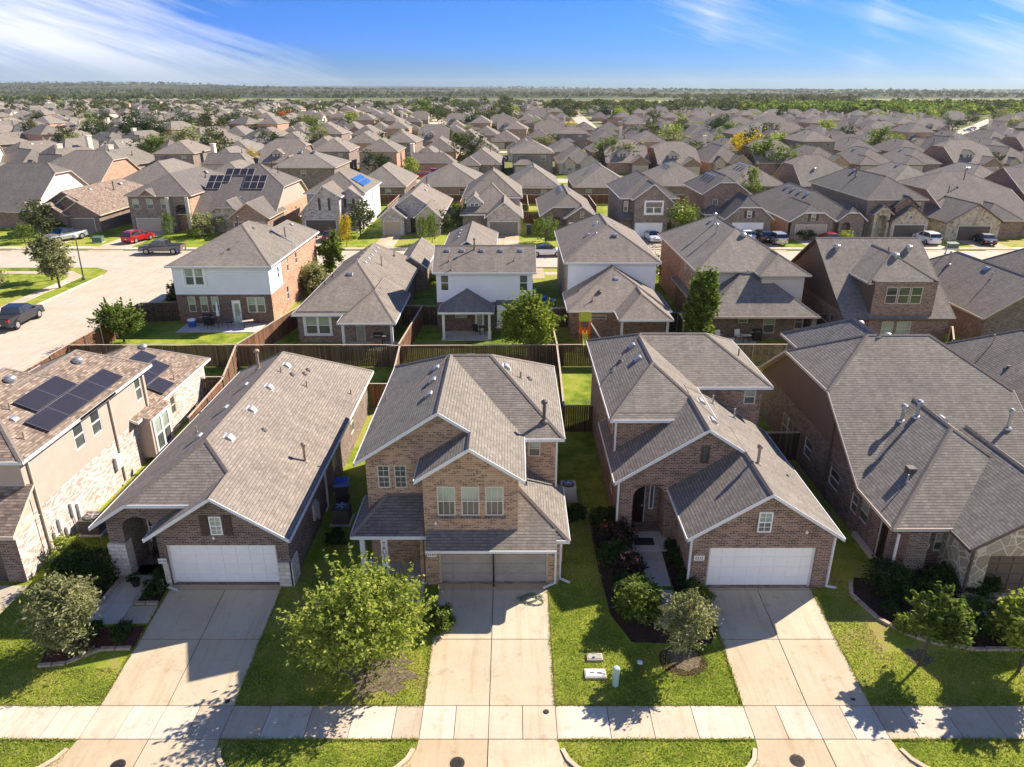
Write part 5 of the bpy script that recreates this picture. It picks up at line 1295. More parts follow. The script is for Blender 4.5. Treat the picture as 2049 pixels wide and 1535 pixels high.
# doormat, pots, porch chair
m = MB(); m.box(6.0,6.95,30.0,30.6,0.11,0.125); lab(m.build('doormat', M['black']), 'black doormat in front of the arched entry at right', 'doormat')
m = MB(); m.box(-23.4+0,-22.4,64.4,65.0,0.08,0.09)
def pot_plant(x,y,z,label,mat='black',r_=0.2):
    r = empty('potted_plant',(x,y,z)); lab(r,label,'potted plant')
    m = MB(); m.lathe((x,y,z),[(r_*0.7,0),(r_,r_*1.6),(r_*1.05,r_*1.7),(r_*0.9,r_*1.7)],14); sub(r,m,'pot',mat)
    L = leaf_cloud(500, (0,0,r_*2.4), (r_*1.5,r_*1.5,r_*1.3), 0.06, 5); o = np_mesh('foliage', L[0], L[1], M['leaf_dark'], r)
def chair(x,y,z,label,rz=0.0,mat='black',cat='chair'):
    r = empty('chair',(x,y,z)); lab(r,label,cat); r.rotation_euler=(0,0,rz)
    def s_(mm,n,mt=mat):
        b = mm.build(n,M[mt],r); return b
    m = MB(); m.box(-0.25,0.25,-0.25,0.25,0.42,0.46); s_(m,'seat')
    m = MB(); m.obox((-0.25,0.22,0.46),(0.5,0,0),(0,0.03,0),(0,0.12,0.5)); s_(m,'backrest')
    for sx in (-0.23,0.23):
        for sy in (-0.23,0.23): m = MB(); m.tube((sx,sy,0),(sx*0.95,sy*0.95,0.42),0.018,n=6); s_(m,'leg')
        m = MB(); m.box(sx-0.025,sx+0.025,-0.25,0.25,0.63,0.66); s_(m,'armrest')
# ------------------------------------------------------------ vegetation
rng = np.random.default_rng(11)
def leaf_cloud(n, c, r, size, seed, clusters=None, hollow=0.35, flat=0.5, aspect=1.6):
    """n leaf quads in clumps through an ellipsoid"""
    g = np.random.default_rng(seed)
    k = clusters or max(12, n//70)
    d = g.normal(size=(k,3)); d /= np.linalg.norm(d, axis=1)[:,None]
    rad = (hollow+(1-hollow)*g.random(k)**0.6)
    az_ = np.arctan2(d[:,1], d[:,0]); ph = g.random(6)*6.28
    lob = 1+0.17*np.sin(az_*2+ph[0])+0.12*np.sin(az_*3+ph[1]+2*d[:,2])+0.10*np.sin(5*d[:,2]+ph[2]+az_)
    cc = d*(rad*lob)[:,None]*np.array(r)+np.array(c)
    idx = g.integers(0, k, n)
    sg = np.array(r)*(0.10+0.10*g.random(k))[idx][:,None]
    p = cc[idx]+g.normal(size=(n,3))*sg
    return quads_at(p, size, g, aspect, flat)
def quads_at(p, size, g, aspect=1.6, flat=0.5):
    n = len(p)
    u = g.normal(size=(n,3)); u[:,2] *= flat; u /= np.linalg.norm(u, axis=1)[:,None]
    w = g.normal(size=(n,3)); w[:,2] += 0.2; v = np.cross(u, w); v /= np.linalg.norm(v, axis=1)[:,None]
    s = size*(0.6+0.8*g.random(n))[:,None]
    a = u*s*aspect*0.5; b = v*s*0.5
    V = np.stack([p-a, p+b*0.9, p+a, p-b*0.9], axis=1).reshape(-1,3)
    F = np.arange(n*4).reshape(-1,4)
    return V, F
def limb(m, p, q, r0, r1, n=6, seg=4, wob=0.06, g=random):
    p = Vector(p); q = Vector(q); prev = p; L = (q-p).length
    for i in range(1, seg+1):
        t = i/seg; c = p.lerp(q, t)+Vector((g.uniform(-1,1), g.uniform(-1,1), 0))*wob*L*(0 if i == seg else 1)
        m.tube(prev, c, r0+(r1-r0)*(i-1)/seg, r0+(r1-r0)*t, n=n, cap=False); prev = c
def tree(x, y, z, label, H, crown_z, R, n, leaf, seed, mat, trunk_r=0.1, name='tree', cat='tree', group='trees in the yards', twigs=14, spiky=0.0, nstem=1, hollow=0.3, lean=(0,0), spray=0, aspect=1.6):
    """H total height, crown centre height crown_z, R radii"""
    r = empty(name, (x, y, z)); tag(r, label, cat, group)
    rr = random.Random(seed)
    m = MB(); fork = max(0.25*H, crown_z-R[2]*0.75)
    tips = []
    for s in range(nstem):
        ox = 0.0 if nstem == 1 else rr.uniform(-0.15, 0.15)
        top = Vector((lean[0]+ox*3, lean[1]+rr.uniform(-0.1,0.1), crown_z+R[2]*0.3)); fk = Vector((lean[0]*0.4+ox*1.2, lean[1]*0.4, fork))
        limb(m, (ox, 0, -0.1), fk, trunk_r, trunk_r*0.75, 8, 4, 0.02, rr); limb(m, fk, top, trunk_r*0.7, trunk_r*0.2, 6, 4, 0.05, rr)
        for k in range(twigs):
            a = rr.uniform(0, 6.28); e = rr.uniform(0.05, 1.2); f = rr.uniform(0.65, 1.0)
            tip = Vector((lean[0]+R[0]*f*cos(a)*cos(e*0.8), lean[1]+R[1]*f*sin(a)*cos(e*0.8), crown_z+R[2]*(f*sin(e)-0.15)))
            st = fk.lerp(top, rr.uniform(0, 0.6)); limb(m, st, tip, trunk_r*0.35, trunk_r*0.06, 5, 4, 0.06, rr); tips.append(tip)
    m.build('trunk', M['bark'], r)
    V, F = leaf_cloud(int(n*(1-0.35*(spray > 0))), (lean[0], lean[1], crown_z), (R[0]*0.93, R[1]*0.93, R[2]*0.93), leaf, seed, hollow=hollow, aspect=aspect)
    if spray:
        g = np.random.default_rng(seed+5); P = []
        for k in range(spray):
            a = g.random()*6.28; e = g.uniform(-0.25, 1.45); d = np.array([cos(a)*cos(e), sin(a)*cos(e), sin(e)+0.25]); d /= np.linalg.norm(d)
            base = np.array([lean[0], lean[1], crown_z])+d*np.array(R)*g.uniform(0.55, 0.85); L = R[0]*g.uniform(0.15, 0.55)
            m_ = int(n*0.35/spray); t = g.random(m_)[:,None]
            bend = np.array([0,0,-0.25]) if spiky <= 0 else np.array([0,0,0.4*spiky])
            P.append(base+d*t*L+bend*(t**2)*L+g.normal(size=(m_,3))*0.05*R[0]*(1.15-t))
        v2, f2 = quads_at(np.concatenate(P), leaf, g, aspect)
        F = np.concatenate([F, f2+len(V)]); V = np.concatenate([V, v2])
    np_mesh('crown', V, F, M[mat], r)
    return r
def bush(x, y, z, label, R, n, leaf, seed, mat='leaf_dark', cat='bush', group='garden bushes', name='bush', flowers=None):
    r = empty(name, (x, y, z)); tag(r, label, cat, group)
    V, F = leaf_cloud(n, (0,0,R[2]*0.85), R, leaf, seed, hollow=0.45)
    V[:,2] = np.maximum(V[:,2], 0.02); np_mesh('foliage', V, F, M[mat], r)
    m = MB()
    for k in range(5):
        a = 1.256*k; m.tube((0.05*cos(a),0.05*sin(a),-0.05),(R[0]*0.6*cos(a),R[1]*0.6*sin(a),R[2]*1.0),0.02,0.008,n=5)
    m.build('stem', M['bark'], r)
    if flowers:
        V, F = leaf_cloud(flowers[1], (0,0,R[2]*1.0), (R[0]*1.0,R[1]*1.0,R[2]*1.0), 0.07, seed+3, hollow=0.85); np_mesh('flowers', V, F, M[flowers[0]], r)
    return r
M['leaf_bright'] = leafmat('leaves_yellow_green', (0.09,0.125,0.03), (0.25,0.305,0.06), (0.52,0.52,0.14), 0.4)
M['leaf_mid'] = leafmat('leaves_mid_green', (0.05,0.08,0.02), (0.12,0.17,0.038), (0.24,0.28,0.07), 0.38)
M['leaf_dark'] = leafmat('leaves_dark_green', (0.018,0.034,0.012), (0.042,0.072,0.022), (0.085,0.13,0.035), 0.25)
M['leaf_grey'] = leafmat('leaves_grey_olive', (0.10,0.11,0.05), (0.24,0.25,0.12), (0.42,0.41,0.24), 0.32)
M['leaf_oak'] = leafmat('leaves_oak', (0.04,0.05,0.022), (0.085,0.10,0.042), (0.16,0.17,0.075), 0.25)
M['leaf_yellow'] = leafmat('leaves_yellow', (0.22,0.17,0.02), (0.45,0.33,0.03), (0.62,0.40,0.05), 0.4)
M['leaf_red'] = leafmat('leaves_red', (0.22,0.05,0.02), (0.45,0.11,0.04), (0.6,0.2,0.06), 0.35)
M['leaf_forest'] = leafmat('leaves_forest', (0.035,0.05,0.018), (0.075,0.095,0.03), (0.16,0.16,0.05), 0.2)
M['leaf_maroon'] = leafmat('leaves_maroon_bush', (0.02,0.022,0.014), (0.05,0.045,0.03), (0.13,0.07,0.05), 0.25)
M['petal_pink'] = leafmat('petals_pink', (0.5,0.12,0.13), (0.6,0.25,0.25), (0.65,0.35,0.33), 0.3)
M['petal_red'] = leafmat('petals_red', (0.5,0.06,0.06), (0.6,0.15,0.1), (0.5,0.2,0.16), 0.3)

M['leaf_light_green'] = leafmat('leaves_light_green', (0.075,0.105,0.022), (0.19,0.24,0.042), (0.37,0.39,0.085), 0.4)  # lighter green leaf tone
# front trees
tree(-5.6,22.35,gz(22.35),'wide bright yellow green tree in front of the centre house',4.3,2.3,(2.45,2.1,1.6),13500,0.10,21,'leaf_bright',0.13,twigs=60,spray=170,spiky=0.8,hollow=0.3)
tree(-17.7,23.3,gz(23.2),'silvery olive feathery tree beside the left driveway',3.7,1.85,(1.4,1.3,1.5),12500,0.07,22,'leaf_grey',0.08,twigs=22,spray=110,spiky=-0.3,nstem=3,hollow=0.15,aspect=2.4)
tree(6.75,22.75,gz(22.75),'small grey green tree in a round mulch ring at centre right',3.1,2.0,(1.12,1.05,0.95),8000,0.075,23,'leaf_grey',0.06,twigs=18,spray=60,spiky=0.2,hollow=0.2)
tree(16.0,22.55,gz(22.5),'young tree with thin leaning trunk on the right lawn',3.4,2.3,(1.05,0.95,0.95),4500,0.12,24,'leaf_mid',0.06,twigs=14,spray=30,spiky=0.3,lean=(0.35,0))
tree(19.7,22.2,gz(22.1),'leafy young tree cut by the right edge of the lawn',3.8,2.3,(1.25,1.1,1.25),7500,0.12,25,'leaf_bright',0.06,twigs=14,spray=30,spiky=0.3,lean=(0.2,0))
tree(20.6,17.6,gz(17),'street tree beyond the right edge whose shadow crosses the pavement',4.0,2.7,(1.1,1.0,1.1),4000,0.12,26,'leaf_mid',0.07)
tree(1.5,57.3,0,'bushy light green tree in the back yard behind the centre house',4.9,2.8,(2.4,2.1,2.1),16000,0.14,27,'leaf_light_green',0.14,twigs=24,spray=70,spiky=0.4,hollow=0.3)
tree(15.6,57.8,0,'tall narrow leafy tree beside the wide hipped house',7.2,3.9,(1.15,1.1,3.4),13000,0.19,28,'leaf_mid',0.12,twigs=24,spray=50,spiky=0.5,hollow=0.25)
tree(-34.3,61.2,0,'straggly shrub tree against the side street fence',3.4,2.0,(2.0,1.6,1.3),7000,0.13,29,'leaf_mid',0.07,twigs=18,spray=50,spiky=0.6,nstem=2)
tree(-33.4,69.8,0,'small conical shrub beside the corner house',3.2,1.7,(0.75,0.75,1.5),3500,0.13,30,'leaf_oak',0.06,twigs=12)
tree(-50.9,80.3,0,'olive oak on the corner lawn, nearer one',4.6,2.7,(1.7,1.6,1.4),6500,0.15,31,'leaf_grey',0.13,twigs=22,spray=50)
tree(-53.9,84.0,0,'spreading olive oak on the corner lawn left of the street lamp',5.4,3.4,(2.0,1.8,1.4),7500,0.16,32,'leaf_grey',0.15,twigs=24,spray=50)
tree(-56.5,76.0,0,'oak cut by the left edge on the corner lawn',4.2,2.4,(2.4,2.0,1.7),7000,0.17,33,'leaf_grey',0.14,twigs=20)
tree(-21.0,84.2,0,'young leafy tree between corner house and hipped house',5.2,3.1,(1.5,1.3,2.1),5500,0.2,34,'leaf_mid',0.07,twigs=16,spray=20)
tree(-21.5,77.5,0,'grey green shrub against the orange brick side wall',3.2,1.8,(1.7,2.2,1.5),6000,0.17,35,'leaf_grey',0.07,twigs=12)
# bushes
bl = [(5.0,31.6,0.75,0.95,'leaf_dark','dark tall bush at the top of the path bed by the arch'),(5.15,30.2,0.8,0.95,'leaf_maroon','maroon tinged bush in the path bed'),(4.9,28.9,0.75,0.85,'leaf_dark','dark bush midway along the path bed'),
      (5.35,27.7,0.7,0.8,'leaf_maroon','flowering pink bush beside the right garden path'),(5.0,26.4,0.6,0.7,'leaf_dark','low dark bush below the flowering pink bush')]
for i, (x, y, r_, hh, mt, lb) in enumerate(bl): bush(x,y,gz(y),lb,(r_,r_*0.95,hh*0.62),4200,0.085,50+i,mt,flowers=('petal_pink',260) if i == 3 else (('petal_red',90) if i == 1 else None))
bush(5.35,25.2,gz(25.2),'bright green glossy bush beside the small grey green tree',(1.0,0.95,0.85),7000,0.10,60,'leaf_mid')
bush(-19.15,27.2,0,'large dark shrub left of the arched brick porch',(1.25,1.1,0.85),9000,0.075,61)
bush(-15.75,26.9,0,'dark shrub between the short path and garage',(0.42,0.85,0.42),2600,0.06,62)
bush(-16.0,23.95,gz(24),'clipped round ball bush beside the left driveway',(0.42,0.4,0.38),3000,0.05,63)
bush(-17.2,24.05,gz(24),'small ball bush half hidden by the silvery tree',(0.38,0.36,0.36),2500,0.05,64)
bush(-20.9,28.9,0,'lime green bush against the whitewashed wall',(0.75,0.8,0.6),3500,0.08,65,'leaf_bright')
for i,(x,y,r_,lb) in enumerate([(7.75,29.6,0.42,'small shrub beside the porch step at right'),(7.85,28.5,0.5,'rounded shrub below the porch step shrub'),(7.95,27.0,0.5,'green shrub beside the downspout of the right garage'),(8.1,25.9,0.6,'leafy green shrub at the left corner of the right driveway'),(7.4,25.5,0.45,'dark low shrub between path and right driveway'),(8.0,24.4,0.4,'low shrub at the mulch corner by the right driveway')]):
    bush(x,y,gz(y),lb,(r_,r_,r_*0.8),2600,0.075,70+i,'leaf_dark' if i != 3 else 'leaf_mid')
for i,(x,y,r_,hh,mt,lb) in enumerate([(16.9,26.7,1.05,0.9,'leaf_dark','big rounded dark bush at the corner of the stone garage house'),(18.4,27.0,0.6,0.6,'leaf_dark','dark bush under the house number plaque at right'),(19.4,26.9,0.8,0.75,'leaf_dark','dense dark bush under the small window at right'),(20.5,26.6,0.75,0.7,'leaf_dark','dark bush at the corner of the brown garage'),
      (18.5,26.1,0.45,0.5,'leaf_mid','small green shrub in front of the dark bushes at right'),(16.2,25.4,0.35,0.3,'leaf_dark','low dark plant along the curved edging'),(16.4,24.4,0.45,0.5,'leaf_bright','lime green shrub inside the curved edging'),(17.3,24.3,0.7,0.5,'leaf_grey','grey twiggy shrub behind the young tree'),
      (19.1,24.2,0.5,0.4,'leaf_dark','small shrub in the middle of the curved bed'),(20.0,24.5,1.0,0.85,'leaf_mid','large green bush in front of the brown garage'),(18.3,23.9,0.4,0.3,'leaf_bright','pale low plant near the curved edging')]):
    bush(x,y,gz(y),lb,(r_,r_*0.9,hh*0.75),4500 if r_>0.7 else 2200,0.085,90+i,mt)
bush(3.3,32.6,0,'dark shrub beside the pale air conditioner',(0.55,0.5,0.42),3200,0.07,110)
bush(-8.7,30.4,0,'dark shrub in front of the shaded air conditioner',(0.45,0.5,0.35),2200,0.07,111)
bush(-3.0,24.6,gz(24.6),'green bushy shrub at the left edge of the centre driveway',(0.55,0.7,0.45),2600,0.09,112,'leaf_mid')
bush(-6.6,27.2-0.6,0,'dark shrub below the centre porch',(0.8,0.5,0.4),2600,0.08,113)
bush(-10.0,57.6,0,'dry grassy clump beside the small back porch',(1.0,0.4,0.35),1500,0.1,114,'leaf_grey')
bush(-8.0,84.0,0,'lime green bush beside the back street behind the porch house',(1.2,2.4,1.0),3500,0.16,115,'leaf_bright')
pot_plant(-16.85,27.0,0.02,'green pot with leafy plant on the left garden path')
pot_plant(-15.95,28.0,0.05,'potted plant beside the left garage corner',r_=0.14)
chair(-16.6,28.9,0.02,'black metal chair inside the arched porch at left',0.3)
# grass tufts near the camera
def tufts(polys, n, seed):
    g = np.random.default_rng(seed); P = []
    for (x0,x1,y0,y1) in polys:
        k = int(n*(x1-x0)*(y1-y0)); x = g.uniform(x0,x1,k); y = g.uniform(y0,y1,k)
        P.append(np.stack([x,y],1))
    P = np.concatenate(P); k = len(P)
    z = np.where(P[:,1] >= 26.9, 0, np.where(P[:,1] <= 20.64, -0.55, -0.55*(26.9-P[:,1])/6.26))
    a = g.uniform(0,6.28,k); w = g.uniform(0.012,0.024,k); h = g.uniform(0.03,0.075,k); ln = g.normal(size=(k,2))*0.03
    dx = np.cos(a)*w; dy = np.sin(a)*w
    V = np.empty((k,3,3)); V[:,0] = np.stack([P[:,0]-dx,P[:,1]-dy,z],1); V[:,1] = np.stack([P[:,0]+dx,P[:,1]+dy,z],1); V[:,2] = np.stack([P[:,0]+ln[:,0],P[:,1]+ln[:,1],z+h],1)
    o = np_mesh('lawn_blades', V.reshape(-1,3), np.arange(k*3).reshape(-1,3), M['blade'], n=3); tag(o, kind='stuff', label='short green lawn grass of the front yards', cat='grass')
tufts([(-27,-15.3,17.45,19.12),(-10.2,-3.4,17.45,19.12),(1.75,8.4,17.45,19.12),(13.45,21.2,17.45,19.12),
       (-22,-18.7,20.7,27),(-18.7,-15.35,20.7,22.4),(-10.2,-7,20.7,28),(-7,-3.35,20.7,25.4),(1.7,4.1,20.7,33),(4.1,8.5,20.7,23.5),(13.4,15.0,20.7,29),(15.0,21.2,20.7,23.2),(-21.5,-19.8,27,33)], 480, 5)

def edge_tufts(lines, seed):
    g = np.random.default_rng(seed); P = []
    for (xa,ya,xb,yb,w) in lines:
        L = math.hypot(xb-xa, yb-ya); k = int(L*190); t = g.random(k); off = np.abs(g.normal(size=k))*0.045*(0.4+0.9*np.abs(np.sin(t*L*1.7+seed))*np.abs(np.sin(t*L*0.6)))
        nx_, ny_ = (yb-ya)/L*w, -(xb-xa)/L*w
        P.append(np.stack([xa+(xb-xa)*t+nx_*(off-0.03), ya+(yb-ya)*t+ny_*(off-0.03)], 1))
    P = np.concatenate(P); k = len(P)
    z = np.where(P[:,1] >= 26.9, 0, np.where(P[:,1] <= 20.64, -0.55, -0.55*(26.9-P[:,1])/6.26))
    a = g.uniform(0,6.28,k); w = g.uniform(0.014,0.026,k); h = g.uniform(0.05,0.085,k); ln = g.normal(size=(k,2))*0.05
    dx = np.cos(a)*w; dy = np.sin(a)*w
    V = np.empty((k,3,3)); V[:,0] = np.stack([P[:,0]-dx,P[:,1]-dy,z],1); V[:,1] = np.stack([P[:,0]+dx,P[:,1]+dy,z],1); V[:,2] = np.stack([P[:,0]+ln[:,0],P[:,1]+ln[:,1],z+h],1)
    o = np_mesh('edge_blades', V.reshape(-1,3), np.arange(k*3).reshape(-1,3), M['blade'], n=3); tag(o, kind='stuff', label='longer grass creeping over the edges of the paving', cat='grass')
el = []
lx = -26
for x0, x1 in DW:
    el += [(lx,20.66,x0,20.66,1),(lx,19.12,x0,19.12,-1),(x0,20.66,x0,26.7,1),(x1,20.66,x1,26.9,-1)]; lx = x1
edge_tufts(el, 9)
# ------------------------------------------------------------ houses across the back street
GC = 'houses across the back street'
def H3(label, x, y): return House('house', label, 'house', (x, y), GC)
def vents(h, x, y0, n, zf, dx=1, step=1.7, sl=0.62, k=1.3):
    for i in range(n): h.vent(x, y0+i*step, zf(x), dx, 0, sl, 'slant', k)
h = H3('house with huge grey roof and cream gable wall at far left across the street', -83, 127)
h.mass('x', 118.7, 139.3, -96, -76.6, 2.7, zr=9.3, roof='roof_dark', wall='brick_red', trim='trim_tan', c1=7.8, c0='hip', gable='stucco_cream', rh=0.4, ops={'F': [G(-90,-85.2,0,2.2,mat='door_brown')]})
h.wallgrid('R', -76.96, 119.2, 138.9, 2.6, 2.75, [], h.mi(h.wm,'stucco_cream'), [])
h.mass('y', -80.7, -76.62, 118.0, 124, 2.69, zr=4.0, roof='roof_dark', wall='brick_red', trim='trim_tan', tb1=False, c0='hip'); h.post(-77.2,118.6,0,2.5,0.35,'trim_tan')
h.done()
h = H3('low dark brick house with three small gables between cream gable and tall brick house', -69, 127)
h.mass('y', -76.0, -64.0, 116.6, 141, 2.7, r=-70.2, zr=6.1, roof='roof_mix', wall='brick_dark', trim='trim_tan', c1='hip', ops={'F': [DR(-69.3,-68.3,0,2.2)]})
h.mass('y', -70.6, -63.98, 114.9, 122, 2.69, zr=4.75, roof='roof_mix', wall='brick_dark', trim='trim_tan', tb1=False, walls='FLR', ops={'F': [G(-69.6,-65.2,0,2.2,mat='door_grey')]})
h.mass('y', -74.4, -68.6, 114.0, 121, 2.7, zr=4.6, roof='roof_mix', wall='brick_dark', trim='trim_tan', tb1=False, walls='FLR', ops={'F': [W(-72.4,-71.0,0.9,2.3,top='blind',bot='screen',n=2,shutters='shutter')]})
h.mass('y', -72.4, -66.2, 115.9, 123, 3.4, zr=5.5, roof='roof_mix', wall='brick_dark', trim='trim_tan', tb1=False, walls='F')
h.pipe(-68.0,128,5.0,1.2,0.1,'pipe_dark',True); h.vent(-68.8,132,5.5,1,0,0.6,'slant',1.4); h.vent(-69.3,123,5.6,1,0,0.6,'slant',1.4); h.done()
h = H3('tall brown brick house with tall arched entry behind the red suv', -55, 127)
h.mass('y', -60.0, -49.6, 115.3, 138, 5.6, zr=8.4, roof='roof_dark', wall='brick_grey', trim='trim_tan', c0='hip', c1='hip', hp0=0.5, walls='FBL',
       ops={'F': [W(-59.0,-58.0,3.5,5.0,top='blind'), W(-56.8,-55.8,3.5,5.0,top='blind'), W(-54.6,-53.6,3.5,5.0,top='blind'), G(-58.9,-54.1,0,2.15,mat='door_tan'), OP(-52.5,-50.6,0.05,4.2,depth=1.6,arch=0.9,archmat='brick_grey',inner=[DR(-52.2,-51.2,0.05,2.2)])]})
h.wallgrid('R', -50.02, 115.65, 137.6, 0, 5.85, [W(122,123,3.6,5), W(130,131,3.6,5)], h.mi(h.wm,'brick_orange'), [])
h.mass('y', -57.6, -55.0, 114.9, 118, 5.62, zr=6.6, roof='roof_dark', wall='brick_grey', trim='trim_tan', tb1=False, walls='F', caps=False, oh=0.2, z0=5.6)
m = MB(); m.box(-59.3,-53.7,115.58,115.7,0,3.0); 
h.post(-53.2,115.0,0,5.4,0.5,'trim_tan'); h.post(-50.2,115.0,0,5.4,0.5,'trim_tan'); h.pipe(-52.0,128,7.1,1.0,0.08); h.vent(-53.0,131,7.6,1,0,0.6,'slant',1.5); h.done()
h = H3('stone and brick house with rows of black solar panels on its big front roof', -43, 127)
h.mass('x', 116.0, 138.0, -54.5, -37.0, 2.7, zr=9.3, roof='roof_dark', wall='brick_red', trim='trim_tan', c1=6.2, c0='hip', gable='stucco_beige', walls='FBL', ops={})
h.wallgrid('R', -37.36, 116.45, 137.5, 0, 2.95, [W(128,129,1,2.2)], h.mi(h.wm,'brick_orange'), [])
h.wall.poly([(-37.36,116.45,2.95),(-37.36,137.55,2.95),(-37.36,132.0,6.15),(-37.36,121.9,6.15)], h.mi(h.wm,'stucco_beige'))
h.mass('y', -43.1, -36.7, 111.6, 121, 2.7, zr=5.0, roof='roof_dark', wall='brick_red', trim='trim_tan', tb1=False, walls='FLR', ops={'F': [G(-42.3,-37.6,0,2.15,mat='door_brown')]})
h.mass('y', -47.3, -41.0, 113.8, 121, 2.72, zr=4.9, roof='roof_dark', wall='stone_multi', trim='trim_tan', c0=4.0, tb1=False, walls='FLR', ops={'F': [OP(-46.2,-44.4,0.05,2.6,depth=1.2,arch=0.7,archmat='stone_multi')]})
sl = (9.3-2.7)/11.0; zf = lambda y: 2.7+sl*(y-116)
h.panels((-49.6,121.2,zf(121.2)), (1,0,0), (0,1,sl), [(0,0),(1,0),(0,1),(1,1),(5,0),(6,0),(7,0),(5,1),(6,1),(7,1),(2,2),(3,2),(4,2),(5,2),(2,1)], fr='frame', size=(1.15,1.75))
h.panels((-39.5,113.4,3.9), (0,1,0), (-1,0,0.72), [(0,0),(1,0),(2,0),(0,1)], fr='frame', size=(1.1,1.3))
h.pipe(-40.5,128,8.6,1.2,0.1); h.pipe(-39.0,126,8.0,1.0,0.08); h.vent(-44,131.5,8.3,0,1,0.6,'slant',1.4); h.done()
h = H3('pale brick two storey house with blue solar panels and white side wall', -28, 127)
h.mass('y', -32.9, -23.2, 117.8, 134, 5.6, zr=8.5, roof='roof_brown', wall='brick_pale', trim='trim_white', c0='hip', c1='hip', walls='FBL', ops={'F': [W(-25.2,-24.4,3.6,5.0)]})
h.wallgrid('R', -23.62, 118.15, 133.6, 0, 5.85, [W(121,121.8,3.6,5.0,frame='frame_white'), W(126,126.8,3.6,5.0), W(123,123.9,1,2.3)], h.mi(h.wm,'siding_white'), [])
h.mass('y', -32.8, -26.0, 113.4, 121, 2.9, ze1=5.6, r=-28.7, zr=7.3, roof='roof_brown', wall='brick_pale', tb1=False, walls='FLR', ops={'F': [G(-31.9,-27.1,0,2.2,mat='door_brown'), W(-29.2,-28.2,3.6,5.4,shutters='shutter',top='blind')]})
h.mass('y', -27.4, -23.5, 116.4, 121, 5.3, zr=6.7, roof='roof_tan', wall='brick_pale', tb1=False, walls='FLR', z0=0, ops={'F': [W(-25.9,-25.1,3.6,4.9,shutters='shutter')]})
h.post(-24.2,114.8,0,2.5,0.3); h.mass('y', -26.4,-23.4,114.4,117,2.7,zr=3.5,roof='roof_brown',wall='brick_pale',walls='',tb1=False,c0='hip')
h.panels((-24.1,122.0,6.15), (0,1,0), (-1,0,0.6), [(i,j) for i in range(4) for j in range(2)], 'solar_blue', 'metal', (1.7,1.15)); h.pipe(-27.4,131,8.3,0.8,0.07); h.done()
h = H3('small pale brick one storey house with single brown garage and little dormer', -15.5, 123)
h.mass('y', -20.3, -10.6, 114.6, 134, 2.7, zr=6.0, roof='roof_tan', wall='brick_pale', c1='hip', ops={'F': [DR(-15.9,-15.0,0,2.3)], 'R': [W(125,126,1,2.2)]})
h.mass('y', -20.31, -16.1, 112.2, 119, 2.69, zr=4.3, roof='roof_brown', wall='brick_pale', tb1=False, walls='FLR', ops={'F': [G(-19.7,-16.9,0,2.2,mat='door_tan',cols=4)]})
h.mass('y', -15.0, -10.58, 112.2, 119, 2.69, zr=4.6, roof='roof_brown', wall='brick_pale', tb1=False, walls='FLR', ops={'F': [W(-13.0,-12.2,0.9,2.3,shutters='shutter',top='blind')]})
h.mass('y', -17.3, -15.3, 115.2, 119.5, 4.4, zr=5.1, roof='roof_tan', wall='siding_beige', tb1=False, oh=0.2, walls='FLR', z0=3.0, caps=False, ops={'F': [ON(-16.8,-15.8,3.5,4.3,top='blind',bot='blind')]})
zf = lambda x: 2.7+0.68*(-10.6-x); h.vent(-14.6,130,zf(-14.6),1,0,0.66,'slant',1.5); h.vent(-14.4,124.5,zf(-14.4),1,0,0.66,'slant',1.5); h.pipe(-14.9,131.5,5.6,1.2,0.1); h.pipe(-12.5,120,3.9,0.4,0.05,'pipe_tan'); h.done()
h = H3('grey pinkish brick house with high steep roof, dormer and dark garage', -3, 125)
h.mass('y', -8.1, 1.7, 120.5, 137, 4.6, zr=8.3, r=-3.2, roof='roof_brown', wall='brick_pale', c0='hip', c1='hip', hp0=0.62)
h.mass('y', -8.12, 1.68, 115.0, 128, 2.72, zr=6.6, roof='roof_brown', wall='brick_grey', c0='hip', hp0=0.55, walls='FLR', tb1=False)
h.mass('y', -4.2, 1.72, 112.0, 121, 2.7, zr=5.1, roof='roof_brown', wall='brick_pale', tb1=False, walls='FLR', ops={'F': [G(-3.5,1.0,0,2.15,mat='door_grey')]})
h.mass('y', -7.4, -4.5, 116.6, 122, 4.3, zr=5.5, roof='roof_brown', wall='siding_beige', tb1=False, walls='FLR', z0=3.0, oh=0.25, caps=False, ops={'F': [ON(-6.6,-5.2,3.3,4.2,n=2,frame='frame_white',top='glass',bot='glass')]})
h.pipe(-2.9,131,8.0,1.0,0.08); h.vent(-4.8,124.5,6.8,-1,0,0.7,'slant',1.3); h.done()
h = H3('one storey dark brick house with white garage and row of roof vents', 8.7, 123)
h.mass('y', 4.25, 13.25, 113.8, 134, 2.7, zr=5.75, roof='roof_brown', wall='brick_dark', c0=4.1, c1='hip', ops={'F': [OP(6.3,7.5,0.05,2.6,depth=1.2,arch=0.5,archmat='brick_dark'), W(4.9,5.8,0.9,2.2)]})
h.mass('y', 7.9, 13.26, 111.6, 119, 2.69, zr=4.5, roof='roof_brown', wall='brick_dark', tb1=False, walls='FLR', ops={'F': [G(8.6,12.7,0,2.1,mat='door_white'), ON(10.3,10.9,2.8,3.7,grid=(2,3),top='screen',bot='screen')]})
for k in range(5): h.vent(8.1,122.5+k*1.5,5.3,-1,0,0.66,'slant',1.3)
for k in range(4): h.vent(9.5,124+k*1.5,5.2,1,0,0.66,'slant',1.3)
h.done()
h = H3('dark half timbered brick house with steep gable above a white garage', 21, 121)
h.mass('y', 16.3, 25.3, 112.4, 130, 5.6, zr=8.4, roof='roof_dark', wall='brick_grey', c0='hip', c1='hip', ops={'F': [W(16.95,17.6,3.6,5.1,frame='frame_white',top='blind')]})
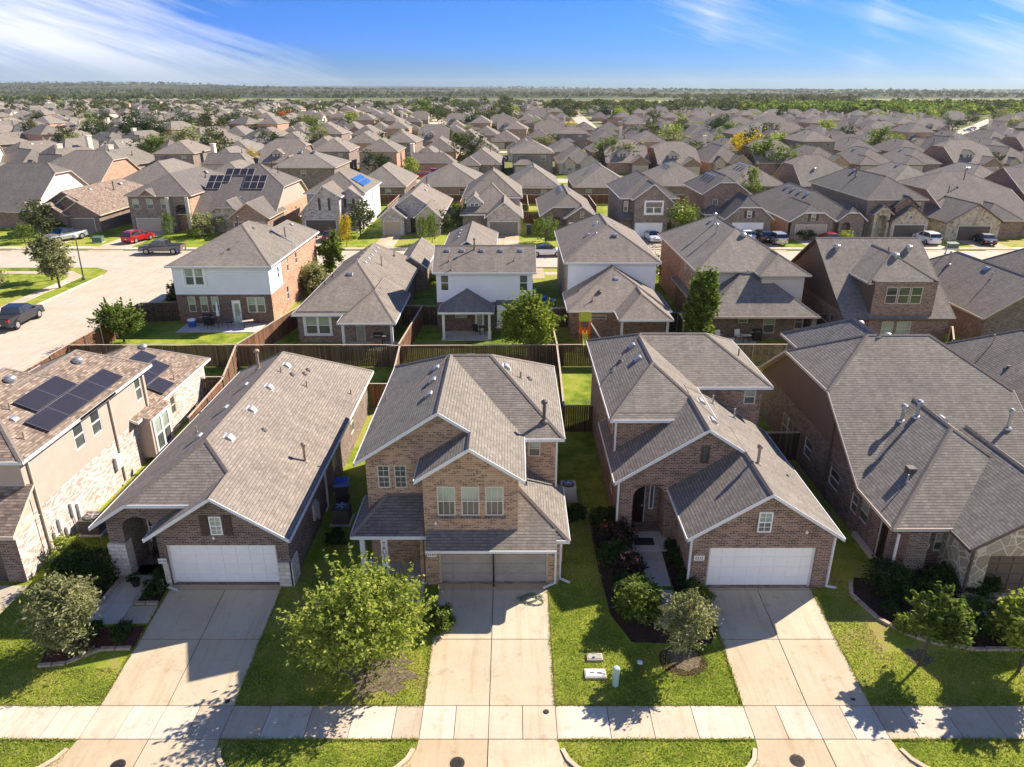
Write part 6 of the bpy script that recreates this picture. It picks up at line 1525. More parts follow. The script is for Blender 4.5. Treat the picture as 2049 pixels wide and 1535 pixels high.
h.mass('y', 17.9, 25.3, 110.6, 120, 5.6, ze1=4.2, r=21.0, zr=7.9, roof='roof_brown', wall='brick_grey', tb1=False, walls='FLR', ops={'F': [G(17.9+0.6,22.7,0,2.2,mat='door_white'), W(20.0,22.4,3.6,5.2,n=2,frame='frame_white',trim=0.25,top='blind'), DR(23.3,24.2,0,2.3)]})
m = MB(); 
for x in (16.8,17.75): m.box(x-0.07,x+0.07,112.6,112.74,3.1,5.5)
m.box(16.87,17.68,112.6,112.74,3.2,3.35); h.part(m,'timber',[M['shutter']])
m = MB(); m.poly([(16.2,111.3,2.75),(18.6,111.3,2.75),(18.6,112.7,3.5),(16.2,112.7,3.5)]); m.box(16.2,18.6,111.25,111.32,2.6,2.75); h.part(m,'awning_roof',[M['roof_dark']]); h.pipe(18.2,118,6.7,0.9,0.06,'metal'); h.done()
h = H3('brick house with clipped gables and two small square upper windows above white garage', 34, 121)
h.mass('y', 29.75, 37.6, 117.0, 131, 5.6, zr=8.3, roof='roof_dark', wall='brick_red', c0=7.4, c1='hip', ops={'F': [W(31.6,32.4,3.9,4.8,frame='frame_white',grid=(2,2),style='fixed'), W(33.7,34.5,3.9,4.8,frame='frame_white',grid=(2,2),style='fixed')]})
h.mass('y', 31.9, 39.4, 110.8, 126, 2.7, zr=5.9, r=35.6, roof='roof_dark', wall='brick_grey', c0=4.5, walls='FLR', tb1=False, ops={'F': [G(33.2,38.0,0,2.2,mat='door_white'), ON(35.3,36.0,2.9,3.9,frame='frame_white',shutters='shutter')]})
h.mass('y', 29.7, 34.0, 114.4, 118, 2.9, zr=4.0, roof='roof_dark', wall='brick_red', c0='hip', walls='', tb1=False); h.post(30.1,114.9,0,2.8,0.3,'trim_tan')
vents(h, 32.7, 122, 4, lambda x: 7.7, -1); h.done()
h = H3('low dark roofed brick house with orange side wall and taupe double garage', 46.8, 121)
h.mass('y', 41.0, 52.9, 110.6, 133, 2.7, zr=6.3, r=46.8, roof='roof_dark', wall='brick_grey', c0='hip', c1='hip', hp0=0.8, walls='FBR')
h.wallgrid('L', 41.42, 110.3, 132.6, 0, 2.95, [], h.mi(h.wm,'brick_orange'), [])
h.mass('y', 40.98, 48.0, 108.9, 119, 2.69, zr=4.95, roof='roof_dark', wall='brick_grey', c0=4.0, tb1=False, walls='FR', ops={'F': [G(42.1,46.8,0,2.2,mat='door_tan',split=2), ON(44.2,44.9,2.8,3.7,shutters='shutter',top='blind')]})
h.mass('y', 48.4, 52.92, 109.6, 118, 2.69, zr=4.6, roof='roof_dark', wall='brick_grey', c0=3.9, tb1=False, walls='FLR', ops={'F': [OP(49.2,50.6,0.05,2.4,depth=1.2,arch=0.6,archmat='brick_grey')]})
for k in range(4): h.vent(45.8,116+3.0*k,5.7,-1,0,0.62,'slant',1.5)
h.done()
h = H3('tall brick house with stone garage gable and stone entry arch', 57.5, 122)
h.mass('y', 52.8, 62.1, 110.9, 134, 5.6, zr=8.5, roof='roof_dark', wall='brick_grey', trim='trim_tan', c0='hip', c1='hip', ops={'F': [W(60.4,61.1,3.9,5.2,top='blind')]})
h.mass('y', 55.9, 62.12, 108.9, 116, 2.7, zr=5.0, roof='roof_dark', wall='stone_multi', trim='trim_brown', tb1=False, walls='FLR', ops={'F': [G(56.7,61.4,0,2.2,mat='door_brown',split=2), ON(58.7,59.2,3.0,4.0)]})
h.mass('y', 53.4, 56.6, 109.4, 115, 3.6, zr=4.9, roof='roof_dark', wall='stone_multi', trim='trim_tan', c0=4.5, tb1=False, walls='FLR', ops={'F': [OP(54.2,55.8,0.05,3.5,depth=1.2,arch=0.8,archmat='stone_multi')]})
h.mass('y', 56.6, 60.6, 110.0, 115, 4.6, zr=6.2, roof='roof_dark', wall='brick_red', trim='trim_brown', tb1=False, walls='FLR', z0=3)
h.pipe(56.0,123,7.8,1.1,0.09,'pipe_dark',True); h.vent(57.0,126,8.3,-1,0,0.6,'slant',1.6); h.done()
h = H3('big grey roof house with stone garage gable and dark suv outside', 71, 124)
h.mass('x', 110.6, 137, 65.6, 79.0, 2.7, zr=8.4, roof='roof_dark', wall='brick_red', trim='trim_tan', c0=6.2, c1=6.2, walls='FBLR')
h.mass('y', 63.6, 72.2, 107.9, 118, 2.7, zr=5.4, roof='roof_dark', wall='stone_multi', trim='trim_brown', tb1=False, walls='FLR', ops={'F': [G(65.7,70.6,0,2.2,mat='door_brown')]})
h.mass('y', 70.0, 76.2, 109.6, 118, 2.71, zr=4.8, roof='roof_dark', wall='brick_red', trim='trim_tan', c0='hip', tb1=False, walls='FR'); h.pipe(68.2,117,5.9,1.0,0.08); h.pipe(72,120,7.6,1.0,0.08); h.done()
h = H3('house at right edge across the street with white solar panel on grey roof', 88, 125)
h.mass('x', 113, 137, 81.0, 98, 2.7, zr=9.0, roof='roof_dark', wall='brick_red', trim='trim_tan', c0=None)
h.mass('y', 84, 94, 109.5, 122, 2.7, zr=5.8, roof='roof_dark', wall='brick_red', trim='trim_tan', c0='hip', tb1=False, walls='FLR', ops={'F': [G(86,91,0,2.2,mat='door_brown')]})
h.panels((86.0,120.0,6.6), (1,0,0), (0,1,0.525), [(i,j) for i in range(5) for j in range(2)], 'metal', 'metal', (1.1,1.7)); h.done()
# driveways over there
s = Slabs()
for xa, xb, yf in ((-69.6,-65.2,115.4),(-58.9,-54.1,115.6),(-42.3,-37.6,112),(-31.9,-27.1,113.7),(-19.8,-16.9,112.5),(-3.5,1.1,112.4),(8.5,12.8,112),(18.4,22.8,111),(33.1,38.1,111.2),(42,46.9,109.3),(56.6,61.5,109.3),(65.6,70.7,108.3),(86,91,109.9),(-90,-85,119)):
    for y0, y1 in ((100.0, 104.2), (104.2, (yf+104.2)/2), ((yf+104.2)/2, yf)): s.slab(rect(xa, (xa+xb)/2, y0, y1), 0.02, 0.045); s.slab(rect((xa+xb)/2, xb, y0, y1), 0.02, 0.045)
for xa, xb in ((-24.8,-22.4),(-18,-13.5),(-0.8,3.9),(6.4,11.1),(19,24),(30.5,35.5),(41,46)): s.slab(rect(xa, xb, 84.5, 90.6), 0.02, 0.045)
s.build('back_driveways', M['concrete'])

# ------------------------------------------------------------ next row back
GD = 'hipped houses behind the row across the street'
def HD(label, x0, x1, y0, y1, ze, zr, roof='roof_back', wall='brick_grey', ax='y', hp=0.55, wins=2, c0='hip', c1='hip', ops=None, **k):
    h = House('house', label, 'house', ((x0+x1)/2, (y0+y1)/2), GD)
    a = (x0, x1, y0, y1) if ax == 'y' else (y0, y1, x0, x1)
    o = ops
    if o is None:
        o = {'F': [W(x0+(x1-x0)*(i+0.6)/(wins+0.4)-0.5, x0+(x1-x0)*(i+0.6)/(wins+0.4)+0.6, 0.9, 2.3, n=1) for i in range(wins)]}
        if ze > 4: o['F'] += [W(x0+(x1-x0)*0.45, x0+(x1-x0)*0.45+1.0, 3.6, 5.0)]
    h.mass(ax, *a, ze, zr=zr, roof=roof, wall=wall, trim='trim_tan', c0=c0, c1=c1, hp0=hp, ops=o, **k)
    return h
h = HD('hipped two storey house of dark brick behind the black solar panel roof', -50.8,-37.2,159.5,176,5.6,8.8,wall='brick_grey',wins=0,ax='x'); h.vent(-46,166,8.3,0,-1,0.5,'slant',1.8); h.vent(-43,166,8.3,0,-1,0.5,'slant',1.8); h.done()
h = HD('one storey hipped house behind the blue solar panels', -32.5,-21.3,150.9,172,2.7,6.2,wall='brick_dark'); h.vent(-26.9,160,5.8,0,-1,0.5,'slant',1.8); h.pipe(-28.5,160,5,1.2,0.1); h.done()
h = HD('broad hipped house behind the little dormer house', -19.8,-5.4,151.7,172,2.7,6.4,wall='brick_red'); h.vent(-12.5,164,6.1,-1,0,0.5,'slant',1.6); h.done()
h = HD('hipped house with covered patio behind the steep dormer roof', -0.7,9.8,149.2,171,2.7,6.1,wall='brick_dark'); h.vent(4.2,158.5,5.7,0,-1,0.5,'slant',1.8); h.done()
h = HD('hipped house behind the half timbered gable house', 12.3,24.5,150.1,172,2.7,6.3,wall='brick_dark'); h.vent(16.6,159,5.6,-1,0,0.5,'slant',1.5); h.vent(17,161.5,5.8,-1,0,0.5,'slant',1.5); h.done()
h = HD('wide hipped house with rows of small roof vents behind clipped gables', 27.5,42.0,152.5,172,2.7,6.6,wall='brick_grey')
for k in range(3): h.vent(33.2,160+2.2*k,5.9,-1,0,0.5,'slant',1.6)
h.done()
h = HD('hipped house behind the low dark roofed brick house', 44.2,56.2,152.5,173,2.7,6.3,wall='brick_grey')
for k in range(3): h.vent(49.2,160+2.2*k,5.9,-1,0,0.5,'slant',1.6)
h.done()
h = HD('bulky brown brick house with tall clipped gable behind the stone garages', 58.6,74.0,152,170,2.7,8.2,wall='brick_red',ax='x',c0=6.4,c1='hip',wins=2)
for x in (62.5,69.5): h.vent(x,156.5,5.4,0,-1,0.6,'turbine',1.4)
h.done()
h = HD('hipped house right of the bulky brown brick house', 75.5,88.5,150.5,171,2.7,6.4,wall='brick_red'); h.vent(81.3,160,6.0,-1,0,0.5,'slant',1.8); h.vent(83,160,6.0,1,0,0.5,'slant',1.8); h.done()
h = HD('hipped house near the right edge in the row behind', 90.5,103.5,150.5,171,2.7,6.4,wall='brick_red')
for k in range(3): h.vent(95.6+1.5*k,158.5,5.6,0,-1,0.5,'slant',1.6)
h.done()
h = HD('hipped house at the right edge in the row behind', 105.5,118,150.5,171,2.7,6.4,wall='brick_dark'); h.done()
h = HD('house with orange brick clipped gable behind the cream gable house', -106,-86,157,177,2.7,8.6,wall='brick_orange',ax='x',c1=6.8,c0='hip',wins=2); h.done()
h = HD('hipped house at the left edge behind the cream gable', -126,-109,155,176,2.7,7.4,wall='brick_orange'); h.done()
h = HD('hipped house with stone entry behind the tall brick house', -83,-69,156,178,2.7,6.6,wall='brick_orange'); h.done()
h = HD('hipped house left of the hipped two storey dark brick house', -67,-53.5,155,176,2.7,6.5,wall='brick_orange'); h.done()
M['tarp'] = plain('tarp_blue',(0.05,0.13,0.42),0.5,0.3,0.1)
# yard fences of those rows
fence([(-110,145.5),(-36,145.5)], 'long fence behind the houses at left across the street', 'fence_red', posts=False)
fence([(-36,145.0),(120,145.0)], 'long fence behind the houses across the street', 'fence_red', posts=False)
for x, lb in ((-21.8,'fence beside the white side wall'),(-9.4,'dark fence between dormer house and steep roof house'),(2.9,'fence beside the grey pinkish brick house'),(14.8,'fence beside the half timbered house'),(27.6,'fence right of the half timbered house'),(63.3,'fence between the two stone garage houses')):
    fence([(x,130.0),(x,145.0)], lb, 'fence_red', posts=False)
fence([(-9.6,126),(-8.2,126)], 'short dark fence panel left of the steep roof house'); fence([(1.9,124),(4.4,124)], 'short reddish fence panel right of the steep roof house', 'fence_red')
# ------------------------------------------------------------ vehicles
def paint(name, c, metal=0.2, rough=0.25):
    t = NT(name, rough, 0.5); t.b.inputs['Metallic'].default_value = metal; t.b.inputs['Coat Weight'].default_value = 0.6; t.b.inputs['Coat Roughness'].default_value = 0.08
    return t.base(t.ramp(t.noise(t.obj(), 1.5, 3), [(0.3, k3(c, 0.92)), (0.7, k3(c, 1.06))]))
PA = {'charcoal': paint('paint_charcoal', (0.018,0.02,0.028)), 'grey': paint('paint_grey', (0.13,0.125,0.125)), 'white': paint('paint_white', (0.78,0.79,0.80), 0), 'red': paint('paint_red', (0.40,0.012,0.018)),
      'maroon': paint('paint_maroon', (0.10,0.015,0.02)), 'black': paint('paint_black', (0.012,0.012,0.014)), 'silver': paint('paint_silver', (0.45,0.46,0.48), 0.5), 'pink': paint('paint_faded_red', (0.50,0.10,0.13))}
M['lamp_red'] = plain('lens_red', (0.35,0.01,0.01), 0.2, 0.6, 0.05); M['lamp_clear'] = plain('lens_clear', (0.7,0.7,0.7), 0.15, 0.6, 0.05)
M['car_glass'] = glass('car_glass', (0.02,0.025,0.03), 0.05)
SH = {  # length, width, body side profile (y forward, z), cabin profile, cabin taper
 'sedan': (4.7, 1.82, [(-2.35,0.45),(-2.3,0.80),(-1.75,0.98),(-1.2,0.98),(0.95,0.95),(1.9,0.82),(2.3,0.66),(2.35,0.4)], [(-1.75,0.96),(-1.0,1.36),(-0.2,1.44),(0.35,1.40),(1.15,0.94)], 0.33, 1.35, -1.4, 0.33),
 'suv': (4.75, 1.92, [(-2.35,0.5),(-2.37,1.0),(-2.2,1.10),(0.95,1.08),(1.95,0.98),(2.3,0.82),(2.37,0.45)], [(-2.22,1.08),(-1.95,1.58),(-1.4,1.70),(0.1,1.69),(1.15,1.07)], 0.30, 1.45, -1.42, 0.38),
 'pickup': (5.8, 2.02, [(-2.9,0.6),(-2.9,1.18),(-0.95,1.2),(-0.9,1.22),(1.15,1.2),(2.6,1.12),(2.85,0.95),(2.9,0.5)], [(-0.92,1.2),(-0.75,1.78),(0.4,1.86),(0.75,1.80),(1.5,1.18)], 0.28, 1.8, -1.85, 0.42)}
def car_proto(kind, col_, roof=None):
    L, Wd, bp, cp, tp, fa, ra, wr = SH[kind]
    root = empty('car' if kind != 'pickup' else 'pickup_truck'); hw = Wd/2
    def loft(prof, w0, w1, zlo, zhi, close_bottom=None):
        m = MB(); n = len(prof)
        def wy(y, z):
            t = min(1, max(0, (z-zlo)/(zhi-zlo))) if zhi > zlo else 0
            e = max(0, abs(y)-L*0.36)/(L*0.14)
            return (w0+(w1-w0)*t)*(1-0.13*min(1, e)**2)
        Lf = [(-wy(y,z), y, z) for y, z in prof]; Rt = [(wy(y,z), y, z) for y, z in prof]
        for i in range(n-1): m.poly([Lf[i], Lf[i+1], Rt[i+1], Rt[i]])
        return m, Lf, Rt
    m, Lf, Rt = loft(bp, hw, hw*0.97, 0.4, 1.1)
    base = 0.28 if kind != 'pickup' else 0.42
    # sides with wheel arches cut as polygons
    def side(P, flip):
        xs_ = P[0][0]
        out = list(P)
        y0 = P[-1][1]; y1 = P[0][1]
        bot = [(y0-0.05, base)]
        for c in (fa, ra):
            bot += [(c+wr*1.12*cos(a), max(base, wr*0.95+wr*1.12*sin(a))) for a in [pi*k/8 for k in range(9)]]
        bot += [(y1+0.05, base)]
        sg = -1 if xs_ < 0 else 1
        pts = out+[(sg*hw*0.99, y, z) for y, z in bot]
        m.poly(pts[::-1] if flip else pts)
    side(Lf, False); side(Rt, True)
    m.poly([Lf[-1], (-hw*0.85, bp[-1][0]-0.05, base), (hw*0.85, bp[-1][0]-0.05, base), Rt[-1]]); m.poly([Rt[0], (hw*0.85, bp[0][0]+0.05, base), (-hw*0.85, bp[0][0]+0.05, base), Lf[0]])
    m.poly([(-hw*0.85, bp[0][0]+0.05, base), (hw*0.85, bp[0][0]+0.05, base), (hw*0.85, bp[-1][0]-0.05, base), (-hw*0.85, bp[-1][0]-0.05, base)])
    bo = m.build('body', [PA[col_], M['black']], root)
    bv = bo.modifiers.new('b', 'BEVEL'); bv.width = 0.06; bv.segments = 3; bv.limit_method = 'ANGLE'; bv.angle_limit = radians(28)
    # cabin
    z0 = cp[0][1]; zt = max(z for y, z in cp)
    g, Lc, Rc = loft(cp, hw*0.93, hw*(1-tp), z0, zt); g.poly(Lc); g.poly(Rc[::-1]); g.build('windows', [M['car_glass']], root)
    r = MB(); k = [(y, z+0.012) for y, z in cp[1:-1]]
    for i in range(len(k)-1):
        ww = hw*(1-tp)*1.0
        t0 = (k[i][1]-z0)/(zt-z0); t1 = (k[i+1][1]-z0)/(zt-z0); wa = hw*0.93+(hw*(1-tp)-hw*0.93)*min(1,t0)+0.015; wb = hw*0.93+(hw*(1-tp)-hw*0.93)*min(1,t1)+0.015
        r.poly([(-wa,k[i][0],k[i][1]),(-wb,k[i+1][0],k[i+1][1]),(wb,k[i+1][0],k[i+1][1]),(wa,k[i][0],k[i][1])])
        for sg in (-1,1): r.poly([(sg*wa,k[i][0],k[i][1]),(sg*wb,k[i+1][0],k[i+1][1]),(sg*(wb+0.015),k[i+1][0],k[i+1][1]-0.07),(sg*(wa+0.015),k[i][0],k[i][1]-0.07)])
    # pillars
    for (ya, za), (yb, zb) in (((cp[0][0],cp[0][1]),(cp[1][0],cp[1][1])), ((cp[-1][0],cp[-1][1]),(cp[-2][0],cp[-2][1])), ((-0.25,z0),(-0.3,zt-0.03))):
        for sg in (-1, 1):
            ta = 0; tb = (zb-z0)/(zt-z0); xa = sg*(hw*0.93+0.012); xb = sg*(hw*0.93+(hw*(1-tp)-hw*0.93)*tb+0.016)
            r.poly([(xa,ya-0.06,za),(xa,ya+0.06,za),(xb,yb+0.05,zb),(xb,yb-0.05,zb)])
    r.build('roof_panel', [PA[roof or col_]], root)
    if kind == 'pickup':
        b = MB(); b.box(-hw*0.85, hw*0.85, -2.75, -1.0, 1.0, 1.225, 0); b.build('bed_cover', [M['black']], root)
    for y in (fa, ra):
        for sg in (-1, 1):
            w = MB(); x = sg*(hw-0.11); w.tube((x-sg*0.12,y,wr),(x+sg*0.10,y,wr),wr,n=20); wo = w.build('wheel', [M['rubber']], root)
            q = MB(); q.tube((x+sg*0.10,y,wr),(x+sg*0.115,y,wr),wr*0.62,n=16)
            for s5 in range(5):
                a = s5*1.2566; q.obox((x+sg*0.116,y-0.03,wr),(sg*0.008,0,0),(0,cos(a)*wr*0.55,sin(a)*wr*0.55),(0,-sin(a)*0.06,cos(a)*0.06))
            q.build('rim', [M['metal']], wo)
    zl = bp[-2][1]-0.02; zb_ = bp[1][1]-0.12
    for sg in (-1, 1):
        l = MB(); l.box(sg*hw*0.55, sg*hw*0.86, L/2-0.12, L/2+0.0, zl-0.16, zl-0.02); l.build('headlight', [M['lamp_clear']], root)
        l = MB(); l.box(sg*hw*0.62, sg*hw*0.88, -L/2-0.015, -L/2+0.12, zb_-0.12, zb_+0.08); l.build('taillight', [M['lamp_red']], root)
        l = MB(); l.box(sg*(hw*0.93), sg*(hw*0.93+0.22), cp[-1][0]-0.35, cp[-1][0]-0.22, z0+0.02, z0+0.16); l.build('mirror', [PA[col_]], root)
    gr = MB(); gr.box(-hw*0.5, hw*0.5, L/2-0.06, L/2+0.02, 0.45, zl-0.08); gr.build('grille', [M['black']], root)
    pl_ = MB(); pl_.box(-0.16,0.16,-L/2-0.035,-L/2-0.005,0.62,0.74); pl_.build('number_plate', [M['white']], root)
    return root
cars = [('pickup','charcoal',None,-46.9,66.6,3,'charcoal pickup truck parked on the side street at left edge'),
 ('pickup','silver','black',-66.0,108.3,155,'silver and black pickup truck in the driveway of the low dark house'),
 ('suv','red',None,-55.0,107.6,-17,'bright red suv in front of the tall brick house garage'),
 ('pickup','grey',None,-47.6,99.0,90,'grey pickup truck parked along the kerb across the street'),
 ('sedan','maroon',None,-27.0,108.6,4,'dark maroon car in the driveway behind the corner house'),
 ('suv','black',None,-30.2,108.6,2,'black off road car beside the maroon one'),
 ('sedan','white','black',4.7,97.6,-90,'white hatchback parked along the kerb behind the back yards'),
 ('sedan','white','white',20.8,108.2,184,'white sedan in the driveway of the half timbered house'),
 ('suv','silver','silver',38.3,106.3,6,'silver suv in the driveway of the clipped gable house'),
 ('suv','black',None,36.6,107.8,8,'black suv wedged beside the silver one'),
 ('sedan','white',None,34.7,109.0,5,'white car nearest the white garage behind the hipped roofs'),
 ('sedan','red',None,46.3,106.6,0,'red car mostly hidden behind the stucco gable roof'),
 ('suv','white','white',60.4,106.5,2,'white crossover in front of the two leaf brown garage'),
 ('sedan','black','silver',68.6,106.0,-12,'black sedan on the pale driveway at right'),
 ('suv','red',None,-22.6,190.5,80,'small red pickup like suv on the second street'),
 ('suv','pink','pink',-20.6,200.0,0,'pinkish red suv in a driveway beyond the second street'),
 ('sedan','charcoal',None,-80.5,204,20,'dark car in a driveway in the left distance'),
 ('suv','red',None,-1.9,370,10,'tiny red vehicle among the central roofs'),
 ('sedan','silver',None,248,420,60,'tiny silver car on the bright street at far right'),('suv','white',None,262,440,60,'tiny white car on the bright street at far right')]
protos = {}
for kind, c1, rf, x, y, hd, lb in cars:
    key = (kind, c1, rf)
    o = copy_tree(protos[key]) if key in protos else car_proto(kind, c1, rf)
    protos.setdefault(key, o)
    o.location = (x, y, 0.06); o.rotation_euler = (0, 0, radians(hd)); tag(o, lb, 'pickup truck' if kind == 'pickup' else 'car', 'cars parked in the neighbourhood')
# ------------------------------------------------------------ street furniture
r = empty('street_lamp', (-50.3,84.1,0)); tag(r, 'tall dark street lamp at the corner of the side street', 'street lamp')
m = MB(); m.tube((0,0,0),(0.1,0,4.9),0.09,0.055,n=10); m.lathe((0,0,0),[(0.2,0),(0.18,0.25),(0.1,0.35)],12); m.build('pole', [M['pipe_dark']], r)
m = MB(); m.lathe((0.1,0,4.9),[(0.10,0),(0.28,0.12),(0.26,0.35),(0.08,0.45)],12); m.build('lamp_head', [M['vent_grey']], r)
r = empty('street_lamp', (-170,290,0)); tag(r, 'pale street lamp beside the big dark trees in the left distance', 'street lamp')
m = MB(); m.tube((0,0,0),(0,0,9),0.14,0.09,n=8); m.build('pole', [M['vent_grey']], r)
m = MB(); m.box(-0.2,1.3,-0.15,0.15,8.9,9.1); m.build('lamp_head', [M['vent_grey']], r)
M['box_green'] = plain('transformer_green', (0.10,0.15,0.12), 0.6, 0.3, 0.08)
for x, y, lb in ((61.9,102.4,'dark green transformer box near the white crossover'),(-60.6,107.0,'pale green transformer box between the pickup and the red suv')):
    r = empty('transformer_box', (x,y,0)); tag(r, lb, 'transformer box')
    m = MB(); m.box(-0.8,0.8,-0.5,0.5,0.02,0.12); m.build('pad', [M['patio']], r)
    m = MB(); m.box(-0.7,0.7,-0.42,0.42,0.12,0.75); m.poly([(-0.72,-0.46,0.75),(0.72,-0.46,0.75),(0.72,0.44,0.9),(-0.72,0.44,0.9)]); m.poly([(-0.7,-0.42,0.75),(-0.7,0.42,0.75),(-0.7,0.42,0.9)]); m.poly([(0.7,-0.42,0.75),(0.7,0.42,0.9),(0.7,0.42,0.75)]); m.box(-0.7,0.7,0.40,0.42,0.7,0.89); m.build('cabinet', [M['box_green']], r)
r = empty('utility_pedestal', (-78.6,109.8,0)); tag(r, 'small teal utility pedestal on the lawn at far left', 'utility pedestal'); m = MB(); m.lathe((0,0,0),[(0.16,0),(0.16,1.0),(0.05,1.08)],12); m.build('tube', [M['pale_green']], r)
# tarp
m = MB()
for i in range(6):
    for j in range(4):
        q = lambda a, b: (57.6+a*0.8, 148.2+b*0.8, 1.3+0.25*sin(a*2.1+b)+0.2*cos(b*1.7))
        m.poly([q(i,j),q(i+1,j),q(i+1,j+1),q(i,j+1)])
tag(m.build('tarp', [M['tarp']]), 'crumpled blue tarp behind the clipped gable houses', 'tarp')
# ------------------------------------------------------------ back yard things
def grill(x, y, label, body='black'):
    r = empty('grill', (x,y,0.07)); tag(r, label, 'barbecue grill')
    m = MB(); m.box(-0.35,0.35,-0.25,0.25,0.15,0.7); m.build('cart', [M[body]], r)
    m = MB(); n = 8
    for k in range(n):
        a0, a1 = pi*k/n, pi*(k+1)/n
        m.poly([(-0.36,-0.28*cos(a0),0.85+0.3*sin(a0)),(0.36,-0.28*cos(a0),0.85+0.3*sin(a0)),(0.36,-0.28*cos(a1),0.85+0.3*sin(a1)),(-0.36,-0.28*cos(a1),0.85+0.3*sin(a1))])
    m.box(-0.36,0.36,-0.28,0.28,0.7,0.85); m.build('lid', [M['black']], r)
    for sg in (-1,1): m = MB(); m.box(sg*0.37,sg*0.7,-0.22,0.22,0.82,0.86); m.build('side_shelf', [M['metal']], r)
    m = MB(); m.tube((-0.25,-0.33,0.98),(0.25,-0.33,0.98),0.02,n=6); m.build('handle', [M['metal']], r)
    for sx in (-0.3,0.3):
        for sy in (-0.2,0.2): m = MB(); m.tube((sx,sy,0),(sx,sy,0.2),0.03,n=6); m.build('leg', [M[body]], r)
m = MB(); m.poly([(-30.7,63.9,0.05),(-24.6,63.9,0.05),(-23.4,63.9,0.05),(-23.3,66.7,0.05),(-31.0,66.7,0.05)]); m.box(-30.9,-23.4,63.95,66.7,0.0,0.045); tag(m.build('patio', M['patio']), kind='structure')
grill(-28.6,65.9,'black grill on the patio of the white sided corner house'); grill(-11.6,60.2,'black grill with side shelves under the small back porch','pipe_dark')
r = empty('cooler', (-30.0,65.6,0.05)); tag(r, 'bright blue round cooler on the corner house patio', 'cooler')
m = MB(); m.lathe((0,0,0),[(0.32,0),(0.38,0.5),(0.38,0.62)],16); m.build('tub', [M['bin_blue']], r); m = MB(); m.lathe((0,0,0.63),[(0.4,0),(0.38,0.1),(0.2,0.16)],16); m.build('lid', [M['white']], r)
def table(x, y, z, label, top, rz=0.0, w=1.0, l=0.6, round_=False):
    r = empty('table', (x,y,z)); tag(r, label, 'table'); r.rotation_euler = (0,0,rz)
    m = MB()
    if round_: m.lathe((0,0,0.70),[(w*0.5,0),(w*0.5,0.04)],20)
    else: m.box(-w/2,w/2,-l/2,l/2,0.70,0.74)
    m.build('table_top', [M[top]], r)
    for sx in (-1,1):
        for sy in (-1,1): m = MB(); m.tube((sx*w*0.36,sy*l*0.36,0),(sx*w*0.3,sy*l*0.3,0.7),0.022,n=6); m.build('leg', [M['black']], r)
table(-26.8,65.3,0.05,'dark round table on the corner house patio','pipe_dark',w=1.3,l=1.3,round_=True); table(-24.6,65.2,0.05,'small tan folding table on the corner house patio','trim_tan',0.4,1.0,0.6)
table(-2.7,63.2,0.07,'little black table under the hipped white porch','black',0.2,0.6,0.6); chair(-3.2,62.9,0.07,'black chair under the hipped white porch',0.5)
chair(-28.0,65.0,0.05,'dark patio chair left of the round table',1.2); chair(-25.8,65.6,0.05,'green canvas chair near the patio door',-0.5,'pale_green')
r = empty('parasol', (-27.7,66.2,0.05)); tag(r, 'closed white parasol standing by the corner house wall', 'parasol'); m = MB(); m.tube((0,0,0),(0,0,2.2),0.025,n=6); m.build('pole', [M['metal']], r)
m = MB(); m.lathe((0,0,0.9),[(0.16,0),(0.13,0.5),(0.07,1.1),(0.02,1.35)],10); m.build('canopy', [M['white']], r)
for x, y, lb in ((18.2,61.2,'white plastic chair on the shaded patio at right, left one'),(20.0,61.4,'white plastic chair on the shaded patio at right, middle one')): chair(x,y,0.07,lb,0.2,'white')
M['red_plastic'] = plain('red_plastic',(0.4,0.02,0.02),0.4,0.4,0.05)
r = empty('cooler', (19.2,60.9,0.07)); tag(r, 'small red and white cooler between the white plastic chairs', 'cooler'); m = MB(); m.box(-0.3,0.3,-0.2,0.2,0,0.3); m.build('tub', [M['red_plastic']], r); m = MB(); m.box(-0.32,0.32,-0.22,0.22,0.3,0.38); m.build('lid', [M['white']], r)
table(20.5,60.8,0.07,'white folded table leaning on the shaded patio at right','white',0.1,0.8,0.5); grill(22.0-0.4,61.3,'dark covered grill at the right end of the shaded patio')
# play set
M['orange'] = plain('play_orange',(0.62,0.16,0.02),0.5,0.4,0.08); M['yellow'] = plain('play_yellow',(0.65,0.60,0.04),0.5,0.4,0.08)
r = empty('play_set', (6.3,60.4,0)); tag(r, 'orange wooden play tower with yellow roof and slide', 'play set')
for sx in (-0.55,0.55):
    for sy in (-0.5,0.5): m = MB(); m.box(sx-0.06,sx+0.06,sy-0.06,sy+0.06,0,2.3); m.build('post', [M['orange']], r)
m = MB(); m.poly([(-0.7,-0.65,2.3),(0.7,-0.65,2.3),(0.7,0,2.95),(-0.7,0,2.95)]); m.poly([(-0.7,0.65,2.3),(0.7,0.65,2.3),(0.7,0,2.98),(-0.7,0,2.98)]); m.poly([(-0.7,-0.65,2.3),(-0.7,0,2.95),(-0.7,0.65,2.3)]); m.build('roof', [M['yellow']], r)
m = MB(); m.box(-0.6,0.6,-0.55,0.55,1.15,1.22); m.build('platform', [M['orange']], r)
for k in range(3): m = MB(); m.box(-0.6+0.42*k,-0.3+0.42*k,-0.58,-0.53,1.25,1.7); m.build('side_board', [M['orange']], r)
m = MB(); m.obox((-0.3,-0.6,1.2),(0.5,0,0),(0,-1.9,-1.1),(0,0,0.04)); m.obox((-0.34,-0.6,1.2),(0.04,0,0),(0,-1.9,-1.1),(0,0,0.16)); m.obox((0.2,-0.6,1.2),(0.04,0,0),(0,-1.9,-1.1),(0,0,0.16)); m.build('slide', [M['yellow']], r)
for sg in (0,1): m = MB(); m.tube((0.6,-0.4+0.8*sg,2.1),(2.4,-0.9+1.8*sg,0),0.05,n=6); m.build('swing_leg', [M['white']], r)
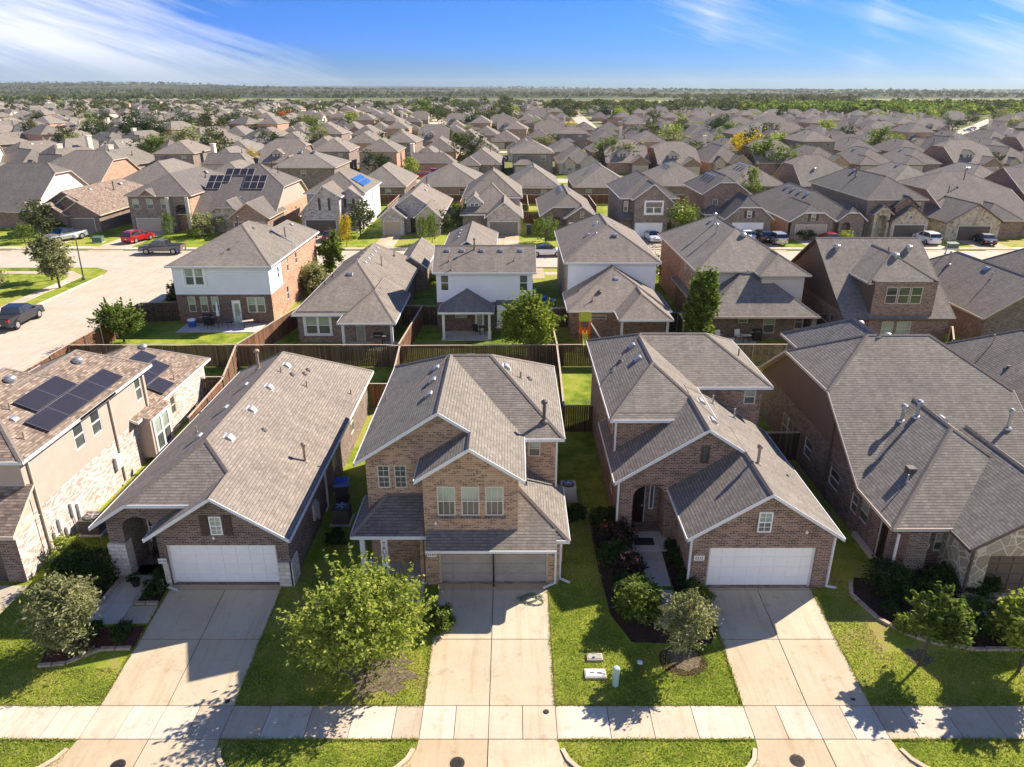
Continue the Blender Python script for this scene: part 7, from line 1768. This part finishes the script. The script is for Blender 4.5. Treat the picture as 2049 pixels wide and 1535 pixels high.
r = next(o for o in bpy.data.objects if o.name == 'play_set'); r.scale = (0.75,0.75,1.0)

# ------------------------------------------------------------ the far rows
def proto(kind, roofm, wallm, simple=False):
    h = House('house', 'p', 'house', (0,0), None, detail=0 if simple else 1)
    tr = 'trim_tan'
    if kind == 0:      # hip, front gable garage
        h.mass('y', -5.6,5.6,-10,10,2.7,zr=6.2,roof=roofm,wall=wallm,trim=tr,c0='hip',c1='hip',ops={} if simple else {'F':[DR(-1.2,-0.2,0,2.2)],'B':[W(-3,-1.8,0.9,2.2),W(1,2.2,0.9,2.2)]})
        h.mass('y', -5.4,0.2,-12,-4,2.69,zr=4.6,roof=roofm,wall=wallm,trim=tr,c0='hip',tb1=False,walls='FLR',ops={} if simple else {'F':[G(-4.7,-0.5,0,2.1,mat='door_tan')]})
    elif kind == 1:    # hip with two gables
        h.mass('y', -5.8,5.8,-10,11,2.8,zr=6.5,roof=roofm,wall=wallm,trim=tr,c0='hip',c1='hip',ops={} if simple else {'B':[W(-3,-1.8,0.9,2.2),DR(1,2,0,2.2)]})
        h.mass('y', 0.0,5.9,-12.2,-3,2.79,zr=4.9,roof=roofm,wall=wallm,trim=tr,tb1=False,walls='FLR',ops={} if simple else {'F':[G(0.8,5.1,0,2.1,mat='door_tan')]})
        h.mass('y', -4.4,-0.6,-11.2,-5,2.8,zr=4.3,roof=roofm,wall='stone_multi',trim=tr,tb1=False,walls='FLR',ops={} if simple else {'F':[W(-3.2,-2.0,0.9,2.3,top='blind')]})
    elif kind == 2:    # two storey hip
        h.mass('y', -5.4,5.4,-8,9,5.6,zr=8.6,roof=roofm,wall=wallm,trim=tr,c0='hip',c1='hip',ops={} if simple else {'F':[W(-4,-2.8,3.6,5),W(2,3.2,3.6,5)],'B':[W(-3.5,-2.3,3.6,5),W(2,3.2,3.6,5),W(-3.5,-2.3,1,2.4),DR(0,1,0,2.2)]})
        h.mass('y', -5.2,0.6,-11,-5,2.8,zr=4.7,roof=roofm,wall=wallm,trim=tr,c0='hip',tb1=False,walls='FLR',ops={} if simple else {'F':[G(-4.4,0.0,0,2.1,mat='door_tan')]})
    elif kind == 3:    # storey and a half with dormer, ridge across
        h.mass('x', -10,9,-5.6,5.6,2.8,zr=8.2,roof=roofm,wall=wallm,trim=tr,c0=6.6,c1=6.6,gable='stucco_cream' if wallm != 'brick_red' else 'brick_red')
        h.mass('y', -2.6,0.6,-8,-2,4.9,zr=6.0,roof=roofm,wall='siding_beige',trim=tr,oh=0.25,z0=3.4,tb1=False,walls='FLR',ops={'F':[ON(-1.8,-0.2,3.9,4.9,n=2,top='glass',bot='glass')]})
        h.mass('y', 0.4,5.5,-12,-6,2.8,zr=4.6,roof=roofm,wall=wallm,trim=tr,tb1=False,walls='FLR',ops={} if simple else {'F':[G(1.0,4.9,0,2.1,mat='door_tan')]})
    else:              # L hip with chimney
        h.mass('y', -6,4.5,-9,10,2.8,zr=6.6,roof=roofm,wall=wallm,trim=tr,c0='hip',c1='hip')
        h.mass('x', -9,-2,-5,7,2.81,zr=5.4,roof=roofm,wall=wallm,trim=tr,c1='hip',tb1=False,ops={} if simple else {'F':[G(1.5,6,0,2.1,mat='door_tan')]})
        m = MB(); m.box(-6.3,-5.3,0,1.6,0,7.2); m.box(-6.4,-5.2,-0.1,1.7,7.2,7.4); h.part(m,'chimney',[M['stucco_cream']])
    if not simple:
        h.vent(-1.2,-1,5.2 if kind != 2 else 7.6,-1,0,0.6,'slant',2.0); h.vent(-1.2,2,5.4 if kind != 2 else 7.8,-1,0,0.6,'slant',2.0); h.pipe(1.8,1,5.0 if kind != 2 else 7.0,1.0,0.1)
    r = h.done()
    if simple:         # join the pieces into one mesh
        mats = []; V = []; F = []; I = []
        def walk(o):
            for c in list(o.children): walk(c)
            if o.type == 'MESH':
                off = len(V); V.extend([tuple(v.co) for v in o.data.vertices])
                for p in o.data.polygons:
                    F.append([off+i for i in p.vertices]); mm = o.data.materials[p.material_index]
                    if mm not in mats: mats.append(mm)
                    I.append(mats.index(mm))
                bpy.data.objects.remove(o)
        walk(r); bpy.data.objects.remove(r)
        mb = MB(); mb.v = V; mb.f = F; mb.m = I
        return mb.build('house', mats)
    return r
RF = ['roof_back','roof_brown','roof_grey','roof_tan']; WL = ['brick_grey','brick_red','brick_tan','brick_pale','brick_orange']
near_p = [proto(k, RF[(k+j) % 4], WL[(k*2+j) % 5]) for k in range(5) for j in range(2)]
far_p = [proto(k, RF[(k+j+1) % 4], WL[(k+2*j) % 5], True) for k in range(5) for j in range(2)]
used = set(); rr = random.Random(42)
desc = ['hip roofed house with garage wing', 'house with paired front gables', 'two storey hipped house', 'house with little dormer', 'hipped house with pale chimney']
streets = [186, 277, 368, 459, 550, 641, 732]
roadcol = MB()
def onroad(x, y):
    # the two long streets running away and the one at far right
    for (xa, ya, xb, yb, w) in LONG:
        if ya-8 < y < yb+8:
            t = (y-ya)/(yb-ya); xc = xa+(xb-xa)*t
            if abs(x-xc) < w: return True
    return False
a1 = at(852,283); a2 = at(885,233); b1 = at(1185,262); b2 = at(1148,226); c1_ = at(1905,280); c2_ = at(2000,238)
LONG = [(a1[0],a1[1],a2[0],a2[1],10.5), (b1[0],b1[1],b2[0],b2[1],12.5), (c1_[0],c1_[1],c2_[0],c2_[1],17)]
for xa, ya, xb, yb, w in LONG:
    w2 = 5.0 if w < 15 else 8
    roadcol.poly([(xa-w2,ya,0.05),(xa+w2,ya,0.05),(xb+w2*1.2,yb,0.05),(xb-w2*1.2,yb,0.05)])
cnt = 0; nfar = 0; extra = []
yards = []
for si, sy in enumerate(streets):
    xl = sy*0.78+20
    roadcol.poly([(-xl-60,sy-4.5,0.03),(xl+60,sy-4.5,0.03),(xl+60,sy+4.5,0.03),(-xl-60,sy+4.5,0.03)])
    for side in (0, 1):
        if si == 0 and side == 0: continue        # that row is built one by one above
        yb = sy-25 if side == 0 else sy+25
        x = -xl+rr.uniform(0, 8)
        while x < xl:
            w = rr.choice([12.2, 12.8, 13.6, 14.6])*(1.0 if si < 3 else 1.12)
            xx = x+w/2; x += w
            yy = yb+rr.uniform(-1.6, 1.6)
            # rows bend in the left distance
            if xx < -60-0.2*sy*0: yy += 10*math.sin((xx+60)/60.0)
            if onroad(xx, yy): continue
            if xx > 0.27*sy and sy > 560: continue
            if sy > 600 and rr.random() < 0.25: continue
            rz = (pi if side == 0 else 0)+rr.uniform(-0.06, 0.06)
            if xx < -0.35*sy: rz += rr.choice([0, 0.5, -0.4, 0.9])
            k = rr.choice([0,0,0,1,1,1,2,2,3,4]) if sy < 400 else rr.choice([0,1,2,2,3,4,4])
            simple = sy > 290
            pi_ = k*2+rr.randint(0, 1)
            if simple and cnt >= 285: extra.append((pi_, xx, yy, rz)); continue
            src = (far_p if simple else near_p)[pi_]
            key = (simple, pi_)
            if key in used:
                o = copy_tree(src)
            else: o = src; used.add(key)
            o.location = (xx, yy, 0); o.rotation_euler = (0, 0, rz)
            s_ = (rr.choice([-1, 1]) if False else 1)*rr.uniform(0.95, 1.06); o.scale = (s_, rr.uniform(0.94, 1.05), rr.uniform(0.94, 1.06))
            place = {186: 'beyond the second street', 277: 'along the third street', 368: 'along the fourth street', 459: 'in the distant rows', 550: 'in the far rows', 641: 'near the distant trees', 732: 'among the farthest trees'}[sy]
            q_ = xx/sy; sd = 'at far left' if q_ < -0.45 else 'at left' if q_ < -0.2 else 'left of the middle' if q_ < 0 else 'right of the middle' if q_ < 0.2 else 'at right' if q_ < 0.45 else 'at far right'
            fb = 'facing us' if side == 1 else 'seen from behind'; rt = {'roof_back':'taupe','roof_brown':'brown','roof_grey':'grey','roof_tan':'tan'}[RF[(k+(pi_%2)+(1 if simple else 0)) % 4]]
            tag(o, '%s roofed %s %s, %s' % (rt, desc[k].replace('hip roofed house','house'), place, sd), 'house', 'houses in the distant rows'); cnt += 1
tag(roadcol.build('distant_roads', M['road']), kind='structure')
for lst in (near_p, far_p):
    for i, o in enumerate(lst):
        if (lst is far_p, i) not in used:
            def kill(q):
                for c in list(q.children): kill(c)
                bpy.data.objects.remove(q)
            kill(o)
# the rest of the roofs as one mass
for e in range(430):
    y = rr.uniform(700, 1500); x = rr.uniform(-0.75, 0.62)*y
    if x > 0.05*y and y > 800: continue
    extra.append((rr.randint(0, 9), x, y, rr.uniform(0, 6.28)))
mb = MB(); mats = []
srcs = {i: far_p[i] for i in range(10) if (True, i) in used}
for pi_, x, y, rz in extra:
    if pi_ not in srcs: continue
    me = srcs[pi_].data; off = len(mb.v); c, s_ = cos(rz), sin(rz)
    mb.v.extend([(x+v.co.x*c-v.co.y*s_, y+v.co.x*s_+v.co.y*c, v.co.z) for v in me.vertices])
    for p in me.polygons:
        mm = me.materials[p.material_index]
        if mm not in mats: mats.append(mm)
        mb.f.append([off+i for i in p.vertices]); mb.m.append(mats.index(mm))
if mb.f: tag(mb.build('distant_houses', mats), 'mass of tiny distant roofs reaching to the trees', 'houses', None, 'stuff')

# ------------------------------------------------------------ mid-distance trees
def tree_proto(n, leaf, seed, mat, R=(1,1,0.85), tr=True):
    r = empty('tree', (0,0,0))
    m = MB(); m.tube((0,0,-0.1),(0.02,0,0.9),0.05,0.035,n=6)
    for k in range(5): a = k*1.26; m.tube((0.02,0,0.75),(0.5*cos(a),0.5*sin(a),1.3),0.025,0.008,n=4)
    m.build('trunk', M['bark'], r)
    V, F = leaf_cloud(n, (0,0,1.15), R, leaf, seed, hollow=0.3, aspect=1.3, clusters=max(16,n//45)); V[:,2] = np.maximum(V[:,2], 0.25)
    np_mesh('crown', V, F, M[mat], r); return r
TP = {}
for key, mat, sd in (('oak','leaf_oak',201),('oak2','leaf_dark',202),('mid','leaf_mid',203),('lime','leaf_bright',204),('yellow','leaf_yellow',205),('red','leaf_red',206),('grey','leaf_grey',207),('mid2','leaf_mid',208),('oak3','leaf_oak',209)):
    TP[key] = [tree_proto(1500, 0.10, sd, mat, (1,1,0.95)), False]
def put_tree(key, x, y, R, Hh, label, group='trees of the middle distance', hx=None):
    p = TP[key]
    o = copy_tree(p[0]) if p[1] else p[0]; p[1] = True
    o.location = (x, y, 0); o.scale = (R, R*random.uniform(0.9,1.1), Hh/2.05); o.rotation_euler = (0,0,random.uniform(0,6.28))
    tag(o, label, 'tree', group); return o
# trees along the back street
for px, py, R, Hh, key, lb in [
    (92,470,3.0,5.2,'oak','tree in front of the cream gable house at far left'),(50,485,1.8,2.6,'mid','rounded light tree at the left edge across the street'),(195,440,2.2,4.5,'grey','grey olive tree before the brick corner of the low house'),
    (115,468,1.6,2.0,'oak2','dark shrubs before the low dark brick house'),(300,300,0.1,0.1,'skip',''),(341,472,1.0,3.4,'mid','thin young tree by the tall brick house garage'),(411,472,2.6,3.6,'grey','round grey green shrub beside the arched entry'),
    (391,474,1.6,1.4,'lime','lime bushes beside the arched entry path'),(722,472,2.8,5.4,'oak','round olive tree in front of the white side wall'),(694,494,1.0,4.6,'yellow','slender yellow green tree by the blue kerb bin'),
    (845,492,0.9,4.2,'mid','young tree before the small dormer house, left one'),(865,486,1.1,4.2,'mid','young tree before the small dormer house, right one'),(878,468,2.3,3.6,'oak','olive tree at the corner of the small dormer house'),
    (940,458,1.8,4.4,'mid2','green tree beside the dark garage across the street'),(1092,485,1.9,3.8,'mid2','round green tree left of the white garage across the street'),(1118,478,1.0,2.0,'oak2','dark bush before the white garage across the street'),
    (1364,478,3.0,5.6,'mid2','bushy tree right of the half timbered house'),(1500,400,1.8,6.4,'mid','tree rising behind the clipped gable house'),(1300,565,1.3,3.4,'oak','shrubs between the two back yards'),(1610,480,1.6,1.6,'oak2','dark bush before the taupe garage'),
    (1640,462,2.0,2.4,'oak2','dark green bushes beside the clipped entry'),(1745,462,1.0,2.0,'yellow','small yellow bush near the stone arch'),(1790,470,1.9,2.0,'grey','pale olive bush before the stone garage'),
    (1690,492,1.3,2.2,'lime','yellow green sapling behind the stucco gable'),(2030,470,2.4,3.6,'oak','pale olive tree at the right edge across the street'),(1365,395,1.5,3.0,'oak','shrub between half timbered and clipped gable houses'),
    (822,352,2.2,4.6,'lime','bright lime tree behind the little dormer house'),(752,350,3.2,5.6,'oak2','dark round tree behind the blue solar panel house'),(1216,342,4.0,8.2,'mid','green tree behind the half timbered house'),(1253,342,3.8,7.4,'grey','rusty olive tree beside the green one'),
    (1296,338,1.2,3.6,'mid','small green tree on the second street'),(1330,333,1.5,3.8,'mid2','light green young tree on the second street'),(1487,338,5.0,9.5,'yellow','large golden yellow tree at right of centre'),(1527,345,4.4,8.0,'mid','green tree right of the golden yellow tree'),
    (1563,346,4.2,6.6,'mid2','second green tree right of the golden tree'),(1598,322,2.0,4.8,'lime','yellow green tree near the blue tarp'),(1405,340,1.8,2.6,'oak2','dark ball shaped bush left of the golden tree'),(1745,340,3.2,3.6,'oak','olive shrub before a hipped house at right'),
    (1985,345,4.2,5.0,'oak','olive tree in the right middle distance'),(2035,345,3.8,3.6,'oak2','dark bush in the right middle distance'),(505,340,1.8,5.6,'yellow','narrow rusty yellow tree before the hipped houses'),(283,345,2.3,4.4,'oak2','dark tree behind the tall brick house, left one'),
    (305,342,2.3,4.0,'oak','dark tree behind the tall brick house, right one'),(430,345,1.6,3.6,'mid','small green tree by a parked car at left'),
    (219,283,5.2,8.0,'oak','olive green tree in the left distance'),(275,290,6.5,12.0,'oak2','big dark green tree in the left distance'),(312,288,5.0,9.5,'oak2','dark tree beside the big dark tree'),(371,280,6.8,10.5,'oak2','large round dark tree, left of a pair'),
    (428,274,6.6,12.0,'oak3','large round dark tree, right of a pair'),(467,262,7.0,9.5,'oak2','dark tree above the left street'),(494,258,6.0,9.0,'oak','dark olive tree right of the left street'),(510,262,3.5,6.5,'lime','yellow tinted tree in left distance'),
    (571,252,5.5,8.5,'red','bright red orange tree in the left distance'),(562,264,5.0,6.5,'oak2','dark tree in front of the red one'),(595,268,5.0,8.0,'oak','olive tree right of the red one'),(618,256,7.0,7.5,'grey','brown olive tree right of the red one'),
    (637,298,3.6,4.6,'oak','shrubby tree before the hipped rows'),(705,262,4.2,9.5,'lime','yellow green tree left of the long street'),(762,226,6.5,9.5,'oak2','dark tree far left of the long street'),(847,240,9.0,14.0,'mid','tall green tree beside the long street'),
    (876,243,8.0,10.0,'oak2','dark tree on the left of the long street'),(905,252,7.5,9.0,'oak','dark olive tree on the right of the long street'),(930,240,7.0,7.5,'oak2','wide dark tree near the long street'),(957,265,6.8,10.0,'oak2','big dark tree among the central roofs'),
    (1012,252,9.0,14.0,'oak3','largest dark tree among the central roofs'),(1036,258,5.0,7.5,'oak','olive tree beside the largest dark tree'),(1046,262,3.0,5.0,'yellow','rusty tree among the central roofs'),(1080,262,3.6,6.0,'lime','light green small tree among central roofs'),
    (1056,230,8.0,7.0,'oak2','dark trees behind the central roofs'),(1108,222,9.0,10.0,'mid','green tree at the head of the long street'),(1128,232,7.0,7.0,'oak2','dark tree lining the right long street'),(1140,240,6.0,7.0,'oak','olive tree lining the right long street'),
    (1142,272,3.6,6.5,'yellow','yellow tree in the right of the central roofs'),(1158,268,3.0,5.0,'lime','yellow green tree by the right long street'),(1103,292,3.2,4.4,'mid','pale green tree behind central houses'),(1088,300,3.8,5.0,'grey','greyish shrub tree behind central houses'),
    (1165,222,10,10.0,'oak','large olive tree right of the long street'),(1192,228,8,9.0,'oak2','dark tree right of the long street'),(1214,240,8,10.0,'oak2','dark tree along the right side of the long street'),(1236,248,6.0,9.5,'lime','green yellow tree between dark trees'),
    (1252,246,6.0,9.0,'oak2','dark tree right of the green yellow one'),(1275,262,3.6,4.6,'grey','pale shrub tree in centre right'),(1313,268,4.2,5.5,'mid2','light green tree in centre right'),(1270,284,3.6,6.0,'oak','small olive tree before a big roof'),
    (1363,262,5.5,7.0,'lime','light green tree near the dark roof'),(1393,262,4.0,5.0,'lime','pale yellow green tree near the dark roof'),(1437,278,5.2,9.5,'oak2','dark rounded tree in the right middle distance'),(1437,302,3.4,5.2,'lime','bright green tree before the hipped roofs'),
    (1520,250,8.0,5.5,'lime','yellow green shrubs below the tree belt'),(1611,288,3.6,4.6,'oak2','dark round bush right of centre'),(1776,288,4.2,7.0,'oak','olive tree before a beige house at right'),(1793,300,3.4,5.4,'lime','lime green tree at right'),(1663,282,2.4,4.0,'oak','thin tree at right middle'),
    (1905,262,5,6,'oak2','dark tree beside the right street, first'),(1940,250,5,6,'oak','dark tree beside the right street, second'),(2000,236,6,7,'oak2','dark tree beside the right street, third'),(2035,258,5,5,'oak','dark shrub near the right edge street')]:
    if key == 'skip': continue
    x, y = at(px, py); f_ = 1.1 if y > 190 else 1.0; put_tree(key, x, y, R*f_, Hh*(1.05 if y > 190 else 1.0), lb, 'trees of the middle distance')
cntt = 0
for i in range(420):
    y = rr.uniform(230, 640); x = rr.uniform(-0.72, 0.7)*y
    near = min(abs(y-s_) for s_ in streets)
    if near < 6 or 18 < near < 32: continue
    if onroad(x, y) and rr.random() < 0.8: continue
    left = x < -0.1*y
    key = rr.choice(['oak','oak2','oak3','grey','mid'] if left else ['oak','oak2','mid','lime','grey'])
    R = rr.uniform(2.2, 4.6)*(1+y/1500); put_tree(key, x, y, R, R*rr.uniform(1.5, 2.0), '%s tree among %s roofs, %s' % ({'oak':'olive','oak2':'dark green','oak3':'olive brown','grey':'grey green','mid':'fresh green','lime':'yellow green'}[key], 'nearer' if y < 330 else 'distant' if y < 480 else 'farthest', 'far left' if x < -0.45*y else 'left' if x < -0.2*y else 'left of the middle' if x < 0 else 'right of the middle' if x < 0.2*y else 'right' if x < 0.45*y else 'far right'), 'trees scattered among the distant roofs'); cntt += 1
    if cntt > 130: break
# ------------------------------------------------------------ woodland and hills
def woodland(name, n, yr, xr, hr, seed, mat, label, dens=24, base=None, leaf=1.0, mask=None):
    g = np.random.default_rng(seed); P = []
    u = g.random(n); y = yr[0]+(yr[1]-yr[0])*u; x = g.uniform(xr[0], xr[1], n)*y
    if mask is not None:
        k = mask(x, y, g); x = x[k]; y = y[k]; n = len(x)
    h = g.uniform(hr[0], hr[1], n); R = h*g.uniform(0.45, 0.75, n)
    z0 = np.zeros(n) if base is None else base(x, y)
    V = []
    d = g.normal(size=(n, dens, 3)); d /= np.linalg.norm(d, axis=2)[:,:,None]; d[:,:,2] = np.abs(d[:,:,2])*1.0-0.2
    rad = 0.75+0.35*g.random((n, dens, 1))
    c = np.stack([x, y, z0+h*0.55], 1)[:,None,:]+d*rad*np.stack([R, R, h*0.5], 1)[:,None,:]
    p = c.reshape(-1,3); V, F = quads_at(p, 1.0, g, 1.2, 0.6)
    sc = np.repeat(np.repeat(R*0.75*leaf, dens), 4)[:,None]; cc = np.repeat(p, 4, axis=0); V = cc+(V-cc)*sc
    o = np_mesh(name, V, F, M[mat]); tag(o, label, 'woodland', None, 'stuff')
def m1(x, y, g):
    k = np.ones(len(x), bool)
    open_ = (x > 0.0*y) & (y < 760) & (x < 0.2*y); k &= ~open_
    for s_ in (641, 732): k &= ~((np.abs(y-s_) > 12) & (np.abs(y-s_) < 34) & (g.random(len(x)) < 0.7))
    return k
woodland('woodland', 800, (640, 1250), (-0.76, 0.74), (6, 10), 301, 'leaf_forest', 'belt of mixed trees closing off the houses', 70, mask=m1, leaf=0.42)
woodland('bright_woodland', 520, (590, 800), (0.27, 0.76), (8, 13), 302, 'leaf_mid', 'fresh green tree belt behind the right hand houses', 110, leaf=0.36, mask=lambda x,y,g: (x/y > 0.30+0.0*y) & ~((x/y > 0.52) & (g.random(len(x)) < 0.65)))
woodland('dark_woodland', 260, (640, 900), (0.05, 0.76), (9, 14), 303, 'leaf_oak', 'taller dark trees in the belt at right', 110, leaf=0.34)
def hill_h(x, y):
    x = np.asarray(x, float); y = np.asarray(y, float)
    a = x/y
    left = 30*np.exp(-((a+0.62)/0.45)**2)
    r = (y-2400)/6000.0
    f = np.clip(r*3, 0, 1)
    return f*(left*1.25+9*np.sin(a*9+y/900.0)+6*np.sin(a*23+1.3+y/520.0)+14)*np.clip(y/5000, 0.4, 1.6)
g_ = MB(); ny, nx = 26, 70
ysn = [2300+(9500-2300)*(j/ny)**1.2 for j in range(ny+1)]
grid = []
for j in range(ny+1):
    for i in range(nx+1):
        y = ysn[j]; x = (-0.95+1.9*i/nx)*y; grid.append((x, y, max(0.3, float(hill_h(x, y))) if j else -1.0))
g_.v = grid
for j in range(ny):
    for i in range(nx):
        a = j*(nx+1)+i; g_.f.append([a, a+1, a+nx+2, a+nx+1]); g_.m.append(0)
t = NT('far_country', 0.95, 0.05); p = t.pos()
mp = t.new('ShaderNodeMapping'); t.l.new(p, mp.inputs[0]); mp.inputs['Scale'].default_value = (1.0, 0.35, 1)
f = t.noise(mp.outputs[0], 0.0035, 8, 0.75, 0.3)
M['far'] = t.base(t.ramp(f, [(0.40, (0.03,0.042,0.018)), (0.55, (0.055,0.065,0.028)), (0.64, (0.16,0.15,0.075)), (0.72, (0.22,0.20,0.11))]))
tag(g_.build('hills', M['far'], smooth=True), kind='structure')
woodland('hill_woods', 7500, (1150, 7000), (-0.76, 0.76), (8, 15), 304, 'leaf_forest', 'hazy woods and scrub rolling to the horizon', 12, base=lambda x,y: np.maximum(0, hill_h(x,y)), leaf=1.1,
         mask=lambda x,y,g: (np.sin(x/260.0+np.sin(y/410.0)*2)+np.sin(y/330.0+x/900.0) > -0.35) & ~((x/y > 0.0) & (x/y < 0.22) & (y < 1900)) & ~((x/y > 0.44) & (y > 1150) & (y < 2100)) & ~((np.abs(x/y+0.30) < 0.05) & (y > 1500) & (y < 2300)))
M['pasture'] = plain('dry_pasture', (0.26, 0.245, 0.12), 0.95, 0.05, 0.25, 0.01)
for (x0, x1, y0, y1, k) in ((30, 330, 1330, 1800, 0.2), (640, 1300, 1250, 2000, 0.3), (-620, -470, 1600, 2200, -0.2)):
    m = MB(); n = 9
    lo = [(x0+(x1-x0)*i/n, y0+40*sin(i*1.7+x0)) for i in range(n+1)]; hi = [(x0+(x1-x0)*i/n+k*(y1-y0), y1+60*sin(i*1.3+x1)) for i in range(n+1)]
    for i in range(n): m.poly([lo[i]+(0.5,), lo[i+1]+(0.5,), hi[i+1]+(0.5,), hi[i]+(0.5,)])
    tag(m.build('field', M['pasture']), kind='structure')
# a far lattice mast and a few pale far buildings
m = MB(); x0, y0 = at(1167, 176, 15)
x0, y0 = 175.0, 1800.0
for k in range(8): m.box(x0-1.2+0.12*k, x0+1.2-0.12*k, y0, y0+1, k*4.5, k*4.5+4.4)
tag(m.build('mast', M['metal']), 'thin grey mast standing on the horizon right of centre', 'mast')
# ------------------------------------------------------------ air
hz = bpy.data.materials.new('haze'); hz.use_nodes = True; n_ = hz.node_tree.nodes; n_.clear()
ho = n_.new('ShaderNodeOutputMaterial'); pv = n_.new('ShaderNodeVolumePrincipled')
pv.inputs['Color'].default_value = (0.80, 0.88, 1.0, 1); pv.inputs['Density'].default_value = 0.00004; pv.inputs['Anisotropy'].default_value = 0.2
hz.node_tree.links.new(pv.outputs[0], ho.inputs['Volume'])
m = MB(); m.box(-9800, 9800, -70, 10500, -2.2, 160); tag(m.build('haze', hz), 'pale blue haze over the distance', 'haze', None, 'stuff')
